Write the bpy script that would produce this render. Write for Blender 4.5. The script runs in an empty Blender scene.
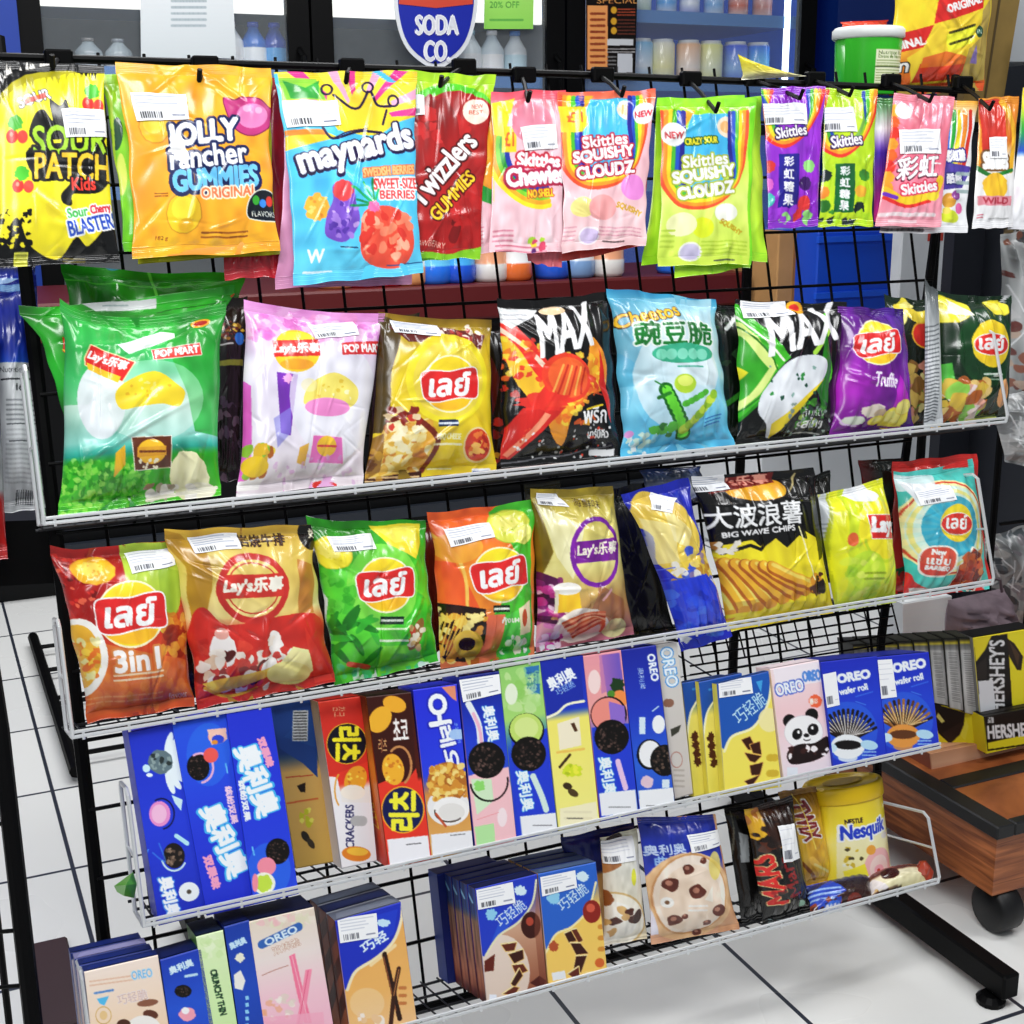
import bpy, math, random
import numpy as np
# ------------------------------------------------------------------ place: camera, rack frame
F,PITCH,ROLL,YAW,LEAN=1349.,14.358,-0.424,24.064,15.21
HC=1.0                                   # camera height above the floor, metres
rd=math.radians
cp,sp=math.cos(rd(PITCH)),math.sin(rd(PITCH))
fw=np.array([0,cp,-sp]);up0=np.array([0,sp,cp]);rt0=np.array([1.,0,0])
cr,sr=math.cos(rd(ROLL)),math.sin(rd(ROLL))
rt,up=rt0*cr+up0*sr,-rt0*sr+up0*cr
CAM=np.array([0,0,HC])
yw=rd(YAW)
X=np.array([math.cos(yw),math.sin(yw),0]);D=np.array([-math.sin(yw),math.cos(yw),0]);V=np.array([0,0,1.])
ln=rd(LEAN);U=V*math.cos(ln)+D*math.sin(ln);N=D*math.cos(ln)-V*math.sin(ln)
def ray(px,py): return fw+rt*(px-512)/F+up*(512-py)/F
P0=CAM+ray(512,512)*1.45                 # a point of the rack's front plane
def on(px,py,d=0.):                      # point on the rack plane, d metres behind its front
    r=ray(px,py);t=((P0+N*d-CAM)@N)/(r@N);return CAM+r*t
def onw(px,py,s):                        # point on an upright plane parallel to the coolers, s metres behind P0
    r=ray(px,py);t=((P0+D*s-CAM)@D)/(r@D);return CAM+r*t
def onf(px,py,z=0.):
    r=ray(px,py);t=(z-HC)/r[2];return CAM+r*t
def onr(px,py,dist):
    r=ray(px,py);return CAM+r*dist
def RK(u,v,d=0.): return P0+X*u+U*v+N*d  # rack coordinates to world
def proj(p): q=np.asarray(p)-CAM;return 512+F*(q@rt)/(q@fw),512-F*(q@up)/(q@fw)
def rk(p): q=p-P0; return q@X,q@U,q@N
random.seed(7)
COL=bpy.context.scene.collection
# ------------------------------------------------------------------ materials
def hx(c):
    if not isinstance(c,str): return np.array(c,float)
    c=c.lstrip('#')
    if len(c)==3: c=''.join(k*2 for k in c)
    return np.array([int(c[i:i+2],16)/255 for i in (0,2,4)])
def lin(c):
    c=hx(c);return np.where(c<=.04045,c/12.92,((c+.055)/1.055)**2.4)
def mat(name,col='#fff',rough=.5,metal=0.,spec=.5,attr=False,coat=0.,trans=0.,alpha=1.,emit=0.,bump=0.,noise=0.,ns=40.,ior=1.45):
    m=bpy.data.materials.new(name);m.use_nodes=True;nt=m.node_tree;b=nt.nodes['Principled BSDF']
    c=lin(col);b.inputs['Base Color'].default_value=(*c,1)
    b.inputs['Roughness'].default_value=rough;b.inputs['Metallic'].default_value=metal
    b.inputs['Specular IOR Level'].default_value=spec;b.inputs['Coat Weight'].default_value=coat;b.inputs['Coat Roughness'].default_value=.12
    b.inputs['Transmission Weight'].default_value=trans;b.inputs['Alpha'].default_value=alpha;b.inputs['IOR'].default_value=ior
    if attr:
        a=nt.nodes.new('ShaderNodeVertexColor');a.layer_name='Col';src=a.outputs['Color']
        hs=nt.nodes.new('ShaderNodeHueSaturation');hs.inputs['Saturation'].default_value=.98;nt.links.new(src,hs.inputs['Color']);src=hs.outputs['Color']
        nt.links.new(src,b.inputs['Base Color'])
        if emit: nt.links.new(src,b.inputs['Emission Color'])
    elif emit: b.inputs['Emission Color'].default_value=(*c,1)
    if emit: b.inputs['Emission Strength'].default_value=emit
    if noise or bump:
        tc=nt.nodes.new('ShaderNodeTexCoord');nz=nt.nodes.new('ShaderNodeTexNoise');nz.inputs['Scale'].default_value=ns;nz.inputs['Detail'].default_value=6
        nt.links.new(tc.outputs['Object'],nz.inputs['Vector'])
        if noise:
            r=nt.nodes.new('ShaderNodeValToRGB');r.color_ramp.elements[0].position=.3;r.color_ramp.elements[1].position=.7
            r.color_ramp.elements[0].color=(*(c*(1-noise)),1);r.color_ramp.elements[1].color=(*np.minimum(c*(1+noise),1),1)
            nt.links.new(nz.outputs['Fac'],r.inputs['Fac']);nt.links.new(r.outputs['Color'],b.inputs['Base Color'])
        if bump:
            bp=nt.nodes.new('ShaderNodeBump');bp.inputs['Strength'].default_value=bump;bp.inputs['Distance'].default_value=.004
            nt.links.new(nz.outputs['Fac'],bp.inputs['Height']);nt.links.new(bp.outputs['Normal'],b.inputs['Normal'])
    return m
M_film=mat('printed_film',attr=True,rough=.24,spec=.6,coat=.3)
M_card=mat('printed_card',attr=True,rough=.42,spec=.35)
M_paper=mat('sticker_paper',attr=True,rough=.6,spec=.2)
M_glow=mat('backlit_print',attr=True,rough=.5,emit=.9)
M_black=mat('black_coated_wire','#030304',rough=.5,spec=.14)
M_chrome=mat('chrome_wire','#e2e4e6',rough=.3,metal=.45,spec=.6)
# ------------------------------------------------------------------ object helpers
def link(o,parent=None):
    COL.objects.link(o)
    if parent is not None: o.parent=parent
    return o
def tag(o,label=None,cat=None,group=None,kind=None):
    if label:o['label']=label
    if cat:o['category']=cat
    if group:o['group']=group
    if kind:o['kind']=kind
    return o
def empty(name,loc,label=None,cat=None,group=None):
    o=bpy.data.objects.new(name,None);o.location=tuple(loc);o.empty_display_size=.02;link(o)
    return tag(o,label,cat,group)
def mesh(name,verts,faces,m,parent=None,smooth=False,cols=None,origin=None):
    """verts world Nx3; faces Mx4 or list; becomes one object whose coordinates are relative to its parent / origin"""
    verts=np.asarray(verts,float)
    o0=np.array(parent.location) if (parent is not None and parent.type=='EMPTY') else (np.array(parent['_o']) if parent is not None else None)
    if o0 is None: o0=np.array(origin) if origin is not None else np.array([verts[:,0].mean(),verts[:,1].mean(),verts[:,2].min()])
    me=bpy.data.meshes.new(name)
    if isinstance(faces,np.ndarray) and faces.ndim==2:
        k=faces.shape[1];n=len(faces)
        me.vertices.add(len(verts));me.vertices.foreach_set('co',(verts-o0).ravel().astype(np.float32))
        me.loops.add(n*k);me.loops.foreach_set('vertex_index',faces.ravel().astype(np.int32))
        me.polygons.add(n);me.polygons.foreach_set('loop_start',np.arange(0,n*k,k,dtype=np.int32))
        try: me.polygons.foreach_set('loop_total',np.full(n,k,dtype=np.int32))
        except Exception: pass
        me.update(calc_edges=True)
    else: me.from_pydata([tuple(p) for p in (verts-o0)],[],[tuple(int(i) for i in f) for f in faces]);me.update()
    if smooth: me.polygons.foreach_set('use_smooth',np.ones(len(me.polygons),dtype=bool))
    if cols is not None:
        at=me.color_attributes.new('Col','BYTE_COLOR','POINT')
        cc=np.clip(cols,0,1);cc=cc-.06*np.sin(2*math.pi*cc);c=np.ones((len(verts),4),np.float32);c[:,:3]=np.clip(cc,0,1);at.data.foreach_set('color_srgb',c.ravel())
    me.materials.append(m)
    o=bpy.data.objects.new(name,me)
    if parent is None: o.location=tuple(o0);o['_o']=[float(k) for k in o0]
    elif parent.type!='EMPTY': o['_o']=[float(k) for k in o0]
    else: o['_o']=[float(k) for k in o0]
    link(o,parent);return o
class MB:                                # collects tubes and boxes, becomes one mesh
    def __init__(s): s.v=[];s.f=[];s.c=[]
    def add(s,v,f,c=None):
        n=len(s.v);s.v+=[np.asarray(p,float) for p in v];s.f+=[tuple(i+n for i in q) for q in f]
        s.c+=[hx(c) if c is not None else np.ones(3)]*len(v)
    def tube(s,pts,r,seg=6,c=None,closed=False):
        pts=[np.asarray(p,float) for p in pts];n=len(pts);vs=[];prev=None
        for i,p in enumerate(pts):
            a=pts[max(i-1,0)];b=pts[min(i+1,n-1)]
            t=b-a;t=t/(np.linalg.norm(t)+1e-9)
            if prev is None:
                h=np.array([0,0,1.]) if abs(t[2])<.9 else np.array([1.,0,0]);x=np.cross(t,h)
            else: x=prev-t*(prev@t)
            x/=np.linalg.norm(x)+1e-9;prev=x;y=np.cross(t,x)
            rr=r[i] if isinstance(r,(list,tuple)) else r
            for k in range(seg):
                an=2*math.pi*k/seg;vs.append(p+x*rr*math.cos(an)+y*rr*math.sin(an))
        fs=[(i*seg+k,i*seg+(k+1)%seg,(i+1)*seg+(k+1)%seg,(i+1)*seg+k) for i in range(n-1) for k in range(seg)]
        fs+=[tuple(range(seg))[::-1],tuple((n-1)*seg+k for k in range(seg))]
        s.add(vs,fs,c)
    def box(s,o,a,b,c_,c=None,bev=0.):    # corner o, edge vectors a,b,c
        o,a,b,c_=[np.asarray(k,float) for k in (o,a,b,c_)]
        if bev:
            L=[np.linalg.norm(k) for k in (a,b,c_)];e=[k/l for k,l in zip((a,b,c_),L)]
            vs=[];idx={}
            for i in (0,1):
                for j in (0,1):
                    for k in (0,1):
                        base=o+a*i+b*j+c_*k;sg=[1-2*i,1-2*j,1-2*k]
                        for ax in range(3):
                            q=base.copy()
                            for t in range(3):
                                if t!=ax:q=q+e[t]*sg[t]*bev
                            idx[(i,j,k,ax)]=len(vs);vs.append(q)
            fs=[]
            cyc=[(0,0),(1,0),(1,1),(0,1)]
            def key(ax,val,p,q,which):
                t=[0,0,0];r=[m for m in range(3) if m!=ax];t[ax]=val;t[r[0]]=p;t[r[1]]=q;return idx[(*t,which)]
            for ax in range(3):
                for val in (0,1):
                    fs.append([key(ax,val,p,q,ax) for p,q in cyc])
            for ax in range(3):
                r=[m for m in range(3) if m!=ax]
                for p in (0,1):
                    for q in (0,1):
                        def kk(val,w):
                            t=[0,0,0];t[ax]=val;t[r[0]]=p;t[r[1]]=q;return idx[(*t,w)]
                        fs.append([kk(0,r[0]),kk(1,r[0]),kk(1,r[1]),kk(0,r[1])])
            for i in (0,1):
                for j in (0,1):
                    for k in (0,1): fs.append([idx[(i,j,k,w)] for w in range(3)])
            cen=o+(a+b+c_)/2;out=[]
            for f in fs:
                p=[vs[i] for i in f];nn=np.cross(p[1]-p[0],p[2]-p[0])
                out.append(f if nn@(sum(p)/len(p)-cen)>0 else f[::-1])
            s.add(vs,out,c)
        else:
            vs=[o,o+a,o+a+b,o+b,o+c_,o+a+c_,o+a+b+c_,o+b+c_]
            fs=[(0,3,2,1),(4,5,6,7),(0,1,5,4),(1,2,6,5),(2,3,7,6),(3,0,4,7)]
            if np.dot(np.cross(a,b),c_)<0: fs=[f[::-1] for f in fs]
            s.add(vs,fs,c)
    def lathe(s,base,axis,prof,seg=24,c=None,sx=1.):  # prof [(r,h,color?)]
        axis=np.asarray(axis,float);axis/=np.linalg.norm(axis)
        h=(X if abs(X@axis)<.9 else V);h=h-axis*(h@axis);h/=np.linalg.norm(h);y=np.cross(axis,h)
        n0=len(s.v);n=len(prof)
        for pr in prof:
            r,z=pr[0],pr[1];cc=pr[2] if len(pr)>2 else c
            for k in range(seg):
                a=2*math.pi*k/seg;s.v.append(np.asarray(base)+axis*z+h*r*math.cos(a)+y*r*math.sin(a)*sx);s.c.append(hx(cc) if cc is not None else np.ones(3))
        for i in range(n-1):
            for k in range(seg): s.f.append((n0+i*seg+k,n0+i*seg+(k+1)%seg,n0+(i+1)*seg+(k+1)%seg,n0+(i+1)*seg+k))
        s.f.append(tuple(n0+k for k in range(seg))[::-1]);s.f.append(tuple(n0+(n-1)*seg+k for k in range(seg)))
    def build(s,name,m,parent=None,smooth=False,origin=None,col=False):
        return mesh(name,np.array(s.v),s.f,m,parent,smooth,np.array(s.c) if col else None,origin)
# ------------------------------------------------------------------ painting: prints are drawn as vectors and stored as a colour attribute
_gc={}
def glyphs(s):
    if s in _gc: return _gc[s]
    c=bpy.data.curves.new('t','FONT');c.body=s;c.resolution_u=3
    o=bpy.data.objects.new('t',c);COL.objects.link(o)
    dg=bpy.context.evaluated_depsgraph_get();ev=o.evaluated_get(dg);me=ev.to_mesh();me.calc_loop_triangles()
    v=np.array([x.co[:2] for x in me.vertices]);t=np.array([x.vertices[:] for x in me.loop_triangles])
    ev.to_mesh_clear();bpy.data.objects.remove(o);bpy.data.curves.remove(c)
    lo,hi=v.min(0),v.max(0);v=(v-(lo+hi)/2)/(hi-lo)      # -0.5..0.5
    _gc[s]=(v,t,(hi-lo));return _gc[s]
def homog(src,dst):
    A=[];b=[]
    for (x,y),(u,v) in zip(src,dst):
        A+=[[x,y,1,0,0,0,-u*x,-u*y],[0,0,0,x,y,1,-v*x,-v*y]];b+=[u,v]
    h=np.linalg.solve(np.array(A,float),np.array(b,float));return np.append(h,1).reshape(3,3)
def hap(H,p):
    p=np.asarray(p,float);q=np.c_[p,np.ones(len(p))]@H.T;return q[:,:2]/q[:,2:]
def smooth(pts,closed=True,k=5):
    p=np.asarray(pts,float);n=len(p);out=[]
    for i in range(n if closed else n-1):
        if closed: a,b,c,d=[p[(i+j)%n] for j in (-1,0,1,2)]
        else: a,b,c,d=p[max(i-1,0)],p[i],p[i+1],p[min(i+2,n-1)]
        L=np.linalg.norm(c-b);m1=(c-a)/2;m2=(d-b)/2
        for m in (m1,m2):
            q=np.linalg.norm(m)
            if q>L: m*=L/q
        for t in np.arange(k)/k:
            h=t*t*(3-2*t);out.append(b*(1-h)+c*h+m1*(t-2*t*t+t**3)+m2*(t**3-t*t))
    if not closed: out.append(p[-1])
    return np.array(out)
SS=2
class Canvas:
    K=1.3
    def __init__(s,quad,base='#fff',k=None,seed=1):
        q=np.array(quad,float);k=k or s.K;s.q=q
        w=max(np.linalg.norm(q[1]-q[0]),np.linalg.norm(q[2]-q[3]));h=max(np.linalg.norm(q[3]-q[0]),np.linalg.norm(q[2]-q[1]))
        s.W=max(6,int(w*k));s.H=max(6,int(h*k))
        s.Hm=homog(q,[(0,0),(s.W,0),(s.W,s.H),(0,s.H)]);s.crop=(0,0,1024)
        s.a=np.zeros((s.H+1,s.W+1,3))+hx(base);s.rng=np.random.RandomState(seed)
        s.sc=(s.W/w)
    def at(s,*c): s.crop=c;return s
    def P(s,pts):                        # crop coordinates -> canvas
        pts=np.asarray(pts,float).reshape(-1,2);x0,y0,z=s.crop
        return hap(s.Hm,pts*z/1024+[x0,y0])
    def u(s): return s.crop[2]/1024*s.sc # canvas px per crop unit
    # masks ---------------------------------------------------
    def _bb(s,p,pad=0):
        x0=max(0,int(p[:,0].min()-1-pad));x1=min(s.W+1,int(p[:,0].max()+2+pad));y0=max(0,int(p[:,1].min()-1-pad));y1=min(s.H+1,int(p[:,1].max()+2+pad))
        return (x0,y0,x1,y1) if x1>x0 and y1>y0 else None
    def mpoly(s,p,pad=0):
        bb=s._bb(p,pad)
        if bb is None:return None
        x0,y0,x1,y1=bb
        xs=x0-.5+(np.arange((x1-x0)*SS)+.5)/SS;ys=y0-.5+(np.arange((y1-y0)*SS)+.5)/SS
        m=np.zeros((len(ys),len(xs)),bool);n=len(p)
        for i in range(n):
            ax,ay=p[i];bx,by=p[(i+1)%n]
            if ay==by:continue
            r=np.where((ys>=min(ay,by))&(ys<max(ay,by)))[0]
            if len(r)==0:continue
            xi=ax+(ys[r]-ay)*(bx-ax)/(by-ay)
            m[r]^=(xs[None,:]>xi[:,None])
        return bb,m
    def mtri(s,v,t,pad=0):
        bb=s._bb(v,pad)
        if bb is None:return None
        x0,y0,x1,y1=bb;m=np.zeros(((y1-y0)*SS,(x1-x0)*SS),bool)
        q=(v-[x0-.5,y0-.5])*SS-.5
        for tri in t:
            a,b,c=q[tri];lo=np.floor(np.minimum(np.minimum(a,b),c)).astype(int);hi=np.ceil(np.maximum(np.maximum(a,b),c)).astype(int)
            lx,ly=max(lo[0],0),max(lo[1],0);ux,uy=min(hi[0]+1,m.shape[1]),min(hi[1]+1,m.shape[0])
            if ux<=lx or uy<=ly:continue
            gx=np.arange(lx,ux)[None,:];gy=np.arange(ly,uy)[:,None]
            e=[(g[0]-f[0])*(gy-f[1])-(g[1]-f[1])*(gx-f[0]) for f,g in ((a,b),(b,c),(c,a))]
            m[ly:uy,lx:ux]|=((e[0]>=0)&(e[1]>=0)&(e[2]>=0))|((e[0]<=0)&(e[1]<=0)&(e[2]<=0))
        return bb,m
    @staticmethod
    def dil(m,r):
        if r<=0:return m
        R=int(math.ceil(r));o=m.copy()
        for dy in range(-R,R+1):
            for dx in range(-R,R+1):
                if (dx or dy) and dx*dx+dy*dy<=r*r+.3:
                    ys,yd=(slice(max(0,-dy),m.shape[0]-max(0,dy)),slice(max(0,dy),m.shape[0]-max(0,-dy)))
                    xs,xd=(slice(max(0,-dx),m.shape[1]-max(0,dx)),slice(max(0,dx),m.shape[1]-max(0,-dx)))
                    o[yd,xd]|=m[ys,xs]
        return o
    def comp(s,mm,col,al=1.):
        if mm is None:return s
        (x0,y0,x1,y1),m=mm
        a=m.reshape(y1-y0,SS,x1-x0,SS).mean((1,3))[:,:,None]*al
        r=s.a[y0:y1,x0:x1]
        c=hx(col) if not callable(col) else col(*np.meshgrid(np.arange(x0,x1)/s.W,np.arange(y0,y1)/s.H))
        r[:]=r*(1-a)+c*a;return s
    # drawing --------------------------------------------------
    def grad(s,stops,ang=0,pts=None,al=1.):   # stops [(t,col)] ; ang 0 = downwards, 90 = rightwards
        ca,sa=math.cos(rd(ang)),math.sin(rd(ang));ts=[k[0] for k in stops];cs=np.array([hx(k[1]) for k in stops])
        def f(u,v):
            t=(v-.5)*ca+(u-.5)*sa+.5
            return np.stack([np.interp(t,ts,cs[:,i]) for i in range(3)],-1)
        if pts is None:
            u,v=np.meshgrid(np.arange(s.W+1)/s.W,np.arange(s.H+1)/s.H);s.a=s.a*(1-al)+f(u,v)*al
        else: s.comp(s.mpoly(s.P(pts)),f,al)
        return s
    def poly(s,pts,col,al=1.,ol=None,ow=0,sm=None):
        if sm is None: sm=7<=len(pts)<=20
        if sm: pts=smooth(pts)
        p=s.P(pts);w=ow*s.u()
        mm=s.mpoly(p,w+1)
        if mm is None:return s
        if ol is not None: s.comp((mm[0],s.dil(mm[1],w*SS)),ol,al)
        return s.comp(mm,col,al)
    def blob(s,cx,cy,rx,ry,col,rot=0,n=28,j=.0,al=1.,ol=None,ow=0,pw=2.):
        a=np.arange(n)*2*math.pi/n;k=1+j*s.rng.uniform(-1,1,n)
        ca,sa=np.cos(a),np.sin(a);e=2/pw
        x=rx*k*np.sign(ca)*abs(ca)**e;y=ry*k*np.sign(sa)*abs(sa)**e;r=rd(-rot)
        return s.poly(np.c_[cx+x*math.cos(r)-y*math.sin(r),cy+x*math.sin(r)+y*math.cos(r)],col,al,ol,ow)
    def rect(s,x0,y0,x1,y1,col,rot=0,al=1.,ol=None,ow=0):
        cx,cy=(x0+x1)/2,(y0+y1)/2;r=rd(-rot);q=[(x0,y0),(x1,y0),(x1,y1),(x0,y1)]
        return s.poly([(cx+(x-cx)*math.cos(r)-(y-cy)*math.sin(r),cy+(x-cx)*math.sin(r)+(y-cy)*math.cos(r)) for x,y in q],col,al,ol,ow)
    def line(s,pts,w,col,al=1.,closed=False,sharp=False):
        p=np.asarray(pts,float)
        if closed:p=np.r_[p,p[:1]]
        if 3<=len(p)<=12 and not sharp:p=smooth(p,False)
        q=s.P(p);W=w*s.u()/2;bb=s._bb(q,W+1)
        if bb is None:return s
        x0,y0,x1,y1=bb
        gx,gy=np.meshgrid(x0-.5+(np.arange((x1-x0)*SS)+.5)/SS,y0-.5+(np.arange((y1-y0)*SS)+.5)/SS);m=np.zeros(gx.shape,bool)
        for a,b in zip(q[:-1],q[1:]):
            d=b-a;L=d@d+1e-9;t=np.clip(((gx-a[0])*d[0]+(gy-a[1])*d[1])/L,0,1)
            m|=((gx-a[0]-t*d[0])**2+(gy-a[1]-t*d[1])**2)<=W*W
        return s.comp((bb,m),col,al)
    def arc(s,cx,cy,rx,ry,a0,a1,w,col,rot=0,al=1.):
        a=np.radians(np.linspace(a0,a1,24));x=rx*np.cos(a);y=-ry*np.sin(a);r=rd(-rot)
        return s.line(np.c_[cx+x*math.cos(r)-y*math.sin(r),cy+x*math.sin(r)+y*math.cos(r)],w,col,al)
    def text(s,t,cx,cy,w,h,col,rot=0,shear=0,bold=0,ol=None,ow=0,ol2=None,ow2=0,al=1.,arch=0):
        bold*=.6;ow*=.75;ow2*=.75
        v,tr,_=glyphs(t);x=v[:,0]*w;y=-v[:,1]*h
        if arch: y=y-arch*(1-(2*v[:,0])**2)
        x=x-y*shear;r=rd(-rot)
        p=s.P(np.c_[cx+x*math.cos(r)-y*math.sin(r),cy+x*math.sin(r)+y*math.cos(r)])
        k=s.u()*SS;mm=s.mtri(p,tr,(bold+max(ow,ow2))*s.u()+2)
        if mm is None:return s
        bb,m=mm
        if bold:m=s.dil(m,bold*k)
        if ol2 is not None:s.comp((bb,s.dil(m,ow2*k)),ol2,al)
        if ol is not None:s.comp((bb,s.dil(m,ow*k)),ol,al)
        return s.comp((bb,m),col,al)
    def small(s,x0,y0,x1,y1,n,col,rot=0,al=.8,w=None):   # lines of unreadable small print
        dy=(y1-y0)/max(n,1);w=w or dy*.42
        for i in range(n):
            y=y0+dy*(i+.5);x=x0;t=math.tan(rd(-rot))
            while x<x1:
                l=s.rng.uniform(.04,.16)*(x1-x0);e=min(x+l,x1);s.line([(x,y+(x-x0)*t),(e,y+(e-x0)*t)],w,col,al);x=e+.03*(x1-x0)
        return s
    def dots(s,n,x0,y0,x1,y1,r,cols,j=.3,al=1.,asp=1.,ol=None,ow=0):
        for i in range(n):
            rr=r*s.rng.uniform(.6,1.3);s.blob(s.rng.uniform(x0,x1),s.rng.uniform(y0,y1),rr,rr*s.rng.uniform(.6,1)*asp,cols[s.rng.randint(len(cols))],rot=s.rng.uniform(0,180),n=9,j=j,al=al,ol=ol,ow=ow)
        return s
    def rays(s,cx,cy,R,n,cols,a0=0,a1=360,al=1.):
        st=(a1-a0)/n
        for i in range(n):
            a,b=rd(a0+i*st),rd(a0+(i+1)*st);s.poly([(cx,cy),(cx+R*math.cos(a),cy-R*math.sin(a)),(cx+R*math.cos(b),cy-R*math.sin(b))],cols[i%len(cols)],al)
        return s
    def noise(s,amt=.05,f=6,seed=0):
        r=np.random.RandomState(seed+3);g=r.uniform(-1,1,(f+2,f+2));yy=np.linspace(0,f,s.H+1);xx=np.linspace(0,f,s.W+1)
        yi=yy.astype(int);xi=xx.astype(int);fy=(yy-yi)[:,None];fx=(xx-xi)[None,:];fy=fy*fy*(3-2*fy);fx=fx*fx*(3-2*fx)
        z=(g[yi][:,xi]*(1-fx)+g[yi][:,xi+1]*fx)*(1-fy)+(g[yi+1][:,xi]*(1-fx)+g[yi+1][:,xi+1]*fx)*fy
        s.a=s.a*(1+amt*z[:,:,None]);return s
    # motifs ---------------------------------------------------
    def chip(s,cx,cy,rx,ry,rot=0,c='#f2d24e',e='#c98a1c'):
        s.blob(cx,cy,rx,ry,c,rot,n=22,j=.05,ol=e,ow=rx*.05)
        s.blob(cx-rx*.15,cy-ry*.15,rx*.6,ry*.55,'#fbe990',rot,j=.12,al=.6)
        s.dots(7,cx-rx*.5,cy-ry*.5,cx+rx*.5,cy+ry*.5,rx*.06,[e],al=.6)
        return s
    def lays(s,cx,cy,r,t='เลย์',rot=6,rib='#d61f1f',tc='#fff',sun='#ffd21e',tw=1.35,th=.72,ring='#fff3c0'):
        s.blob(cx,cy,r,r*1.06,ring,n=40).blob(cx,cy,r*.94,r,sun,n=40)
        s.blob(cx,cy+r*.55,r*.75,r*.4,'#ffae12',al=.8)
        q=rd(-rot);R=lambda x,y:(cx+r*(x*math.cos(q)-y*math.sin(q)),cy+r*(x*math.sin(q)+y*math.cos(q)))
        s.poly([R(*k) for k in ((-.98,-.44),(-.5,-.5),(0,-.46),(.6,-.56),(1.0,-.5),(1.04,.1),(.96,.5),(.4,.48),(0,.54),(-.5,.62),(-.9,.52),(-1.02,.1))],rib,ol='#fff',ow=r*.05)
        s.text(t,*R(0,0),r*tw*1.08,r*th*1.15,tc,rot=rot,shear=.12,bold=r*.07);return s
def gridfaces(nx,ny):
    i=np.arange(ny-1)[:,None]*nx+np.arange(nx-1)[None,:];i=i.ravel()
    return np.stack([i,i+nx,i+nx+1,i+1],1)
def bil(c,u,v):
    u=u[...,None];v=v[...,None];return (c[0]*(1-u)+c[1]*u)*(1-v)+(c[3]*(1-u)+c[2]*u)*v
class Surf:                               # inflated bag front over a real quad
    def __init__(s,c,T,seed,seal=.055,inset=.03,wr=1.,flat=False,topseal=None,sag=0.):
        s.sag=sag
        s.c=c;s.T=T;s.seal=seal;s.inset=inset;s.wr=wr
        s.ts=seal if topseal is None else topseal
        n=np.cross(c[1]-c[0],c[3]-c[0]);n/=np.linalg.norm(n)
        if n@(CAM-c[0])<0:n=-n
        s.n=n;r=np.random.RandomState(seed);s.w=np.linalg.norm(c[1]-c[0])
        s.rip=[(r.uniform(2,9),r.uniform(0,6.28),r.uniform(.4,1),r.uniform(.06,.2),r.randint(2)) for _ in range(8)]
        s.cr=[(r.uniform(0,1),r.uniform(0,1),r.uniform(0,math.pi),r.uniform(-1,1),r.uniform(.012,.04),r.uniform(.1,.35)) for _ in range(16)]+[(r.uniform(0,1),r.uniform(0,1),r.uniform(0,math.pi),r.uniform(-.5,.5),r.uniform(.007,.014),r.uniform(.04,.16)) for _ in range(26)]
        s.ed=[(r.uniform(1,5),r.uniform(0,6.28),r.uniform(.2,1)) for _ in range(4)]
    def env(s,u,v):
        a=np.clip(4*u*(1-u),0,1)**.6
        b=np.clip((v-s.ts)/.26,0,1);b=(b*(2-b))**.75;d=np.clip((1-s.seal-v)/.26,0,1);d=(d*(2-d))**.75
        return a*b*d,b*d
    def __call__(s,u,v,off=0.,back=False):
        a,b=s.env(u,v)
        k=s.inset*b*(2*u-1);uu=u-k
        wob=sum(A*np.sin(f*6.28*v+p) for f,p,A in s.ed)*.006;uu=uu+wob*(2*u-1)
        vv=v+sum(A*np.sin(f*4*u+p) for f,p,A in s.ed)*.004*(1-2*v)
        if s.sag: vv=vv+s.sag*np.clip(1-v/.6,0,1)**1.5*np.sin(math.pi*np.clip(u,0,1)**.7)
        P=bil(s.c,uu,vv);z=s.T*a
        if back: z=-.6*z
        else:
            rp=0
            for f,p,A,l,top in s.rip:
                dd=(v-s.ts) if top else (1-s.seal-v)
                rp=rp+A*np.sin(6.28*f*u+p+2*v)*np.exp(-np.clip(dd,0,1)/l)*np.clip(dd/.04,0,1)
            for x,y,an,A,w,L in s.cr:
                du=(u-x)*math.cos(an)+(v-y)*math.sin(an);dv=-(u-x)*math.sin(an)+(v-y)*math.cos(an)
                rp=rp+1.5*A*np.exp(-(du/w)**2-(dv/L)**2)
            z=z+s.w*.012*s.wr*rp*np.clip(4*u*(1-u)*2,0,1)
            cz=((v<s.ts)|(v>1-s.seal))
            z=z+np.where(cz,.0005*np.sin(v*700),0)
        return P+s.n*(z+off)[...,None]
def part_grid(name,S,cv,r0,r1,m,parent,off=0.):
    nx=cv.W+1;u,v=np.meshgrid(np.arange(nx)/cv.W,np.arange(r0,r1+1)/cv.H)
    P=S(u,v,off).reshape(-1,3);return mesh(name,P,gridfaces(nx,r1-r0+1),m,parent,True,cv.a[r0:r1+1].reshape(-1,3))
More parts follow.
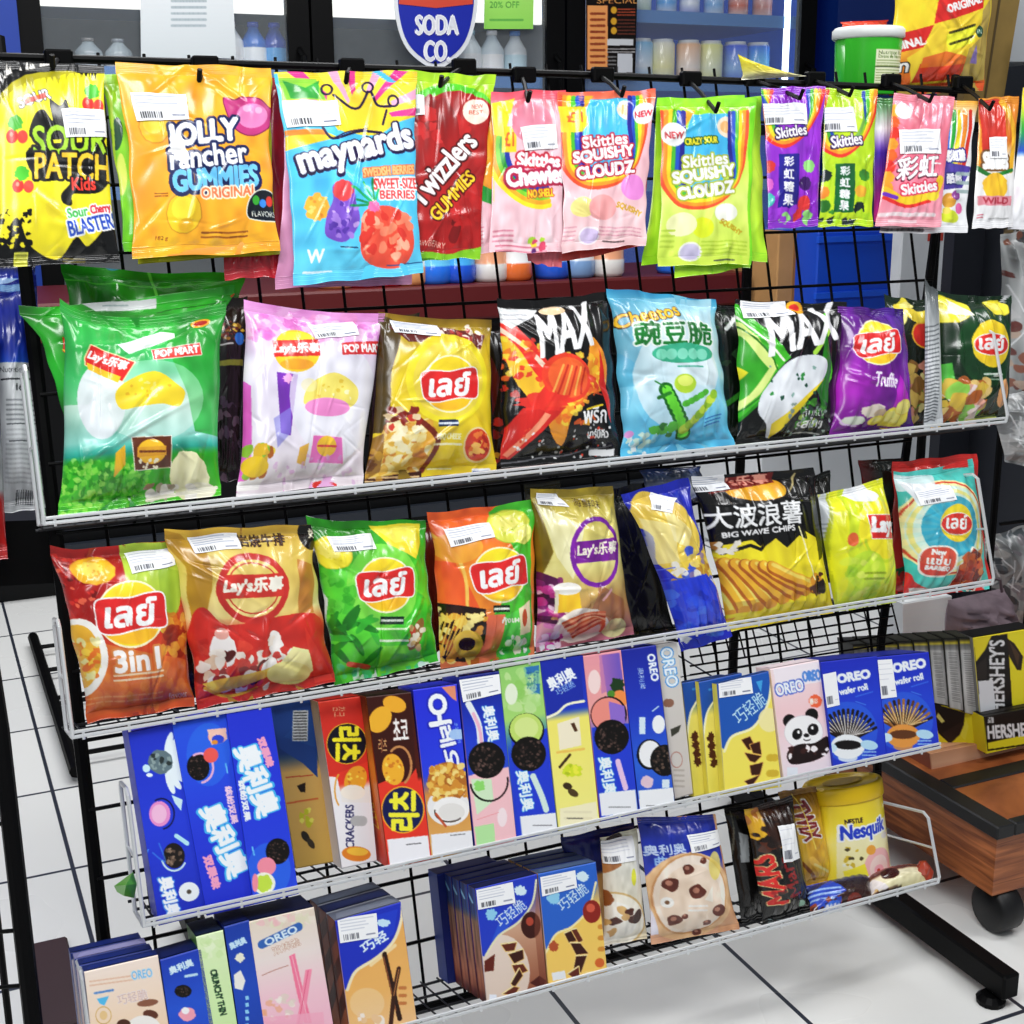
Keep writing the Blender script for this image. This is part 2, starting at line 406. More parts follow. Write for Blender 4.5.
def sticker(root,S,cv,pq,seed=0,off=.0012,name='price_sticker',m=None,faint=False):
    """white shelf label stuck on a face; pq = four photo corners, carried to the face's own coordinates"""
    uv=hap(cv.Hm,np.array(pq,float))/[cv.W,cv.H]
    c=Canvas(pq,'#f4f5f8',k=1.6,seed=seed);c.q=None
    c.Hm=homog([(0,0),(100,0),(100,100),(0,100)],[(0,0),(c.W,0),(c.W,c.H),(0,c.H)]);c.crop=(0,0,1024);c.sc=c.W/100
    if not faint:
        for i in range(4): c.line([(6,12+i*13),(60+c.rng.randint(34),12+i*13)],1.6,'#9aa0b4')
        x=10
        while x<48: w=c.rng.choice([1.2,2.2,3]);c.rect(x,68,x+w,92,'#30323c');x+=w+c.rng.choice([1.5,2.5])
        c.line([(70,82),(92,82)],3.,'#70748a')
    nx,ny=c.W+1,c.H+1;a,b=np.meshgrid(np.arange(nx)/c.W,np.arange(ny)/c.H)
    u=(uv[0,0]*(1-a)+uv[1,0]*a)*(1-b)+(uv[3,0]*(1-a)+uv[2,0]*a)*b
    v=(uv[0,1]*(1-a)+uv[1,1]*a)*(1-b)+(uv[3,1]*(1-a)+uv[2,1]*a)*b
    P=S(np.clip(u,.0,1),np.clip(v,.0,1),off).reshape(-1,3)
    return mesh(name,P,gridfaces(nx,ny),m or M_paper,root,True,c.a.reshape(-1,3))
def quad3(q,d,dt=None):
    dt=d if dt is None else dt
    return np.array([on(*q[0],dt),on(*q[1],dt),on(*q[2],d),on(*q[3],d)])
SEED=[10]
def bag(label,q,paint,d=.045,T=.028,name='chip_bag',cat='chip bag',group=None,stk=(),back='#c9ccd0',seal=.055,inset=.03,wr=1.,base='#fff',dt=None,k=None,m=None,tops=None,part='bag_body',quads=None,sag=None):
    SEED[0]+=1;sd=SEED[0]
    c=quads if quads is not None else quad3(q,d,dt);cv=Canvas(q,base,seed=sd,k=k)
    S=Surf(c,T,sd,seal,inset,wr,topseal=tops,sag=(random.Random(sd).uniform(.0,.03) if name=='chip_bag' else 0.) if sag is None else sag)
    uu=np.array([inset,1-inset,1-inset,inset]);vv=np.array([0,0,1,1.])
    cv.Hm=homog([proj(p+S.n*T*.7) for p in bil(c,uu,vv)],[(0,0),(cv.W,0),(cv.W,cv.H),(0,cv.H)]);paint(cv);cv.noise(.09,15,sd);cv.noise(.06,5,sd+1)
    o=(c[2]+c[3])/2;root=empty(name,o,label,cat,group);mm=m or M_film
    r0=max(1,int(round(S.ts*cv.H)));r1=cv.H-max(1,int(round(seal*cv.H)))
    nm=part
    body=part_grid(nm,S,cv,r0,r1,mm,root)
    part_grid('top_seal',S,cv,0,r0,mm,root);part_grid('bottom_seal',S,cv,r1,cv.H,mm,root)
    nx,ny=13,17;u,v=np.meshgrid(np.linspace(0,1,nx),np.linspace(0,1,ny));P=S(u,v,-.0004,back=True).reshape(-1,3)
    mesh('back_panel',P,gridfaces(nx,ny)[:,::-1],mm,root,True,np.tile(hx(back),(nx*ny,1)))
    for i,s in enumerate(stk): sticker(root,S,cv,s,sd+i)
    return root
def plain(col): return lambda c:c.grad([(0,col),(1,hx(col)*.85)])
class Flat:
    def __init__(s,c):
        s.c=c;n=np.cross(c[1]-c[0],c[3]-c[0]);n/=np.linalg.norm(n);s.n=n if n@(CAM-c[0])>0 else -n
    def __call__(s,u,v,off=0.): return bil(s.c,u,v)+s.n*(np.zeros_like(u)+off)[...,None]
def carton(label,q,paint,d=.0,th=.022,top='#1236a0',left=None,right=None,name='biscuit_box',cat='biscuit box',group=None,stk=(),base='#1f45b8',side=None,sidep=None,k=None,dt=None,axis=None,m=None,quads=None,lid=True):
    SEED[0]+=1;sd=SEED[0];c=quads if quads is not None else quad3(q,d,dt);cv=Canvas(q,base,seed=sd,k=k);paint(cv)
    S=Flat(c);n=S.n;A=N if axis is None else axis
    left=left or top;right=right or left;b=.0009
    cen=c.mean(0);ci=c+(cen-c)/np.linalg.norm(cen-c,axis=1)[:,None]*b*1.4          # front inset
    nx,ny=cv.W+1,cv.H+1;u,v=np.meshgrid(np.arange(nx)/cv.W,np.arange(ny)/cv.H)
    P=bil(ci,u,v).reshape(-1,3);co=cv.a.reshape(-1,3);n0=nx*ny;f=gridfaces(nx,ny)
    rim=c-n*b;bk=c+A*th
    V_=[P];C_=[co];fs=[f];cnt=n0
    def quad(p4,col):
        nonlocal cnt
        V_.append(np.array(p4));C_.append(np.tile(hx(col),(4,1)) if not isinstance(col,np.ndarray) or col.ndim==1 else col);fs.append(np.array([[cnt,cnt+1,cnt+2,cnt+3]]));cnt+=4
    ec=[cv.a[0,0],cv.a[0,-1],cv.a[-1,-1],cv.a[-1,0]]
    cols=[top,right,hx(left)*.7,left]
    for i in range(4):
        j=(i+1)%4
        quad([ci[j],ci[i],rim[i],rim[j]],np.array([ec[j],ec[i],ec[i],ec[j]]))
        quad([rim[j],rim[i],bk[i],bk[j]],cols[i])
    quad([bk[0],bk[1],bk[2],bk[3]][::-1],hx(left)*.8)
    o=(c[2]+c[3])/2;root=empty(name,o,label,cat,group)
    mm=m or M_card
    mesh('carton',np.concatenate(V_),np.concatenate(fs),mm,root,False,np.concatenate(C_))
    if lid:                               # glued end flap with its tuck line on the top
        e=.0007;t0,t1=rim[0],rim[1];tb0,tb1=bk[0],bk[1];up_=(c[0]-c[3]);up_/=np.linalg.norm(up_)
        g=lambda a,b2:(t0*(1-a)+t1*a)*(1-b2)+(tb0*(1-a)+tb1*a)*b2+up_*e
        mb=MB();mb.add([g(.03,.04),g(.97,.04),g(.9,.72),g(.1,.72)],[(0,1,2,3)],hx(top)*1.12)
        mb.add([p-up_*e for p in mb.v[:4]],[(3,2,1,0)],hx(top))
        mb.build('end_flap',mm,root,col=True)
    for i,s in enumerate(stk): sticker(root,S,cv,s,sd+i,off=.0006)
    if sidep is not None:                 # printed left side: quad in the photo, painted
        sq,sp_=sidep;cs=np.array([bk[0]-X*.0006,rim[0]-X*.0006,rim[3]-X*.0006,bk[3]-X*.0006]);c2=Canvas(sq,left,seed=sd+7);sp_(c2)
        nx,ny=c2.W+1,c2.H+1;u,v=np.meshgrid(np.arange(nx)/c2.W,np.arange(ny)/c2.H)
        mesh('side_panel',bil(cs,u,v).reshape(-1,3),gridfaces(nx,ny),mm,root,False,c2.a.reshape(-1,3))
    return root
def panel(name,c,cv,m,parent=None,smooth=False):
    nx,ny=cv.W+1,cv.H+1;u,v=np.meshgrid(np.arange(nx)/cv.W,np.arange(ny)/cv.H)
    return mesh(name,bil(np.asarray(c),u,v).reshape(-1,3),gridfaces(nx,ny),m,parent,smooth,cv.a.reshape(-1,3))

# ------------------------------------------------------------------ camera, light, world
cam=bpy.data.cameras.new('camera');cam.sensor_width=36;cam.lens=F/1024*36;cam.clip_start=.05
co_=bpy.data.objects.new('camera',cam);COL.objects.link(co_)
from mathutils import Matrix,Vector
Mx=Matrix(((rt[0],up[0],-fw[0],CAM[0]),(rt[1],up[1],-fw[1],CAM[1]),(rt[2],up[2],-fw[2],CAM[2]),(0,0,0,1)))
co_.matrix_world=Mx;bpy.context.scene.camera=co_
sc=bpy.context.scene
sc.view_settings.view_transform='Standard';sc.view_settings.look='None';sc.view_settings.exposure=.05;sc.view_settings.gamma=1
w=bpy.data.worlds.new('shop');sc.world=w;w.use_nodes=True
w.node_tree.nodes['Background'].inputs[0].default_value=(.86,.93,1,1);w.node_tree.nodes['Background'].inputs[1].default_value=.26
def area(name,loc,aim,sx,sy,e,col=(1,1,1)):
    l=bpy.data.lights.new(name,'AREA');l.shape='RECTANGLE';l.size=sx;l.size_y=sy;l.energy=e;l.color=col
    o=bpy.data.objects.new(name,l);COL.objects.link(o);o.location=tuple(loc)
    o.rotation_euler=Vector(tuple(np.asarray(aim)-np.asarray(loc))).to_track_quat('-Z','Y').to_euler();return o
area('ceiling_light_front',P0-D*.9-X*.5+V*1.55,P0-V*.15,1.3,.3,21)
area('ceiling_light_right',P0-D*.5+X*1.1+V*1.7,P0+X*.2-V*.2,.3,1.3,18)
area('ceiling_light_left',P0-D*1.1-X*1.5+V*1.3,P0-X*.2-V*.2,.3,1.2,11)
area('ceiling_light_aisle',P0+D*1.5+V*1.75,P0+D*1.6-V*1.,2.4,.8,42)
# ------------------------------------------------------------------ the shop
def tagS(o): o['kind']='structure';return o
mt=bpy.data.materials.new('white_floor_tiles');mt.use_nodes=True;nt=mt.node_tree;b=nt.nodes['Principled BSDF']
tc=nt.nodes.new('ShaderNodeTexCoord');br=nt.nodes.new('ShaderNodeTexBrick');br.offset=0;br.squash=1
br.inputs['Scale'].default_value=1;br.inputs['Brick Width'].default_value=.254;br.inputs['Row Height'].default_value=.283
br.inputs['Mortar Size'].default_value=.0034;br.inputs['Mortar Smooth'].default_value=.2
br.inputs['Color1'].default_value=(.80,.80,.78,1);br.inputs['Color2'].default_value=(.74,.745,.735,1);br.inputs['Mortar'].default_value=(.025,.03,.045,1)
nt.links.new(tc.outputs['Object'],br.inputs['Vector']);nt.links.new(br.outputs['Color'],b.inputs['Base Color']);b.inputs['Roughness'].default_value=.28
nz=nt.nodes.new('ShaderNodeTexNoise');nz.inputs['Scale'].default_value=3;mr=nt.nodes.new('ShaderNodeMapRange');mr.inputs['To Min'].default_value=.18;mr.inputs['To Max'].default_value=.4
nt.links.new(tc.outputs['Object'],nz.inputs['Vector']);nt.links.new(nz.outputs['Fac'],mr.inputs['Value']);nt.links.new(mr.outputs['Result'],b.inputs['Roughness'])
F0=P0*[1,1,0];org=F0+X*.074+D*(-.221)
fl=mesh('floor',np.array([[-6,-4,0],[7,-4,0],[7,6,0],[-6,6,0]],float),[(0,1,2,3)],mt,origin=[0,0,0]);fl.location=tuple(org);fl.rotation_euler=(0,0,yw);tagS(fl)
def Wd(u,s,z): q=P0+X*u+D*s;return np.array([q[0],q[1],z])
M_bluewall=mat('blue_wall_paint','#123a9c',rough=.5,noise=.1,ns=3)
def slab(name,o,a,b_,c,m): mb=MB();mb.box(o,a,b_,c);x=mb.build(name,m);tagS(x);return x
slab('wall_back',Wd(-4,3.75,0),X*10,D*.1,V*2.6,M_bluewall)
slab('wall_right',Wd(4.5,-3,0),X*.1,D*6.75,V*2.6,mat('grey_wall_paint','#8d9096',rough=.6,noise=.05,ns=4))
slab('wall_left',Wd(-4,-3,0),X*-.1,D*6.75,V*2.6,mat('pale_wall_paint','#a9abb0',rough=.6,noise=.05,ns=4))
# ------------------------------------------------------------------ drinks coolers behind the rack
SC=2.8
def cx(px,py=60,s=SC): q=onw(px,py,s)-P0;return q@X
def cz(px,py,s=SC): return onw(px,py,s)[2]
M_frame=mat('cooler_frame_black','#040405',rough=.5,spec=.15)
M_plast=mat('cooler_liner','#8c9092',rough=.5,noise=.25,ns=5)
M_glass=mat('cooler_glass','#dfe9ee',rough=.05,alpha=.07,spec=.5)
M_led=mat('led_strip','#dff1ff',emit=3.)
M_hdr=mat('header_light_panel','#eef0ea',emit=.9)
M_shelf=mat('cooler_shelf_wire','#4a7fc0',rough=.4)
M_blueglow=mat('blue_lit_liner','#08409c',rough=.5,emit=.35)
M_redpan=mat('maroon_panel','#5a0f12',rough=.45)
M_bottle=mat('bottle_plastic',attr=True,rough=.15,spec=.7)
zt=2.05
def cooler(label,x0,x1,liner,led):
    r=empty('drinks_cooler',Wd((x0+x1)/2,SC,0),label,'fridge','drinks coolers along the back wall')
    f=.065
    mb=MB();o=Wd(x0,SC+.03,0);W=X*(x1-x0)
    mb.box(Wd(x0,SC+.68,0),W,D*.03,V*zt);mb.box(Wd(x0,SC+.03,0),X*.03,D*.65,V*zt);mb.box(Wd(x1-.03,SC+.03,0),X*.03,D*.65,V*zt);mb.box(Wd(x0,SC+.03,zt-.04),W,D*.65,V*.04);mb.box(Wd(x0,SC+.03,.5),W,D*.65,V*.05)
    mb.build('cabinet_liner',liner,r)
    mb=MB();mb.box(Wd(x0,SC,0),X*f,D*.03,V*zt);mb.box(Wd(x1-f,SC,0),X*f,D*.03,V*zt);mb.box(Wd(x0+f,SC,zt-.1),X*(x1-x0-2*f),D*.03,V*.1);mb.box(Wd(x0+f,SC,.45),X*(x1-x0-2*f),D*.03,V*.1)
    d=mb.build('door',M_frame,r)
    mb=MB();mb.box(Wd(x0+f,SC+.012,.55),X*(x1-x0-2*f),D*.005,V*(zt-.65));mb.build('glass_pane',M_glass,d)
    mb=MB();mb.tube([Wd(x1-f*.5,SC-.0,.85),Wd(x1-f*.5,SC-.04,.87),Wd(x1-f*.5,SC-.04,1.32),Wd(x1-f*.5,SC,1.34)],.009);mb.build('handle',M_frame,d)
    mb=MB();mb.box(Wd(x0,SC,0),W,D*.05,V*.44);mb.build('base_panel',M_redpan,r)
    for z in shz:
        mb=MB();mb.box(Wd(x0+.03,SC+.06,z-.012),X*(x1-x0-.06),D*.6,V*.012);mb.box(Wd(x0+.03,SC+.055,z-.02),X*(x1-x0-.06),D*.008,V*.04);mb.build('shelf',M_shelf,r)
    if not led:
        mb=MB();mb.box(Wd(x0+f,SC+.035,cz(200,10)),X*(x1-x0-2*f),D*.02,V*.12);mb.build('header_light',M_hdr,r)
    if led:
        mb=MB();mb.box(Wd(x1-f-.03,SC+.05,.6),X*.02,D*.01,V*1.4);mb.build('light_strip',M_led,r)
    return r
zc=cz(690,84);shz=[zc,zc+.215,zc-.33]
xa,xb,xc,xd,xe=cx(20),cx(312),cx(566),cx(815),0
cooler('leftmost black framed drinks cooler with a white paper notice on its glass',xa,xb-.004,M_plast,False)
cooler('middle black framed drinks cooler behind the round soda sign',xb+.004,xc-.004,M_plast,False)
cooler('right hand black framed drinks cooler with blue lit shelves of cans',xc+.004,xd,M_blueglow,True)
# bottles and cans on the cooler shelves
def bottle(px,z,h,r,c,cap,lab,label,group,s=SC+.13,can=False):
    u=cx(px,70,s);b_=Wd(u,s,z+.001)
    root=empty('drink_can' if can else 'drink_bottle',b_,label,'can' if can else 'bottle',group)
    mb=MB()
    if can: prof=[(r*.85,0,c),(r,.006,c),(r,h*.4,lab),(r,h*.9,c),(r*.85,h*.96,'#c8ccd0'),(r*.85,h,'#c8ccd0')]
    else: prof=[(r*.9,0,c),(r,.01,c),(r,h*.2,c),(r,h*.22,lab),(r,h*.52,lab),(r,h*.54,c),(r*.95,h*.64,c),(r*.45,h*.84,c),(r*.38,h*.9,c)]
    mb.lathe(b_,V,prof,14);mb.build('can_body' if can else 'bottle_body',M_bottle,root,True,col=True)
    if not can:
        mb=MB();mb.lathe(b_+V*h*.9,V,[(r*.45,0,cap),(r*.45,h*.09,cap)],12);mb.build('cap',M_bottle,root,True,col=True)
    else:
        mb=MB();mb.lathe(b_+V*h,V,[(r*.3,0,'#ddd'),(r*.3,.002,'#ddd')],8);mb.build('pull_tab',M_bottle,root,True,col=True)
for px,c,l,t in ((640,'#7fb6e8','#dfeefa','pale blue drink can on the cooler shelf, leftmost of the lit row'),(662,'#e9e5c9','#f2e9a0','cream and yellow drink can second from the left in the lit cooler row'),(688,'#efb08a','#f2dfd2','peach coloured drink can in the middle of the lit cooler row'),(710,'#e5e690','#dfe7c0','pale yellow drink can in the lit cooler row'),(735,'#3a62d8','#8fb2f0','dark blue drink can in the lit cooler row'),(757,'#2a7be0','#7fd0ff','bright blue drink can at the right end of the lit cooler row')):
    bottle(px,zc,.15,.043,c,None,l,t,'cans in the lit cooler',can=True)
for px,c,l,t in ((640,'#a8c8b0','#cfe6d6','pale green drink can on the upper lit cooler shelf'),(665,'#e8eef8','#4f9be8','white and blue drink can on the upper lit cooler shelf'),(688,'#2b5fc8','#e3eefc','blue drink can with white band on the upper lit cooler shelf'),(712,'#d9e6f4','#7aa7e0','silvery blue drink can on the upper lit cooler shelf'),(736,'#efe6e0','#d06a50','white drink can with red band on the upper lit cooler shelf'),(760,'#dcc3c0','#b98078','dusty pink drink can on the upper lit cooler shelf')):
    bottle(px,zc+.215,.13,.035,c,None,l,t,'cans in the lit cooler',can=True)
for i,(px,c,l,cap) in enumerate(((232,'#dfe8ef','#eef3f6','#fff'),(255,'#2f6fb6','#e9f2f8','#2358b8'),(276,'#1b4f9e','#5f9bd8','#1b4fc0'),(470,'#d7e6ee','#f4f8fa','#9fd0e8'),(492,'#cfe0ea','#fff','#fff'),(515,'#d9e4ea','#b8d8e8','#3a7fc8'),(120,'#9aa4aa','#aab0b4','#8a9096'),(90,'#8c969c','#a9b0b3','#777'))):
    bottle(px,zc+.0,.16 if i<6 else .1,.04,c,cap,l,('white','mid blue','dark blue','clear','frosted white','pale blue','grey','dark grey')[i]+' drink bottle behind the glass of the '+('left cooler' if i in(0,1,2,6,7) else 'middle cooler'),'bottles in the coolers')
SK=2.0
ct=empty('low_counter',Wd(-.6,SK,0),'long black counter with a maroon top edge behind the rack','counter')
ctz=cz(600,279,SK);ce=cx(748,275,SK);ca=-3.
mb=MB();mb.box(Wd(ca,SK+.02,0),X*(ce-ca),D*.5,V*(ctz-.09));mb.build('counter_body',mat('counter_black','#08090b',rough=.5,spec=.2),ct)
mb=MB();mb.box(Wd(ca,SK,ctz-.09),X*(ce-ca+.01),D*.53,V*.09,bev=.006);mb.build('maroon_top',M_redpan,ct)
mb=MB();mb.box(Wd(ca,SK-.01,.1),X*(ce-ca),D*.02,V*.03);mb.build('bumper_strip',mat('slate_strip','#1c222c',rough=.5),ct)
pal=[('#e8481e','#f7b090','orange'),('#c8202a','#e85a4a','red'),('#f0a070','#fff0e0','peach'),('#1c76e8','#6fc0ff','blue'),('#1260d0','#4fa6f4','deep blue'),('#f0783a','#fff','apricot'),('#e9e3dc','#f4a080','cream'),('#1a64d0','#9fd8ff','sky blue'),('#7f9cc8','#e2eaf6','silver blue')]
ORD=('first','second','third','fourth','fifth','sixth','seventh','eighth','ninth','tenth','eleventh','twelfth')
for i,px in enumerate((345,372,397,420,446,470,503,528,566,592,622,690)):
    c,l,nm=pal[(2,1,1,2,3,4,6,5,7,8,6,3)[i]]
    u=cx(px,270,SK);b_=Wd(u,SK+.09,ctz+.001);h=.22;r=.05
    root=empty('drink_bottle',b_,'%s drink bottle on the counter behind the rack, %s from the left'%(nm,ORD[i]),'bottle','bottles on the counter behind the rack')
    mb=MB();mb.lathe(b_,V,[(r*.9,0,c),(r,.01,c),(r,h*.2,c),(r*.96,h*.22,l),(r*.96,h*.5,l),(r,h*.52,c),(r*.95,h*.64,c),(r*.45,h*.84,c),(r*.38,h*.9,c)],14);mb.build('bottle_body',M_bottle,root,True,col=True)
    mb=MB();mb.lathe(b_+V*h*.9,V,[(r*.45,0,'#e8e8e8'),(r*.45,h*.09,'#e8e8e8')],12);mb.build('cap',M_bottle,root,True,col=True)
# paper notices and signs on the cooler glass
M_paperw=mat('white_paper','#d5dade',rough=.7)
def sheet(name,label,q,base,paint,s=SC-.004,m=None,cat='notice',th=.002):
    c=np.array([onw(*p,s) for p in q]);cv=Canvas(q,base,k=1.5);paint(cv)
    root=empty(name,(c[2]+c[3])/2,label,cat);panel('printed_face',c,cv,m or M_paper,root)
    mb=MB();mb.add([p+D*.0008 for p in c]+[p+D*th for p in c],[(3,2,1,0),(4,5,6,7),(0,1,5,4),(1,2,6,5),(2,3,7,6),(3,0,4,7)]);mb.build('backing',M_paperw,root);return root
def pn(c):
    c.at(0,0,300).grad([(0,'#dfe6ea'),(1,'#c6d0d4')]);c.small(585,-10,700,95,5,'#9aa6ac')
sheet('paper_notice','white paper notice taped inside the left cooler door',[(140,-30),(232,-30),(236,58),(141,58)],'#d9dfe2',pn)
sheet('green_notice','light green paper note on the middle cooler door',[(485,-20),(534,-20),(533,29),(484,29)],'#9be36c',lambda c:c.at(250,0,300).grad([(0,'#a8ee78'),(1,'#93dd66')]).text('20% OFF',868,16,100,22,'#4f8f4a').small(820,60,930,76,1,'#5f9f55'))
def menu(c):
    c.at(500,0,300);c.text('SPECIAL',400,5,140,20,'#e9a060',bold=1);c.rect(298,22,366,238,'#f39a62').small(310,40,355,225,9,'#8a4a2a')
    for y in (38,76,108): c.blob(387,y,10,12,'#d9a02a',ol='#6b4a10',ow=2)
    c.small(400,30,460,60,3,'#c0603a').small(400,66,460,125,5,'#7a4636');c.rect(365,136,455,158,'#cfd2d6').small(365,165,460,185,2,'#c8c8c8').rect(400,185,452,248,'#c9cdd4').small(365,190,395,240,4,'#888')
sheet('menu_poster','black menu poster with orange strip fixed to the cooler post',[(586,-30),(638,-30),(635,76),(586,74)],'#1b1412',menu,s=SC-.01,cat='poster')
# round soda sign: red top band over a blue shield
def soda():
    cxp,cyp=436,18;s=SC-.06
    sh=[(-41,-30),(-25,-46),(0,-50),(25,-46),(41,-30),(40,0),(32,26),(18,42),(0,51),(-18,42),(-32,26),(-40,0)]
    import itertools
    q=[(cxp-44,cyp-54),(cxp+44,cyp-54),(cxp+44,cyp+54),(cxp-44,cyp+54)]
    root=empty('soda_sign',onw(cxp,cyp+50,s),'round blue and red sign reading SODA CO. above the candy bags','sign')
    def outline(k,ds,m,name,dep=.004,par=root,part=None):
        pts=np.array([[x*k,y*k] for x,y in (part or sh)]);
        P=[];
        n=len(pts)
        # smooth closed curve
        out=[]
        for i in range(n):
            a,b_,c_,d_=[pts[(i+j)%n] for j in (-1,0,1,2)]
            for t in np.linspace(0,1,5)[:-1]:
                out.append(.5*((2*b_)+(-a+c_)*t+(2*a-5*b_+4*c_-d_)*t*t+(-a+3*b_-3*c_+d_)*t**3))
        if part is not None: out=list(pts)
        A=[onw(cxp+x,cyp+y,s+ds) for x,y in out];B=[p+D*dep for p in A];m_=len(A)
        mb=MB();mb.add(A+B,[tuple(range(m_))[::-1],tuple(range(m_,2*m_))]+[(i,(i+1)%m_,m_+(i+1)%m_,m_+i) for i in range(m_)]);return mb.build(name,m,par)
    outline(1,0,mat('sign_white','#e8ecf0',rough=.4),'white_rim')
    outline(.9,-.002,mat('sign_blue','#1527a8',rough=.35),'blue_shield',.002)
    outline(1,-.004,mat('sign_red','#d84a34',rough=.35),'red_band',.002,part=[(-36,-28),(-22,-41),(0,-45),(22,-41),(36,-28),(37,-14),(0,-10),(-37,-14)])
    for t,y,w_,h_ in (('SODA',7,42,19),('CO.',33,25,20)):
        v,tr,_=glyphs(t);P=[onw(cxp+1+a*w_,cyp+y-b_*h_,s-.005) for a,b_ in v]
        P=[p+X*dx+V*dz for dx,dz in ((0,0),(.004,0),(-.004,0),(0,.003),(0,-.003)) for p in P];n_=len(v);tr=np.concatenate([tr+n_*i for i in range(5)])
        mesh('lettering',np.array(P),[tuple(k) for k in tr],mat('sign_letter','#f4f6fa',emit=.1),root)
soda()
# blue storage, cardboard and white papered fridge seen through the right of the grid
slab('wall_panel_1',Wd(cx(832),SC-.02,0),X*(cx(905)-cx(832)),D*.5,V*2.1,mat('blue_panel','#08286e',rough=.45,noise=.08,ns=2))
slab('wall_panel_2',Wd(-3.6,SC-.02,0),X*(cx(21)+3.6),D*.5,V*2.1,M_bluewall)
def boxy(name,label,cat,px0,px1,py0,py1,s,dep,m,zfloor=None,extra=None):
    a=onw(px0,py1,s);b_=onw(px1,py1,s);t=onw(px0,py0,s);z0=a[2] if zfloor is None else zfloor
    o=a*[1,1,0]+V*z0;root=empty(name,o,label,cat);mb=MB();mb.box(o,X*((b_-a)@X),D*dep,V*(t[2]-z0),bev=.004);mb.build('box_body',m,root)
    if extra: extra(root,o,(b_-a)@X,t[2]-z0)
    return root
M_cb=mat('cardboard','#b98a55',rough=.8,noise=.12,ns=9)
ph=cz(850,425,1.5)
def tape(r,o,w_,h): mb=MB();mb.box(o+X*w_*.42-D*.002,X*w_*.16,D*.002,V*h);mb.build('tape_strip',mat('brown_tape','#9a6a38',rough=.3),r)
def crate_rim(r,o,w_,h):
    m=mat('crate_rim_blue','#1a56d6',rough=.4)
    for z in (0.3,.62,.94): mb=MB();mb.box(o-X*.006-D*.012+V*h*z,X*(w_+.012),D*.012,V*.016);mb.build('rim',m,r)
boxy('cardboard_box','brown cardboard carton standing behind the grid under the purple candy bags','box',776,812,232,300,1.9,.3,M_cb,ph,tape)
boxy('blue_crate','tall blue plastic crate behind the right of the grid','crate',815,893,232,305,1.8,.3,mat('crate_blue','#0f49c4',rough=.4),ph,crate_rim)
ph=cz(850,425,1.5)
pl=empty('white_plinth',Wd(1.9,1.5,0),'low white plinth behind the right of the rack carrying the crate and the carton','plinth')
_a=(onw(770,300,1.5)-P0)@X;_b=(onw(960,300,1.5)-P0)@X
mb=MB();mb.box(Wd(_a,1.52,0),X*(_b-_a+.35),D*.72,V*(ph-.02),bev=.01);mb.build('plinth_body',mat('plinth_white','#dfe2e6',rough=.5),pl)
mb=MB();mb.box(Wd(_a-.01,1.5,ph-.02),X*(_b-_a+.37),D*.75,V*.02,bev=.004);mb.build('plinth_top',mat('plinth_top_grey','#b9bec6',rough=.5),pl)
def papers(r,o,w_,h):
    rr=random.Random(3)
    for i in range(7):
        u,z=rr.uniform(.05,.7)*w_,h*(1-rr.uniform(.08,.36));mb=MB();mb.box(o+X*u-D*.003+V*z,X*.05,D*.002,V*.05,c=rr.choice(['#7c6d6a','#c9b8a8','#5b5f66','#a8483c']));mb.build('taped_note',M_paper,r,col=True)
boxy('white_fridge','white fridge covered in taped notes behind the right end of the grid','fridge',896,952,150,330,1.55,.04,mat('fridge_white','#c9ccd0',rough=.4,noise=.1,ns=6),ph,papers)
# ------------------------------------------------------------------ the wire display rack
RACK=empty('wire_display_rack',RK(.1,-.56,.12)*[1,1,0],'black wire grid display rack leaning back, standing on splayed black feet','display rack')
GD=.125
gL,gR=-.455,.715
ztop=.53
def redge(v): return np.interp(v,[-.55,-.408,-.227,.287,.53],[.51,.533,.565,.725,.80])
mb=MB()
for u in np.arange(gL+.05,.80,.0475):
    # lowest v where this wire is inside the slanted right edge
    vs=np.linspace(-.54,ztop,60);ok=[v for v in vs if redge(v)>u]
    if ok: mb.tube([RK(u,ok[0],GD),RK(u,ztop,GD)],.0019)
for v in np.arange(-.54,ztop,.0715): mb.tube([RK(gL,v,GD-.003),RK(redge(v),v,GD-.003)],.0021)
mb.build('grid_panel',M_black,RACK)
mb=MB();mb.tube([RK(gL,-.60,GD+.004),RK(gL,.545,GD+.004)],.0075,8);mb.build('upright',M_black,RACK)
mb=MB();mb.tube([RK(redge(v),v,GD+.004) for v in (-.55,-.408,-.227,.287,.53)],.006,8);mb.build('upright',M_black,RACK)
mb=MB();mb.tube([RK(gL-.02,.52,GD-.01),RK(.2,.515,GD-.01),RK(.815,.505,GD-.01)],.0045,8)
mb.build('top_rail',M_black,RACK)
mb=MB();mb.tube([RK(gL,-.545,GD),RK(.51,-.545,GD)],.005,8);mb.build('bottom_rail',M_black,RACK)
def foot(u):
    a=Wd(u-.013,-.21,.012);mb=MB();mb.box(a,X*.026,D*.62,V*.034,bev=.003);f=mb.build('foot',M_black,RACK)
    mb=MB();mb.lathe(Wd(u-.012,-.19,0),V,[(.017,0),(.018,.006),(.012,.012)],14);mb.build('glide',M_black,f)
foot(.567);foot(-.31)
# rear struts that hold the leaning panel
for u in (-.3,):
    mb=MB();p=RK(u,-.42,GD+.004);q=p+D*.1;q[2]=.04;mb.tube([p,q],.006,8);mb.build('rear_strut',M_black,RACK)
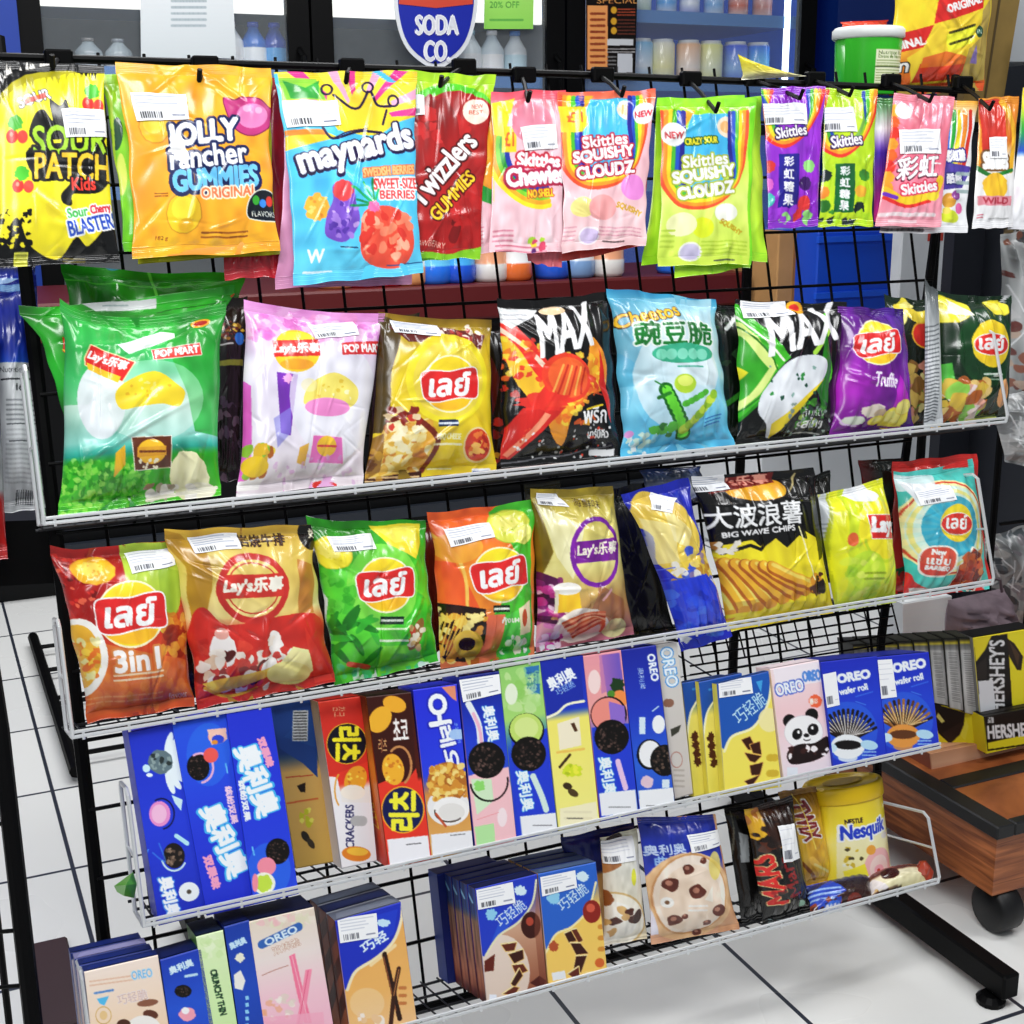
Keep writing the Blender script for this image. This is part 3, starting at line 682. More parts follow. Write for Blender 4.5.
# narrow wire shelves hooked on the panel
def shelf(label,v,u0,u1,sideL,sideR):
    root=empty('wire_shelf',RK((u0+u1)/2,v,.06),label,'shelf','wire shelves on the display rack')
    r=.0019;mb=MB()
    mb.tube([RK(u0,v,0),RK(u1,v,0)],r,8);mb.tube([RK(u0,v+.0048,-.001),RK(u1,v+.0048,-.001)],r*.9,8)
    for u in np.arange(u0+.01,u1,.042): mb.tube([RK(u,v-.0035,0),RK(u,v+.0062,-.001)],.0015,5)
    mb.build('front_rail',M_chrome,root)
    mb=MB()
    for dd in (.04,.08,.117): mb.tube([RK(u0,v-.0035,dd),RK(u1,v-.0035,dd)],.0016,6)
    for u in np.arange(u0+.012,u1,.0195): mb.tube([RK(u,v-.0005,0),RK(u,v-.0005,.12)],.0011,5)
    mb.build('wire_deck',M_deck,root)
    for u,h in ((u0,sideL),(u1,sideR)):
        if h:
            dp=.06 if u==u0 else .12;mb=MB();mb.tube([RK(u,v,0),RK(u,v+.008,-.004),RK(u,v+h-.006,.004),RK(u,v+h,.012),RK(u,v+h,dp-.008),RK(u,v+h-.006,dp-.002),RK(u,v,dp),RK(u,v,0)],.0021,6)
            mb.tube([RK(u,v+h*.5,.002),RK(u,v+h*.5,dp)],.0015,5)
            mb.build('side_loop',M_chrome,root)
    for u in (u0+.1,(u0+u1)/2,u1-.1):
        mb=MB();mb.tube([RK(u,v,.118),RK(u,v+.004,.121),RK(u,v+.004,.13),RK(u,v-.01,.131)],.0025,6)
        mb.build('hanging_hook',M_black,root)
    return root
M_deck=mat('shelf_deck_wire','#26272a',rough=.4,metal=.5)
VS=[.037,-.165,-.3535,-.516]
shelf('topmost wire shelf, holding the tall green and black chip bags',VS[0]+.0035,-.475,.697,.15,.12)
shelf('second wire shelf from the top, holding the red, gold and yellow chip bags',VS[1]+.0035,-.472,.645,.11,.14)
shelf('third wire shelf from the top, holding the upright biscuit boxes',VS[2]+.0035,-.428,.535,.13,0)
shelf('lowest wire shelf, holding chocolate cookie boxes and the yellow cocoa tub',VS[3]+.0035,-.488,.508,.13,.085)
# black side frame at the lower left
def onu(px,py,u):
    r=ray(px,py);t=((P0+X*u-CAM)@X)/(r@X);return CAM+r*t

SH3=[o for o in bpy.data.objects if o.get('label','').startswith('third wire shelf')][0]
mb=MB()
for y in (622,632,641,650,659): mb.tube([on(690,y+16,.118),on(893,y-16,.118)],.0014,5)
for px in range(694,892,14): mb.tube([on(px,628-(px-690)*.15,.118),on(px+9,664-(px-690)*.15,.118)],.0012,5)
mb.build('back_guard',M_black,SH3)

# ================================================================== products
# ------------------------------------------------------------------ row 0: pouches on the pegs
def hookrow(label,px0,py0,px1,py1,group='peg hooks on the top rail'):
    r=empty('peg_hook',on(px0,py0,.1),label,'hook',group)
    a=on(px0,py0,.113);e=on(px1,py1,.0);b_=on(px1,py1,.05)
    mb=MB();mb.tube([a,a*.5+e*.5+V*.0,e-V*.004,e-D*.006+V*.006],.0026,6);mb.build('hook_rod',M_black,r)
    mb=MB();mb.box(on(px0,py0,.113)-X*.014-V*.008,X*.028,-D*.012,V*.018,bev=.002);mb.build('hook_clip',M_black,r)
for i,(a,b_,c_,d_,t) in enumerate(((58,60,52,62,'yellow sour candy bag'),(204,66,199,76,'orange gummies bag'),(350,68,346,78,'blue bag with the crown'),(462,68,440,82,'dark red twisted candy bag'),(522,76,528,97,'pale pink chewies bag'),(600,76,622,92,'pink bag with the yellow price flash'),(688,80,716,108,'lime green squishy bag'),(752,80,800,95,'narrow purple candy bag'),(812,80,850,92,'narrow green candy bag'),(888,82,930,98,'salmon pink candy bag'),(960,84,990,106,'white and orange candy bag'))):
    hookrow('black peg hook carrying the '+t,a,b_,c_,d_)
def skrays(c,cx_,cy_,r0,w,a0,a1,cols=('#e8261c','#f58a1e','#f9d826','#3fae3a','#2468c8'),rot=0):
    for i,k in enumerate(cols): c.arc(cx_,cy_,r0-i*w,(r0-i*w)*1.1,a0,a1,w*1.15,k,rot)
def sour(c):
    c.at(0,0,300).grad([(0,'#f6ea1e'),(.7,'#f2e01c'),(1,'#e6cf10')])
    c.poly([(-60,190),(390,190),(390,235),(250,240),(130,260),(60,290),(0,330),(-60,380)],'#0c0c0c')
    r=c.rng
    for i in range(46):
        x=r.uniform(-40,400);y=np.interp(x,[-40,40,200,400],[340,275,238,230]);c.poly([(x-9,y-30),(x+9,y-30),(x+r.uniform(-14,14),y+r.uniform(5,45))],'#0c0c0c')
        c.poly([(x-5,y-36),(x+5,y-36),(x,y+r.uniform(-80,-45))],'#e7e2d8')
    c.blob(190,420,230,190,'#f8ec1c',j=.03,al=.7)
    c.poly([(-60,700),(10,790),(60,730),(110,830),(200,880),(260,800),(300,830),(420,720),(440,1000),(-60,1000)],'#0b0b0b')
    c.dots(60,-20,690,110,830,10,['#0b0b0b','#f2e01c'])
    c.poly([(120,380),(150,365),(180,400),(170,330),(205,350),(225,330),(240,370),(290,400),(290,450),(110,460)],'#0b0b0b')
    c.poly([(100,490),(380,480),(385,570),(340,640),(250,650),(245,690),(215,680),(210,650),(240,600),(130,600)],'#0b0b0b')
    c.text('SOUR',240,462,250,95,'#a6d82a',rot=2,bold=6,ol='#0b0b0b',ow=14)
    c.text('PATCH',248,552,255,88,'#f6c32a',rot=0,bold=6,ol='#0b0b0b',ow=14)
    c.text('Kids',286,612,80,44,'#f0402c',rot=4,bold=3,ol='#0b0b0b',ow=9)
    c.text('SOUR',118,325,110,34,'#f4f4f4',rot=18,bold=3,ol='#444',ow=4).rect(85,318,160,335,'#d8453a',rot=18,al=.7)
    for x,y in ((60,430),(80,600),(318,325)):
        c.blob(x-18,y+18,20,24,'#e8392c').blob(x+18,y+22,18,22,'#ee5040').blob(x-5,y-25,24,26,'#57b83a',rot=40,j=.15).blob(x-20,y+12,6,8,'#ff9080')
    c.text('Sour',265,712,70,34,'#55b860',rot=12,bold=3,ol='#fff',ow=7).text('Cherry',345,700,70,38,'#e03048',rot=12,bold=3,ol='#fff',ow=7)
    c.text('BLASTERS',318,752,170,52,'#2456b8',rot=14,bold=4,ol='#fff',ow=8)
    c.blob(185,700,30,34,'#e8cf30',j=.15,al=.8)
    c.rect(58,852,104,905,'#d6d65a').small(62,856,100,900,3,'#8a8a20').small(220,870,290,892,2,'#8a7f20')
    c.rect(-20,840,5,910,'#dfe6ea')
bag('black and yellow sour candy bag, first on the top rail at the far left',[(-12,60),(104,66),(120,262),(-8,268)],sour,d=.03,T=.012,name='candy_pouch',cat='candy bag',group='candy bags hanging on the pegs',stk=[[(61,106),(104,105),(108,131),(66,134)]],back='#222',seal=.04,part='pouch_body')
bag('bright green candy bag showing as a strip left of the orange gummies bag',[(99,74),(240,76),(240,246),(124,252)],lambda c:c.at(0,0,300).grad([(0,'#9ede1e'),(1,'#6fc41a')]).blob(405,480,20,60,'#1c5a3c').blob(420,620,16,70,'#d6f06a').line([(375,260),(420,840)],10,'#c2f04a'),d=.045,T=.006,name='candy_pouch',cat='candy bag',group='candy bags hanging on the pegs',back='#7cc41a',part='pouch_body')
bag('yellow-green candy bag peeking out below the orange gummies bag',[(128,75),(272,75),(280,254),(138,264)],plain('#c9cf22'),d=.042,T=.006,name='candy_pouch',cat='candy bag',group='candy bags hanging on the pegs',back='#b8c020',part='pouch_body')
def jolly(c):
    c.at(0,0,300).grad([(0,'#fca620'),(.6,'#fd9c1c'),(1,'#f9b524')])
    c.grad([(0,'#fdae22'),(1,'#fb9616')],al=.4)
    c.blob(530,440,52,55,'#e9b41c',j=.04,ol='#c8860f',ow=4).blob(525,430,34,34,'#f6d13a')
    c.poly([(765,345),(800,350),(830,335),(880,340),(915,370),(930,375),(925,430),(880,465),(840,465),(800,440),(775,390)],'#b8407e',ol='#7a2352',ow=5).blob(860,400,52,44,'#d97fae').blob(842,375,14,12,'#e7a6c8').blob(880,380,12,12,'#e7a6c8')
    c.blob(632,735,58,66,'#e6b71a',j=.03,ol='#b98512',ow=4).blob(628,720,40,40,'#f4d23a').blob(640,775,26,22,'#e2a80f')
    N_='#16295e'
    c.text('JOLLY',695,472,240,96,N_,rot=6,bold=26).text('JOLLY',695,472,240,96,'#fff',rot=6,bold=9)
    c.text('rancher',715,540,262,72,N_,rot=6,bold=24).text('GUMMIES',738,620,290,76,N_,rot=5,bold=26)
    c.text('rancher',715,540,262,72,'#fff',rot=6,bold=6)
    c.text('GUMMIES',738,618,285,70,'#6cb4ea',rot=5,bold=7,ol='#fff',ow=0)
    c.blob(612,520,26,56,'#fff',rot=30,j=.2).text('ORIGINAL',785,662,190,34,'#e87a52',rot=4,bold=3,ol='#fde9c8',ow=7)
    c.poly([(855,748),(852,700),(875,665),(905,655),(935,665),(945,690),(952,752)],'#101d2c',ol='#e9efe0',ow=4).blob(878,690,12,16,'#3f9a3a').blob(902,700,12,14,'#3a7fd0').blob(925,692,12,18,'#c0392b').text('FLAVORS',903,735,80,18,'#e8e8d8',bold=1)
    c.text('182 g',563,816,42,16,'#5a3010',bold=1).small(695,790,845,818,2,'#6a4312',rot=3).small(530,665,575,682,2,'#6a4312')
    c.poly([(470,870),(700,905),(960,860),(960,900),(700,930),(480,900)],'#e8c828',al=.8)
bag('orange gummies bag with blue lettering and a purple fruit',[(115,62),(271,68),(280,251),(133,259)],jolly,d=.03,T=.009,name='candy_pouch',cat='candy bag',group='candy bags hanging on the pegs',stk=[[(133,93),(187,95),(190,122),(138,123)]],back='#e88f1a',part='pouch_body')
bag('dark crimson candy bag showing right of the orange gummies bag',[(200,80),(284,78),(292,276),(225,280)],lambda c:c.grad([(0,'#a81830'),(.5,'#7a1028'),(1,'#b02a3a')]),d=.05,T=.005,name='candy_pouch',cat='candy bag',group='candy bags hanging on the pegs',back='#7a1028',part='pouch_body')
bag('light pink candy bag peeking out below the blue bag with the crown',[(283,76),(408,76),(412,284),(275,289)],plain('#f4a6cc'),d=.043,T=.005,name='candy_pouch',cat='candy bag',group='candy bags hanging on the pegs',back='#f0a0c8',part='pouch_body')
def mayn(c):
    c.at(250,0,300).grad([(0,'#58c4ee'),(.5,'#4db4ea'),(1,'#6cc6f0')])
    c.rays(365,430,420,22,['#f7d21e','#ee3d8e','#f9e04a','#f7a6c4','#fbe04a'],a0=0,a1=180)
    c.poly([(80,245),(115,245),(135,530),(90,530)],'#5cc6f0')
    c.poly([(118,262),(240,262),(265,345),(122,345)],'#8fd04a').poly([(130,270),(200,300),(250,265),(240,340),(150,340)],'#3fa04a')
    c.poly([(90,530),(190,490),(340,470),(480,440),(620,400),(620,560),(90,640)],'#52b8ec').poly([(115,480),(240,455),(300,485),(120,530)],'#f6ce20').rect(115,455,260,475,'#f08a2a')
    c.blob(400,430,90,50,'#f8d428',al=.9).poly([(270,300),(330,370),(365,310),(410,320),(440,380),(480,360),(450,440),(300,460)],'#f7d028')
    K_='#26124a'
    c.line([(250,450),(285,490),(380,465),(450,470)],9,K_).line([(285,490),(330,470),(400,455)],5,K_)
    c.line([(290,330),(345,380),(375,378),(405,315)],9,K_).line([(415,320),(435,370),(480,375)],9,K_).line([(455,440),(465,390)],9,K_)
    for x,y in ((270,305),(405,298),(487,355)): c.arc(x,y,17,20,0,360,8,K_)
    c.text('maynards',365,535,400,125,K_,rot=14,bold=20,arch=0).text('maynards',365,531,395,118,'#eaf3fb',rot=14,bold=9)
    c.text('SWEDISH BERRIES',478,600,180,28,'#f6b07a',rot=6,bold=3,ol='#e06a30',ow=5).text('SWEET-SIZE',500,643,150,36,'#f04a4a',rot=3,bold=3,ol='#fff',ow=7).text('BERRIES',505,680,120,28,'#f04a4a',rot=2,bold=2,ol='#fff',ow=7)
    c.blob(232,725,40,46,'#f2a83a',j=.14).dots(10,205,690,262,760,8,['#f8c66a','#e08a22'])
    c.poly([(285,650),(345,640),(360,700),(375,770),(330,835),(265,820),(262,760),(285,700)],'#7a58b8').blob(318,668,34,36,'#d84a4e',j=.06).dots(26,275,710,365,820,10,['#9a7cd0','#5f3f9c','#b79ae0'])
    for i,(x,y) in enumerate(((350,655),(365,700),(390,640),(420,630),(440,665),(345,720))): c.line([(425,715),(x,y)],9,'#1f8a5a' if i%2 else '#2aa86a')
    c.poly([(385,750),(430,720),(500,725),(545,770),(560,850),(520,905),(440,912),(385,870)],'#e85a44').blob(425,722,22,20,'#f06a9a',j=.2).dots(34,395,750,545,890,13,['#f2836a','#d43f30','#f4a088'],asp=1.6)
    c.line([(470,905),(590,895)],4,'#1f5a8a').line([(315,852),(370,852)],5,'#184060')
    c.text('W',232,880,55,40,'#fff',bold=4).line([(200,930),(290,930)],10,'#cfeaf8').grad([(0,'#6cc6f0'),(1,'#62bdea')],pts=[(140,935),(600,920),(600,960),(150,975)])
bag('sky blue candy bag with a yellow crown and a red berry',[(274,72),(417,71),(423,273),(294,286)],mayn,d=.026,T=.009,name='candy_pouch',cat='candy bag',group='candy bags hanging on the pegs',stk=[[(285,102),(338,103),(341,130),(288,131)]],back='#58b8e8',part='pouch_body')
def twiz(c):
    c.at(250,0,300).grad([(0,'#a6d81e'),(1,'#8ec81c')]).arc(690,470,150,160,20,170,34,'#5cbf2a')
    c.poly([(560,440),(600,370),(680,325),(760,335),(830,400),(840,880),(560,860)],'#a01818',j=0) if False else c.poly([(540,440),(600,370),(680,325),(760,335),(830,400),(800,840),(700,868),(560,860)],'#a31a1a')
    c.dots(24,575,360,740,520,26,['#b82020','#8a1010','#c23030']).blob(675,460,34,110,'#8e1212',rot=10).dots(16,690,640,800,840,24,['#7a0e10','#b01f1f'])
    c.blob(770,405,46,50,'#f6d9c6').text('NEW',775,385,40,18,'#c23a2a',bold=1).text('BEST',770,408,50,16,'#c23a2a',bold=1)
    c.text('Twizzlers',655,610,290,78,'#55060a',rot=49,bold=15).text('Twizzlers',655,610,290,74,'#f4f0f0',rot=49,bold=6)
    c.text('GUMMIES',690,700,190,42,'#f4c21e',rot=46,bold=4,ol='#5a0a0a',ow=8).text('STRAWBERRY',610,840,120,16,'#f0c0b0',rot=-6,bold=1)
    c.poly([(560,860),(700,868),(830,830),(830,960),(560,960)],'#7fb81e').line([(560,882),(720,888)],8,'#3f7a10')
bag('dark red and lime candy bag with slanted white lettering, fourth on the top rail',[(398,70),(496,76),(480,258),(402,262)],twiz,d=.036,T=.007,name='candy_pouch',cat='candy bag',group='candy bags hanging on the pegs',stk=[[(414,101),(425,101),(425,124),(416,125)]],back='#8ec81c',part='pouch_body')
PK='#f2b9c4'
def chew(c,base=PK):
    c.at(250,0,300).grad([(0,'#f0596a'),(.1,'#f28a94'),(.16,base),(1,'#f3c0c8')])
    c.poly([(835,350),(870,340),(910,330),(880,420),(840,560),(835,700)],'#f8d41e')
    for i,k in enumerate(('#f9d820','#f6a01e','#7fc43a','#2f9a44','#2244a0')): c.arc(990,500,150-i*-0+ (20-i*13),205-i*15,170,280,18,k)
    c.text('£1',882,470,30,50,'#e6502e',bold=3) ; c.rect(858,430,905,520,'#f6cf1e');c.text('£1',882,475,28,48,'#e06a30',bold=3)
    c.blob(960,420,70,70,'#e98a9c').text('Skittles',985,548,150,42,'#fff',rot=-2,bold=5,ol='#c43048',ow=11).text('Chewies',975,600,200,58,'#fff',rot=6,bold=7,ol='#a81c50',ow=14).text('NO SHELL',990,660,90,26,'#f0c020',rot=4,bold=2,ol='#c0482a',ow=4)
    c.small(850,830,1010,880,3,'#c06a7c').dots(8,940,810,1010,850,12,['#f2cf3a','#9ac840','#d0506a','#6a3a7a']).small(840,780,900,830,3,'#c88090')
bag('yellow and pink chewy candy bag sliver left of the pink chewies bag',[(476,96),(545,94),(540,250),(464,254)],lambda c:c.at(250,0,300).grad([(0,'#f6cf1e'),(.35,'#f8d020'),(.5,'#f4b8c4'),(1,'#f3bcc6')]).poly([(800,400),(850,400),(850,640),(800,620)],'#e0402c').poly([(820,400),(860,400),(850,680),(790,640)],'#f49a20').poly([(760,600),(850,650),(850,700),(760,660)],'#2f9a44').small(740,760,800,830,5,'#c88090'),d=.04,T=.004,name='candy_pouch',cat='candy bag',group='candy bags hanging on the pegs',back='#e89aa8',part='pouch_body')
bag('coral candy bag tilting out below the pale pink chewies bag',[(500,92),(570,94),(562,268),(528,262)],plain('#ee7f88'),d=.043,T=.004,name='candy_pouch',cat='candy bag',group='candy bags hanging on the pegs',back='#ee8a90',part='pouch_body')
bag('pale pink chewies bag with a rainbow and a crooked price label',[(491,92),(566,90),(564,252),(489,252)],chew,d=.032,T=.006,name='candy_pouch',cat='candy bag',group='candy bags hanging on the pegs',stk=[[(519,128),(555,124),(559,148),(523,152)]],back='#e89aa8',part='pouch_body')
bag('red-edged candy bag peeking out below the pink bag with the yellow price flash',[(562,94),(652,92),(646,246),(558,262)],plain('#ef5a50'),d=.043,T=.004,name='candy_pouch',cat='candy bag',group='candy bags hanging on the pegs',back='#e85a50',part='pouch_body')
def squish(c,g=False):
    c.at(500,0,300)
    if g: c.grad([(0,'#8ae01c'),(.1,'#9ee62a'),(.6,'#d6f07a'),(1,'#c8ec5a')])
    else: c.grad([(0,'#f0664a'),(.07,'#f4806a'),(.12,'#f4b0bc'),(1,'#f6c3c6')])
    dx=340 if g else 0;dy=52 if g else 0
    x0=360+dx;y0=460+dy
    cols=['#f05a28','#f7941e','#f9d624','#5ab83c','#1f5fc0','#2a2a90']
    c.poly([(225+dx-10,325+dy),(330+dx,325+dy),(270+dx,420+dy),(250+dx,560+dy),(215+dx,560+dy)],'#f9a01e')
    c.poly([(318+dx,340+dy),(450+dx,335+dy),(440+dx,520+dy),(400+dx,600+dy),(300+dx,600+dy),(262+dx,480+dy)],'#4fb4ea').blob(430+dx,385+dy,30,38,'#f6dcc0').blob(425+dx,385+dy,17,22,'#f2b27a')
    for i,k in enumerate(cols): c.line([(222+dx+i*14,330+dy),(214+dx+i*13,480+dy),(222+dx+i*12,580+dy-i*3),(270+dx+i*8,650+dy-i*10),(350+dx,660+dy-i*12),(430+dx,625+dy-i*8),(480+dx-i*6,540+dy),(500+dx-i*12,440+dy),(505+dx-i*12,330+dy)],16,k)
    oc='#a7b53a' if g else '#b81f3c'
    c.text('Skittles',358+dx,500+dy,150,40,oc,rot=6,bold=13).text('SQUISHY',355+dx,550+dy,205,44,oc,rot=8,bold=15).text('CLOUDZ',360+dx,603+dy,190,40,oc,rot=8,bold=15)
    c.text('Skittles',358+dx,500+dy,150,40,'#fff',rot=6,bold=4).text('SQUISHY',355+dx,550+dy,205,44,'#fff' ,rot=8,bold=6).text('CLOUDZ',360+dx,603+dy,190,40,'#fff',rot=8,bold=6)
    if g:
        c.blob(595,462,38,42,'#f3f7f4').text('NEW',597,466,56,24,'#c04a50',bold=2);c.text('CRAZY SOUR',685,485,110,22,'#f4e020',rot=4,bold=2,ol='#2a6a1a',ow=6)
        c.blob(690,780,36,34,'#d8ee20').blob(620,770,50,40,'#f2f4b0').blob(655,860,34,26,'#c8c0e4',ol='#f6f8e0',ow=6).blob(770,730,40,30,'#f4f6e4').rect(540,350,550,900,'#8be020').rect(850,350,872,910,'#7fd81c')
        c.text('SQUISHY',785,780,80,20,'#c0a020',rot=-32,bold=2).small(690,820,840,870,4,'#a8c840').small(735,880,800,895,1,'#555').small(560,780,600,850,4,'#b0cc50')
    else:
        c.poly([(205,370),(300,368),(303,440),(285,468),(215,468)],'#f9d31c').text('£1',262,410,50,40,'#e8701e',bold=3).blob(490,398,38,42,'#fbeef0').text('NEW',490,400,58,24,'#c8384a',rot=4,bold=2)
        c.blob(285,725,40,32,'#f6e28a').blob(350,725,46,40,'#f3a0a0').blob(455,660,42,42,'#e88ad0').blob(310,810,30,22,'#cbb8e4',ol='#fbe8f0',ow=6).text('SQUISHY',440,730,90,20,'#c89a1a',rot=-18,bold=2).small(340,780,480,812,3,'#cf8a9a').small(358,818,425,832,1,'#444').small(225,780,265,830,4,'#cf94a0')
bag('pink squishy candy bag with a yellow one pound flash',[(557,92),(656,90),(646,244),(562,253)],squish,d=.03,T=.006,name='candy_pouch',cat='candy bag',group='candy bags hanging on the pegs',back='#e8a0a8',part='pouch_body')
gr=lambda c:c.grad([(0,'#8ddb1c'),(.5,'#b8e84a'),(1,'#a0e02a')])
bag('lime candy bag showing as a strip left of the front lime squishy bag',[(657,98),(745,96),(740,262),(642,265)],gr,d=.048,T=.004,name='candy_pouch',cat='candy bag',group='candy bags hanging on the pegs',back='#8cd020',part='pouch_body')
bag('lime candy bag fanned out at the right of the front lime squishy bag',[(668,100),(762,96),(767,262),(680,262)],gr,d=.042,T=.004,name='candy_pouch',cat='candy bag',group='candy bags hanging on the pegs',back='#8cd020',part='pouch_body')
bag('lime candy bag whose corner hangs lowest below the front lime squishy bag',[(664,100),(758,98),(750,268),(675,278)],gr,d=.038,T=.004,name='candy_pouch',cat='candy bag',group='candy bags hanging on the pegs',back='#8cd020',part='pouch_body')
bag('lime green squishy candy bag with a rainbow, seventh on the top rail',[(659,98),(757,98),(752,264),(657,266)],lambda c:squish(c,True),d=.03,T=.006,name='candy_pouch',cat='candy bag',group='candy bags hanging on the pegs',back='#a0dc3a',part='pouch_body')
def narrow(c,base,dk,x0,lab,fr,ch):
    c.at(744,0,280).grad([(0,base),(1,dk)])
    for i,k in enumerate(('#e8381c','#f5921e','#f6d21e','#5ab03a','#1f55b0')): c.line([(x0+45+i*-12,330),(x0+10+i*8,450),(x0+20+i*9,530-i*5),(x0+80,570-i*14),(x0+150-i*5,520-i*4),(x0+200-i*9,430),(x0+225-i*14,330)],14,k)
    c.blob(x0+105,440,62,90,dk,al=.6);c.text('Skittles',x0+100,513,110,46,'#3a1a5a',rot=8,bold=9).text('Skittles',x0+100,512,106,42,'#fff',rot=8,bold=3)
    c.rect(x0+58,598,x0+128,775,lab)
    for i,t in enumerate(ch): c.text(t,x0+92,625+i*42,34,32,'#eef0f4',bold=2)
    for i,(x,y) in enumerate(((25,640),(165,640),(20,700),(150,700),(25,750),(150,760))): c.blob(x0+x,y,22,22,fr[i%len(fr)],j=.1)
    c.dots(10,x0,770,x0+190,815,14,[base,fr[0],fr[1]])
bag('narrow purple candy bag with a navy strip, eighth on the top rail',[(761,88),(826,86),(818,226),(768,229)],lambda c:narrow(c,'#9440c8','#8a28b8',70,'#2a2288',['#d03a3a','#8ac878','#e070c8','#4a1a6a','#48b8b0'],'彩虹糖果'),d=.03,T=.007,name='candy_pouch',cat='candy bag',group='candy bags hanging on the pegs',stk=[[(764,107),(805,108),(806,133),(763,132)]],back='#8030b0',part='pouch_body')
bag('narrow lime candy bag with a dark green strip, ninth on the top rail',[(824,88),(878,90),(873,226),(818,227)],lambda c:narrow(c,'#a8d81e','#b8dc1c',275,'#1c6a3c',['#2a3a3a','#4a8a3a','#f08a2a','#f0a83a','#3a7a30'],'彩虹糖果'),d=.034,T=.007,name='candy_pouch',cat='candy bag',group='candy bags hanging on the pegs',stk=[[(823,107),(853,107),(856,132),(823,131)]],back='#98c81e',part='pouch_body')
bag('magenta candy bag sliver between the narrow lime bag and the salmon pink bag',[(872,98),(900,98),(895,222),(874,222)],lambda c:c.grad([(0,'#3a7a40'),(.25,'#e8e4ea'),(.45,'#4a2a90'),(1,'#c83a8a')]),d=.043,T=.003,name='candy_pouch',cat='candy bag',group='candy bags hanging on the pegs',back='#b8307a',part='pouch_body')
def mix(c):
    c.at(744,0,280).grad([(0,'#f6a040'),(.15,'#f4f4f6'),(1,'#eceef2')])
    for i,k in enumerate(('#2a3aa0','#1f6fd0','#35a048','#f2d020','#f08a20','#d83a2a')): c.line([(730+i*20,400),(725+i*21,480),(720+i*16,600)],19,k)
    c.poly([(700,570),(840,590),(800,670),(720,680)],'#5a4a9a').text('彩虹糖',775,550,70,40,'#fff',rot=4,bold=5,ol='#3a3a8a',ow=9).text('酷熊',770,635,55,36,'#f0f0fa',bold=4,ol='#3a3a7a',ow=8)
    c.blob(750,720,26,30,'#c8903a').blob(775,700,16,20,'#8a4a90').blob(755,785,34,26,'#c8d83a').blob(790,750,14,22,'#d86a9a').blob(742,760,14,14,'#e8c860').small(520,825,660,845,1,'#444',w=14).small(780,600,840,700,3,'#9aa')
bag('white candy bag with a rainbow corner showing behind the salmon pink bag',[(905,97),(978,101),(967,233),(880,233)],mix,d=.038,T=.005,name='candy_pouch',cat='candy bag',group='candy bags hanging on the pegs',back='#d8dade',part='pouch_body')
def salm(c):
    c.at(744,0,280).grad([(0,'#f08a98'),(.5,'#f4768a'),(1,'#f4a0ac')])
    for i,(x,y) in enumerate(((560,400),(552,440),(550,480),(545,520),(540,560),(535,600),(530,640),(528,680))): c.blob(x,y,22,24,['#f7a01e','#f46a1e','#e83a20'][i%3 if i<6 else 0],j=.12)
    c.line([(520,690),(580,730),(660,715),(700,690),(720,650)],34,'#f6c01e').line([(520,715),(590,750),(680,730)],12,'#e8322a').line([(520,700),(560,720)],14,'#7a3ac0').blob(690,705,26,24,'#f8d43a')
    c.blob(592,400,28,30,'#f8e6e8').text('彩虹',635,608,150,84,'#5a1030',rot=6,shear=.2,bold=9).text('彩虹',635,606,146,80,'#fff',rot=6,shear=.2,bold=5).text('Skittles',640,680,130,38,'#fff',rot=10,bold=4,ol='#d83a5a',ow=8)
    c.small(510,760,700,800,1,'#fff',w=14,al=.6).rect(540,800,640,812,'#f8c8d0').line([(690,590),(722,590)],5,'#fff')
bag('salmon pink candy bag with fruit border, tenth on the top rail',[(894,93),(955,97),(941,227),(875,226)],salm,d=.03,T=.007,name='candy_pouch',cat='candy bag',group='candy bags hanging on the pegs',stk=[[(899,128),(939,128),(941,152),(900,152)]],back='#e87a8a',part='pouch_body')
def orw(c):
    c.at(744,0,280).grad([(0,'#d88a20'),(.35,'#c8701a'),(.5,'#e8e4e0'),(1,'#e6e6ea')]).poly([(870,360),(950,360),(960,600),(870,600)],'#c83a24').line([(950,370),(990,480),(975,620)],22,'#f0a81e').line([(860,380),(865,600)],22,'#e89018').text('Skittles',920,585,84,60,'#fff',rot=0,bold=7,ol='#7a5a30',ow=11)
    c.line([(850,600),(900,640),(980,620)],14,'#2a7a3a').blob(918,680,44,50,'#f0b428',j=.06).rect(860,715,980,750,'#d88a94').text('WILD',920,732,90,22,'#a84050',bold=2).small(860,780,880,800,2,'#c06070').small(900,790,970,802,1,'#999')
bag('white and orange candy bag with a yellow ball, eleventh on the top rail',[(979,98),(1019,96),(1013,227),(972,229)],orw,d=.033,T=.006,name='candy_pouch',cat='candy bag',group='candy bags hanging on the pegs',stk=[[(988,137),(1005,137),(1006,158),(989,158)]],back='#d8d0c8',part='pouch_body')
bag('white rainbow candy bag at the right end of the top rail',[(1023,88),(1060,88),(1052,232),(1008,229)],lambda c:c.at(744,0,280).grad([(0,'#f6d020'),(.12,'#e8e41e'),(.3,'#2a9a4a'),(.45,'#1f55b0'),(.5,'#f0f0f4'),(1,'#e8e8ee')]).blob(1000,700,20,40,'#f0e4ec'),d=.036,T=.006,name='candy_pouch',cat='candy bag',group='candy bags hanging on the pegs',back='#d8d8dc',part='pouch_body')
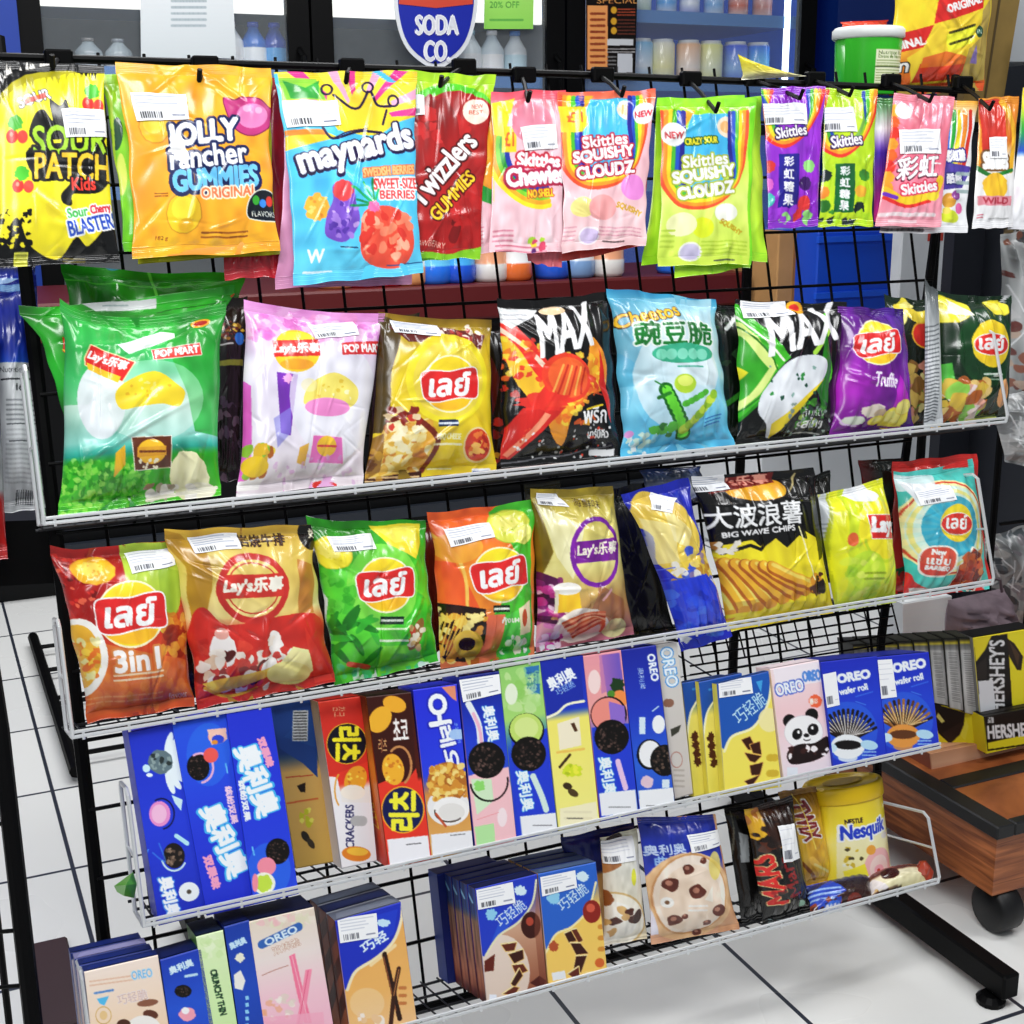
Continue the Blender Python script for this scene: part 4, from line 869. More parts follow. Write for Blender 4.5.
# things displayed above and behind the rail at the right
def tub():
    s=.35;b_=onw(866,88,s);t=onw(866,40,s);h=(t-b_)@V;r=(onw(893,60,s)-onw(838,60,s))@X/2
    root=empty('snack_tub',b_,'green snack tub with a white lid standing behind the top rail','tub')
    q=[(832,28),(900,28),(900,100),(832,100)];cv=Canvas(q,'#3fae2a');cv.at(820,0,204).grad([(0,'#44b82e'),(1,'#2f9a22')]).rect(160,250,372,480,'#e8eec0').text('Nutrition Facts',265,268,190,22,'#2a4a1a',bold=2).text('Datos de Nutricion',265,290,190,18,'#2a4a1a',bold=1).small(165,305,365,350,3,'#7a8a5a').line([(160,350),(365,348)],6,'#2a3a1a').small(165,360,360,450,6,'#7a8a5a')
    nx,ny=cv.W+1,cv.H+1;u,v=np.meshgrid(np.arange(nx)/cv.W,np.arange(ny)/cv.H);a=np.arcsin((2*u-1)*.985);rr=r*(1-.07*v)
    P=b_+X*0+(X*1.)*(rr*np.sin(a))[...,None]-D*(rr*np.cos(a))[...,None]+V*(h*(1.15-1.3*v))[...,None]
    mesh('tub_body',P.reshape(-1,3),gridfaces(nx,ny),M_film,root,True,cv.a.reshape(-1,3))
    mb=MB();mb.lathe(b_-V*h*.15,V,[(r*.9,0),(r*.92,h*.1),(r*.97,h*1.2)],32,c='#3aa028');mb.build('tub_core',M_film,root,True,col=True)
    mb=MB();mb.lathe(b_+V*h,V,[(r*1.0,0),(r*1.06,.002),(r*1.06,.012),(r*.98,.016)],32);mb.build('lid',mat('tub_lid_white','#e4e8e6',rough=.4),root,True)
    return root
tub()
upq=lambda q,s:np.array([onw(*p,s) for p in q])
def orig(c):
    c.at(820,0,204).grad([(0,'#f6d83a'),(.5,'#f4c42a'),(1,'#d8571e')]).poly([(570,-40),(830,-80),(800,70),(545,135)],'#d42a20').text('ORIGINAL',695,35,200,40,'#fff',rot=17,bold=5).poly([(320,205),(545,140),(500,250),(300,300)],'#c8281e').text('ORIGINAL',420,235,170,40,'#fff',rot=13,bold=5)
    c.poly([(545,140),(850,40),(800,400),(470,430),(440,300),(500,250)],'#f4c83a').poly([(490,330),(600,300),(720,300),(700,400),(470,420)],'#d4491e').poly([(500,300),(600,270),(720,300),(720,330),(490,350)],'#e8792a').poly([(600,190),(760,140),(755,225),(610,275)],'#f0ee3a').small(620,170,750,190,1,'#3a3a10',rot=16,w=16).small(620,225,750,245,1,'#3a3a10',rot=16,w=16)
    c.poly([(800,70),(870,0),(850,400),(700,420),(720,260),(800,200)],'#b09a58').blob(790,172,24,30,'#2f5a48').text('EN',790,172,28,20,'#d8e8d8').poly([(745,270),(770,240),(780,330),(735,330)],'#8a7ab0').text('m',418,345,60,44,'#f4f4f0',bold=6,ol='#2a2a20',ow=10)
def tallbag(label,q,paint,s,T,**k):
    cq=upq(q,s)
    global quad3
    return bag(label,q,paint,T=T,quads=cq,**k)
tallbag('large yellow and red candy bag reading ORIGINAL standing behind the top rail',[(893,-30),(1000,-58),(984,90),(888,96)],orig,.32,.022,name='candy_bag',cat='candy bag',back='#a8904a')
tallbag('small orange and white snack pack lying on the lid of the green tub',[(841,22),(888,20),(889,36),(841,37)],lambda c:c.grad([(0,'#e8521e'),(1,'#d8401a')],90).at(820,0,204).rect(170,130,275,180,'#f0e4d8').text('snack',220,155,90,24,'#c03a20',bold=3).blob(300,160,24,40,'#f4a02a'),.35,.006,name='snack_pack',cat='snack pack',back='#d8501e')
def cbx():
    c=upq([(984,-60),(1030,-62),(1000,120),(960,124)],.38)
    root=empty('leaning_carton',(c[2]+c[3])/2,'tall brown cardboard carton leaning behind the top rail at the right','box')
    mb=MB();mb.add(list(c)+[p+D*.06 for p in c],[(3,2,1,0),(4,5,6,7),(0,1,5,4),(1,2,6,5),(2,3,7,6),(3,0,4,7)]);mb.build('box_body',mat('kraft_dark','#7d6530',rough=.7,noise=.15,ns=20),root)
    mb=MB();a,b_=c[3],c[0];mb.add([a*.5+c[2]*.5-D*.001,a*.45+c[2]*.55-D*.001,b_*.45+c[1]*.55-D*.001,b_*.5+c[1]*.5-D*.001],[(0,1,2,3)]);mb.build('seam',mat('seam_dark','#4a3a1c'),root)
cbx()

def bshelf():
    z=min(onw(866,88,.35)[2]-.012,onw(936,92,.32)[2],onw(975,122,.38)[2])-.004
    r=empty('back_shelf',Wd(.9,.35,0),'black shelf behind the top rail carrying the green tub and the large bags','shelf')
    ua=(onw(826,90,.3)-P0)@X;ub=(onw(1040,90,.3)-P0)@X
    mb=MB();mb.box(Wd(ua,.27,z-.014),X*(ub-ua),D*.24,V*.014);mb.build('shelf_board',M_black,r)
    for u in (ua+.01,ub-.01): mb=MB();mb.tube([Wd(u,.49,0),Wd(u,.49,z-.01)],.008,8);mb.build('post',M_black,r)
bshelf()

tallbag('yellow and white snack pack lying behind the top rail below the lit cans',[(738,54),(762,66),(806,76),(742,80)],lambda c:c.grad([(0,'#f2d21e'),(.6,'#f4e06a'),(1,'#e8e4c8')]),.2,.008,name='snack_pack',cat='snack pack',back='#e8c81e')

# ------------------------------------------------------------------ row 1
G1='chip bags on the topmost shelf'
def gbase(c):
    c.at(0,230,280).grad([(0,'#2f9a28'),(.5,'#2a8a34'),(1,'#3c9a2a')])
def gback(c):
    gbase(c);c.noise(.35,5,2).poly([(300,235),(555,235),(555,300),(360,295)],'#e3e6e8').poly([(240,440),(300,470),(310,560),(245,510)],'#c8281e').poly([(240,500),(305,515),(300,560)],'#f4c01e').small(380,255,460,270,1,'#9aa').blob(830,262,24,14,'#b8661e').line([(560,330),(800,290)],4,'#1a6a1a')
bag('rearmost green chip bag of three at the left of the topmost shelf',[(60,263),(246,274),(225,430),(80,440)],lambda c:c.at(0,230,280).grad([(0,'#3aa82a'),(1,'#247a22')]).noise(.3,5).text('lay',380,110,90,30,'#9fe07a',rot=5).blob(435,110,30,26,'#5ab8e0').line([(560,110),(600,330)],12,'#7adf5a').line([(250,190),(560,210),(860,190)],6,'#62d04a'),d=.093,T=.014,group=G1,back='#2a8a2a')
bag('green chip bag with wide spread corners behind the front green bag',[(17,306),(236,284),(206,470),(76,480)],gback,d=.075,T=.018,sag=.03,group=G1,back='#2a8a2a',wr=1.6,inset=.06)
def gpop(c):
    gbase(c)
    c.grad([(0,'#2f9a3a'),(.35,'#4fb878'),(.5,'#bfe6cf'),(.68,'#8fcfc0'),(.74,'#2f9a8a'),(.78,'#35a02e'),(1,'#5ab82c')],pts=[(200,240),(850,240),(850,1080),(200,1080)])
    c.poly([(600,260),(850,260),(850,760),(720,740),(690,600),(640,470)],'#2f9a3c',al=.75).poly([(225,240),(420,300),(380,560),(330,640),(225,640)],'#3aa85a',al=.55)
    c.blob(380,620,90,150,'#dfe6ee',al=.9).blob(560,620,190,160,'#d6ecdf',al=.35).noise(.1,8)
    c.dots(330,215,850,560,1040,11,['#6ac83c','#3f9a26','#8ade58','#2f861e','#a4e470'],al=.7).poly([(400,900),(620,880),(620,1040),(400,1040)],'#3f9a28',al=.35)
    c.poly([(318,452),(340,398),(500,468),(455,548),(320,480)],'#d2281e',ol='#f6d8a0',ow=5).poly([(322,470),(450,530),(440,555),(330,500)],'#f6b81e').text("Lay's乐事",402,463,150,48,'#fff',rot=-20,shear=.1,bold=4)
    c.poly([(565,415),(738,402),(745,450),(572,458)],'#d8382e',ol='#e8e8d8',ow=3).text('POP MART',656,430,158,30,'#fff',rot=3,bold=4)
    c.poly([(440,390),(600,330),(650,345),(650,365),(480,430)],'#eceeef').blob(740,318,34,18,'#e8a020').blob(740,318,24,10,'#b02a1a')
    c.poly([(430,600),(470,550),(575,508),(660,570),(682,600),(660,650),(600,640),(520,650),(450,660)],'#f2cc2a').dots(14,460,540,650,620,8,['#dba818','#f8e070']) 
    c.poly([(490,765),(632,760),(632,870),(505,880)],'#6a3c20',ol='#e8e2d0',ow=4).blob(562,815,52,44,'#f0b01e').poly([(510,800),(615,795),(615,828),(510,835)],'#d89a2a').small(520,805,610,825,1,'#6a3c20',w=9)
    c.poly([(430,820),(465,790),(470,860),(430,905)],'#dca41e').dots(10,520,845,620,872,8,['#f6e8c8'])
    c.blob(700,900,70,90,'#ece8b4',rot=15,j=.05).blob(740,950,50,30,'#efeac8').dots(14,560,935,720,985,20,['#dcd8cc','#a89a8a','#ece6da','#8a7462']).line([(560,985),(790,940)],16,'#e8e4c8')
bag('green chip bag with yellow cheese and a potato, front left on the topmost shelf',[(60,298),(226,304),(221,495),(58,516)],gpop,d=.04,T=.03,sag=.085,group=G1,back='#2a8a3a',wr=1.3)
bag('black and gold chip bag hidden between the green and pink bags',[(186,300),(248,296),(240,480),(202,484)],lambda c:c.grad([(0,'#3a2a12'),(.3,'#1a1612'),(.55,'#24201e'),(1,'#1c1416')]).at(0,230,280).dots(60,770,380,890,470,9,['#8a6a1a','#c8a030','#3a2a10','#6a2a18']).poly([(760,560),(890,550),(890,575),(760,580)],'#8a8a3a').blob(875,460,18,30,'#2a7ad0').line([(770,490),(850,485)],5,'#d8d8d8').dots(60,760,700,880,930,14,['#3a2630','#57485a','#2a2024','#6a5a66']),d=.085,T=.012,group=G1,back='#222')
def ppop(c):
    c.at(220,250,280).grad([(0,'#d98ac8'),(.12,'#e8a8dc'),(.3,'#ded2ee'),(.7,'#e8dff2'),(1,'#e4d4dc')])
    c.dots(60,90,230,600,330,22,['#e892c4','#d070b8','#f2c2e2','#c87cc8'],al=.7).poly([(80,480),(125,520),(120,850),(70,900)],'#d84ab0',al=.8).grad([(0,'#e070c0'),(1,'#d85ab4')],pts=[(80,520),(120,600),(110,760),(80,780)])
    c.poly([(215,470),(290,480),(262,700),(225,690)],'#7a3aa8').blob(255,495,18,18,'#f0a0d8',j=.3).poly([(200,640),(265,600),(262,690),(215,740)],'#8a8ad8',al=.7)
    c.blob(420,560,160,220,'#e6e8f6',al=.7).noise(.06,8)
    c.blob(287,383,84,88,'#f6c62a').blob(287,350,70,45,'#fbe03a').poly([(200,345),(370,335),(372,405),(205,412)],'#cf2a1c').text("Lay's乐事",288,377,165,48,'#fff',rot=2,shear=.12,bold=4).blob(287,440,60,22,'#f4a01e')
    c.poly([(452,348),(600,338),(600,392),(452,400)],'#d02f36').text('POP MART',532,370,142,32,'#fff',rot=3,bold=4)
    c.poly([(310,590),(330,520),(420,470),(500,520),(505,570),(470,600),(380,575)],'#f0d870').dots(12,340,500,480,570,7,['#dcb848','#f8ecaa']).blob(330,520,30,26,'#f4e6a0',al=.6)
    c.blob(395,600,82,34,'#e88ac0').poly([(345,700),(450,705),(460,790),(335,790)],'#e678b8',ol='#f6e0ee',ow=4).blob(395,735,36,34,'#f4b83a').small(365,725,430,745,1,'#c83a4a',w=9)
    c.poly([(295,740),(330,725),(320,800),(290,790)],'#dca850').dots(12,100,735,190,830,24,['#d8a82a','#e8c850','#a86a2a','#8ab040']).blob(140,800,50,34,'#e8b820').poly([(80,850),(180,835),(170,870),(80,880)],'#f0eae6')
    c.line([(80,890),(500,865)],6,'#f4f0f4').blob(400,860,44,14,'#d83a30').dots(40,200,760,500,850,9,['#d8a8d8','#f4e0f0','#c89ac8'],al=.6)
bag('pale pink and lilac chip bag on the topmost shelf, right of the green bags',[(243,300),(386,314),(363,484),(236,496)],ppop,d=.04,T=.026,group=G1,stk=[[(312,324),(358,318),(362,336),(318,341)]],back='#d8a0cc')
bag('gold chip bag hidden behind the yellow cheese chip bag',[(372,322),(420,312),(405,470),(366,478)],lambda c:c.grad([(0,'#4a3a14'),(.5,'#2e2210'),(1,'#5a4220')]).noise(.4,6),d=.08,T=.01,group=G1,back='#3a2a10')
def ybread(c):
    c.at(220,250,280).grad([(0,'#7a6414'),(.12,'#b09a20'),(.3,'#d2b422'),(.7,'#dcba20'),(1,'#e8c41c')])
    c.poly([(600,240),(680,260),(640,420),(620,640),(560,650),(520,700),(530,450)],'#5a4a14').noise(.12,6)
    c.poly([(640,262),(840,262),(980,300),(960,350),(880,330),(700,320)],'#6a1f18').dots(20,820,265,960,320,12,['#a03024','#e8d8c8'])
    c.blob(835,455,150,165,'#f0da2a',al=.9).blob(838,460,128,140,'#e8cc50')
    c.lays(842,475,100,'เลย์',rot=2)
    c.poly([(620,610),(760,600),(800,680),(770,800),(600,840),(570,720)],'#e4b860').dots(90,620,615,770,800,20,['#f2d896','#d89c3c','#f8ecc0','#b8742a'],al=.8).line([(640,600),(700,585),(780,650),(800,700),(770,800)],20,'#7a3014').dots(14,620,560,730,630,14,['#8a2a1a','#c8402a','#e8c8a0'])
    c.blob(950,700,46,62,'#c8421e',ol='#e8c890',ow=8).dots(26,920,655,985,745,10,['#e87a3a','#f4b060','#a82a14'])
    c.rect(800,606,870,632,'#16325a').small(802,612,868,628,1,'#dfe6f0',w=8).text('BBQ CHEESE',840,672,90,26,'#f6f0c8',bold=2,al=.8).small(790,690,890,710,1,'#f6f0c8').line([(790,795),(870,795)],5,'#f8f0b0').rect(940,792,1000,820,'#e8ecf4').small(945,796,995,816,1,'#4a5a8a')
    c.poly([(540,830),(770,800),(770,835),(540,860)],'#4a2412').small(550,815,760,850,2,'#e8c89a',w=8)
    c.poly([(520,690),(610,650),(620,800),(540,850)],'#8a6a2a',al=.9).dots(30,520,700,620,830,12,['#b8903a','#6a4418'],al=.8)
bag('yellow chip bag with a slice of bread on the topmost shelf',[(378,312),(492,320),(496,471),(365,482)],ybread,d=.04,T=.027,group=G1,stk=[[(398,316),(445,320),(443,332),(400,328)]],back='#8a7418',wr=1.4)
def maxred(c,ox=0):
    c.at(470,230,280).grad([(0,'#0c0a0a'),(1,'#101012')])
    X_=lambda p:[(x+ox,y) for x,y in p]
    c.poly(X_([(95,290),(150,300),(330,560),(300,640),(230,640),(180,520),(110,400)]),'#e0301c').poly(X_([(110,310),(290,500),(295,530),(120,340)]),'#f4c8b0').poly(X_([(110,350),(160,390),(265,560),(225,620),(180,560)]),'#f2b42a').dots(30,130+ox,380,260+ox,600,14,['#f8d850','#e8701e','#d8301a'],al=.8)
    c.poly(X_([(440,380),(490,440),(500,560),(420,600),(360,680),(345,780),(300,740),(270,640),(380,560),(420,480)]),'#e8901e').dots(60,300+ox,440,490+ox,700,14,['#f8d050','#e8701e','#f4b030','#c83c14'],al=.8)
    c.poly(X_([(500,600),(450,590),(420,640),(520,760),(540,700)]),'#101012')
    c.poly(X_([(200,640),(340,640),(180,830),(150,830),(100,860),(130,730)]),'#c8261a').poly(X_([(270,660),(290,670),(170,825),(152,815)]),'#f08a70')
    c.blob(345+ox,530,85,95,'#e0441c',rot=40).blob(350+ox,530,70,78,'#e8642a',rot=40)
    for i in range(6): c.line(X_([(285+i*22,610-i*4),(330+i*16,485+i*2)]),8,'#b83210' if i%2 else '#f4a058')
    c.blob(270+ox,620,90,34,'#e2321e',j=.2,al=.9).poly(X_([(470,420),(500,560),(530,700),(500,640),(470,560)]),'#c8281a')
    c.text('MAX',348+ox,348,200,160,'#f2f2f4',rot=14,shear=.22,bold=9)
    c.poly(X_([(110,265),(180,270),(270,265),(240,300),(165,345),(120,310)]),'#d8dcdc').small(130+ox,285,220+ox,320,2,'#9a9aa0').blob(315+ox,275,44,18,'#f0c8a0')
    c.text('พริก',455+ox,670,95,60,'#f6f6f6',rot=6,bold=3).text('บาร์บีคิว',470+ox,738,80,34,'#f6f6f6',rot=6,bold=2).line(X_([(420,650),(480,630)]),7,'#e8c020')
    c.dots(50,180+ox,700,520+ox,830,5,['#f0f0f0','#a8a8a8','#d84a2a']).rect(455+ox,795,545+ox,822,'#d0d2d4').line(X_([(140,850),(400,810),(530,780)]),6,'#6a6a6e')
bag('black and red chip bag half hidden left of the red ridged chip bag',[(486,324),(530,310),(540,466),(494,476)],lambda c:c.at(470,230,280).grad([(0,'#1a1412'),(1,'#3a1812')]).poly([(110,400),(150,420),(185,560),(150,600)],'#c8ccd0').poly([(60,380),(110,540),(90,680),(60,640)],'#6a1c14').dots(24,90,560,160,860,14,['#c8301a','#e8a02a','#8a1c14']),d=.075,T=.012,group=G1,back='#222')
bag('black and red chip bag with a ridged chili chip and slanted white lettering',[(497,298),(610,291),(621,456),(500,468)],maxred,d=.04,T=.026,group=G1,back='#1a1a1c')
def cheet(c):
    c.at(470,230,280).grad([(0,'#3a8ab0'),(.12,'#8cc0d6'),(.35,'#bcdcea'),(.7,'#7cbfe4'),(1,'#58aee0')])
    c.grad([(0,'#3f86a4'),(.45,'#9cc8dc'),(1,'#d4e8f0')],90,pts=[(500,240),(900,240),(900,560),(520,560)],al=.6).poly([(545,420),(620,480),(600,640),(550,640)],'#5aa6cc',al=.5)
    c.blob(760,520,150,200,'#e6f1f4',al=.55).noise(.07,7)
    c.text('Cheetos',665,305,235,50,'#4a3a0e',rot=10,bold=8,arch=0).text('Cheetos',665,304,232,48,'#f4b41e',rot=10,bold=4)
    c.text('豌豆脆',750,372,280,84,'#1f7a3a',rot=0,bold=5,ol='#e2f2ea',ow=8)
    c.blob(780,445,115,36,'#45a888').dots(0,0,0,1,1,1,['#fff'])
    for x in (700,735,775,815,850): c.blob(x,448,20,20,'#7fd0b0')
    c.blob(785,555,40,36,'#a8cc3a').blob(785,545,28,20,'#d4e870')
    for i in range(9):
        t=i/8;x=715+t*85;y=575+t*160;c.blob(x,y,26,26,'#1f6a24')
    for i in range(9):
        t=i/8;x=718+t*82;y=578+t*155;c.blob(x,y,17,18,'#6ac83a')
    c.line([(730,590),(690,605)],14,'#2f7a2a').line([(715,570),(680,545)],6,'#2f7a2a')
    for i in range(8): c.blob(800+i*14,720-i*18,20,16,'#8ab030' if i%2 else '#b4d04a',rot=50)
    for i in range(5): c.blob(790+i*18,628-i*10,16,12,'#57a83a',rot=30)
    c.dots(8,690,700,760,750,18,['#2f7a2a','#57a83a']).small(870,680,930,720,3,'#2a6aa8',rot=18).small(760,485,850,500,1,'#3a9a7a').dots(24,600,740,700,810,10,['#bfe4d0','#e0f0f4','#8ac8e0']).blob(604,742,16,14,'#c88ac0')
bag('light blue pea snack bag with green lettering and pea pods on the topmost shelf',[(607,288),(715,300),(734,446),(622,458)],cheet,d=.037,T=.026,name='snack_bag',cat='snack bag',group=G1,back='#7ab8d4',wr=1.3)
bag('dark green chip bag edge-on right of the light blue pea bag',[(712,302),(748,306),(746,440),(724,444)],lambda c:c.at(744,230,280).grad([(0,'#101614'),(1,'#183018')]).dots(40,-110,60,10,780,18,['#1e3a22','#0e1410','#3a5a3a'],al=.8).line([(-60,400),(0,300)],14,'#d8dcd8').line([(-80,700),(20,620)],20,'#4a9a3a'),d=.08,T=.012,group=G1,back='#18241a')
def maxgr(c):
    c.at(744,230,280).grad([(0,'#0e0e12'),(1,'#101413')])
    c.poly([(-60,250),(20,270),(160,490),(100,560),(80,620),(-60,780)],'#4ab02a').poly([(-60,300),(20,350),(120,520),(60,620),(-60,740)],'#d6ee8a').poly([(-60,340),(10,400),(90,530),(30,620),(-60,700)],'#3f9a2a').poly([(-60,440),(30,540),(-60,640)],'#f0e020').line([(-10,300),(140,500)],8,'#f0f6e0').line([(-50,760),(60,650),(120,560)],10,'#2f8a1c').line([(-20,330),(120,540),(-20,700)],6,'#2a7a20')
    c.line([(310,310),(290,420),(320,560),(250,600)],14,'#5fc02c').line([(315,380),(250,470)],18,'#a8e050').poly([(300,380),(320,540),(300,700),(250,600)],'#2a7a20').dots(20,200,640,300,720,12,['#57b02c','#c8e870','#2a7a20'],al=.7)
    c.text('MAX',222,370,270,150,'#f4f4f6',rot=15,shear=.25,bold=9)
    c.poly([(160,500),(250,478),(295,500),(290,560),(180,680),(125,760),(90,720),(60,680),(70,610)],'#dce2ea').poly([(295,560),(180,690),(125,762),(110,720),(200,640)],'#e8c828').dots(12,90,510,280,650,7,['#3a8a4a','#8aa8a0','#2a5a4a'])
    c.text('ต้นหอม',255,680,90,30,'#e8eef0',rot=6,bold=1).text('รสไทย',250,715,100,30,'#fff',rot=4,bold=2).small(200,740,300,752,1,'#ddd').dots(40,150,640,330,760,6,['#3a4a44','#8a9a94'])
    c.blob(215,280,30,30,'#f0a81e').blob(215,280,18,16,'#d8322a')
bag('black and green chip bag with a wavy white chip and slanted white lettering',[(734,300),(848,303),(834,441),(736,447)],maxgr,d=.04,T=.025,group=G1,stk=[[(750,299),(794,299),(796,317),(751,320)]],back='#16201a')
def purp(c):
    c.at(744,230,280).grad([(0,'#3a1a70'),(.35,'#6a2490'),(.6,'#8a1c9a'),(1,'#5a147a')])
    c.grad([(0,'#b02ab0'),(.5,'#7a1f98'),(1,'#4a1a80')],90,al=.45).poly([(560,500),(620,600),(600,700),(540,640)],'#b02ab8',al=.8).noise(.2,6)
    c.lays(487,390,72,'เลย์',rot=4).text('Truffle',510,520,80,54,'#f0e6fa',rot=-8,bold=2)
    c.blob(475,640,40,26,'#d8c8b8',j=.12).blob(420,680,40,20,'#c8d0c0',j=.1).blob(500,650,20,16,'#b8a088')
    c.chip(565,675,52,46,0,'#f0d850','#d8a83a').chip(590,625,36,30,30,'#f4e27a','#d8a83a').chip(500,680,26,18,0,'#f0d850','#d8a83a').line([(350,600),(390,690),(440,700)],5,'#d8b0e8').small(520,700,600,720,1,'#6a2a80')
def dgr(c):
    c.at(744,230,280).grad([(0,'#1f3a24'),(.5,'#122418'),(1,'#2a2a20')]).dots(10,560,270,670,350,26,['#f0d84a','#e8c83a','#f6e88a']).blob(655,415,40,50,'#c8281e',ol='#e8a82a',ow=6).dots(26,600,500,680,700,20,['#c8a860','#8a6a3a','#5a8a3a','#c88a7a','#e8d890']).rect(-10,-10,0,0,'#fff')
bag('dark green chip bag partly hidden between the purple bag and the rightmost green bag',[(884,294),(934,300),(932,430),(896,434)],dgr,d=.075,T=.016,group=G1,back='#1a2a1c')
bag('deep purple truffle chip bag on the topmost shelf',[(838,306),(903,308),(914,431),(829,439)],purp,d=.036,T=.03,group=G1,back='#3a1a60',wr=1.6)
def rgr(c):
    c.at(744,230,280).grad([(0,'#123a20'),(.6,'#0f3a1c'),(1,'#1a3a20')])
    c.blob(890,430,110,150,'#17552a',al=.7).chip(770,280,68,56,10,'#f2e23a','#c8b020').poly([(790,230),(850,310),(760,300)],'#f4f0d0').chip(950,275,44,34,-20,'#f0dc3a','#c8b020')
    c.blob(900,420,76,92,'#f6c81e',pw=1.8).blob(900,425,68,40,'#d8281c',ol='#fff',ow=4).text('เลย์',898,418,96,56,'#fff',rot=-3,bold=5)
    c.small(870,525,940,545,1,'#e8f0e8',w=8).small(875,548,935,560,1,'#b8c8b8').poly([(700,500),(770,490),(780,570),(720,590)],'#5ab04a').dots(50,690,560,880,710,26,['#c89a3a','#e0b878','#d89a8a','#8ac058','#a8662a','#e8ccc8','#caa84a']).blob(955,600,24,50,'#e8a070').line([(860,690),(960,680)],8,'#d8e070')
bag('dark green chip bag with yellow and red emblem, rightmost on the topmost shelf',[(932,288),(1012,296),(1008,421),(931,430)],rgr,d=.04,T=.03,group=G1,back='#b8babc',stk=[],wr=1.4)
bag('silver-backed chip bag seen edge-on beside the rightmost dark green bag',[(925,278),(938,290),(943,425),(924,430)],lambda c:c.grad([(0,'#5a5e60'),(.3,'#a8acae'),(.6,'#c4c8ca'),(1,'#b0b4b8')]).at(744,230,280).small(665,300,710,690,26,'#55585c',w=5),d=.02,T=.008,group=G1,back='#b8babc')
# ------------------------------------------------------------------ row 2
G2='chip bags on the second shelf'
def three(c):
    c.at(0,480,300).grad([(0,'#a81c14'),(.45,'#b82a18'),(.7,'#c8641e'),(1,'#c85a1a')])
    c.poly([(170,220),(415,205),(440,380),(400,560),(300,560),(200,400)],'#a01a12').dots(50,190,260,330,460,9,['#c8301e','#7a100c','#e86a50'])
    c.poly([(415,205),(600,200),(640,330),(625,460),(560,560),(440,420)],'#a8c24a').poly([(540,300),(640,340),(620,480),(560,530)],'#8aa83a',al=.6)
    c.chip(328,315,72,56,-5,'#f0a81e','#d8861a')
    c.poly([(560,510),(640,480),(660,740),(540,700)],'#b0481a').dots(40,550,500,650,620,20,['#c8781e','#8a3010','#d89a3a'],al=.8).grad([(0,'#e09a5a'),(1,'#c8641e')],pts=[(300,580),(640,640),(660,760),(290,830)],al=.8)
    c.dots(60,300,640,650,790,22,['#d87a2a','#c05a18','#e09040'],al=.35)
    c.blob(280,635,95,128,'#f4efe4').blob(276,635,76,106,'#e8a83a').dots(60,210,560,345,720,15,['#f0c050','#d8701e','#e8e0a0','#c8901e'],al=.9)
    c.lays(450,482,115,'เลย์',rot=5)
    c.text('3in1',472,640,150,66,'#f2ece8',rot=7,bold=8,ol='#c8804a',ow=12).small(395,685,560,715,2,'#f0d8c0',rot=7,w=7).small(310,760,560,790,2,'#d89060',rot=7).text('flavour',612,750,60,22,'#e8c8b0',rot=12,bold=1)
bag('red, green and orange chip bag reading 3in1 on the second shelf',[(49,546),(184,537),(194,706),(88,723)],three,d=.04,T=.028,group=G2,stk=[[(127,552),(171,547),(176,569),(133,578)]],back='#a04018')
def goldred(c):
    c.at(0,480,300).grad([(0,'#c8a040'),(.3,'#dcc070'),(.5,'#e2c890'),(.62,'#c8402a'),(1,'#b02a1c')])
    c.poly([(560,170),(640,180),(760,280),(700,500),(660,480),(640,300)],'#b08a2a').blob(740,290,40,30,'#8a6a1a',al=.6).grad([(0,'#ecd898'),(1,'#c8a450')],90,pts=[(720,200),(1060,170),(1080,480),(740,480)],al=.6)
    c.poly([(660,480),(700,440),(780,500),(1080,460),(1100,620),(1000,720),(670,800)],'#bc3020').dots(60,670,560,1000,760,18,['#a82418','#d05038','#c83c28'],al=.6)
    c.text('岩烧牛排',905,205,150,44,'#3a1c10',bold=3).arc(868,372,112,112,0,360,24,'#b8342a').arc(868,372,88,88,0,360,5,'#b8342a').poly([(765,330),(968,320),(972,400),(768,412)],'#c03a2c')
    c.text("Lay's乐事",870,365,195,58,'#f4ecd8',rot=3,shear=.12,bold=5).blob(1075,180,50,60,'#1c1610').text('好',1072,180,30,34,'#e8e0c0',bold=2)
    c.blob(768,590,44,60,'#e8e0dc',j=.08).blob(765,530,24,20,'#d89a90').dots(50,700,600,940,720,20,['#e8ddd0','#8a2418','#5a1810','#d8b8a0','#c8402a'],al=.95).dots(20,910,540,1010,640,22,['#f0e0d0','#c83a2a','#f4ece4']).poly([(710,700),(940,640),(1040,600),(1060,620),(760,740)],'#e8b84a',al=.9).line([(720,715),(800,745),(900,710)],10,'#d89a2a')
    c.at(270,450,280).poly([(90,720),(180,740),(200,790),(120,850),(60,860),(20,820)],'#f4e69a').blob(80,820,80,44,'#f0e08a').poly([(130,650),(180,720),(240,850),(180,860)],'#c83a24').poly([(110,400),(170,420),(170,600),(110,600)],'#a86a30',al=.7)
bag('gold and dark red chip bag with a ring emblem on the second shelf',[(163,530),(312,524),(336,682),(197,709)],goldred,d=.036,T=.03,group=G2,stk=[[(195,536),(244,532),(245,549),(200,553)]],back='#a88030',wr=1.3)
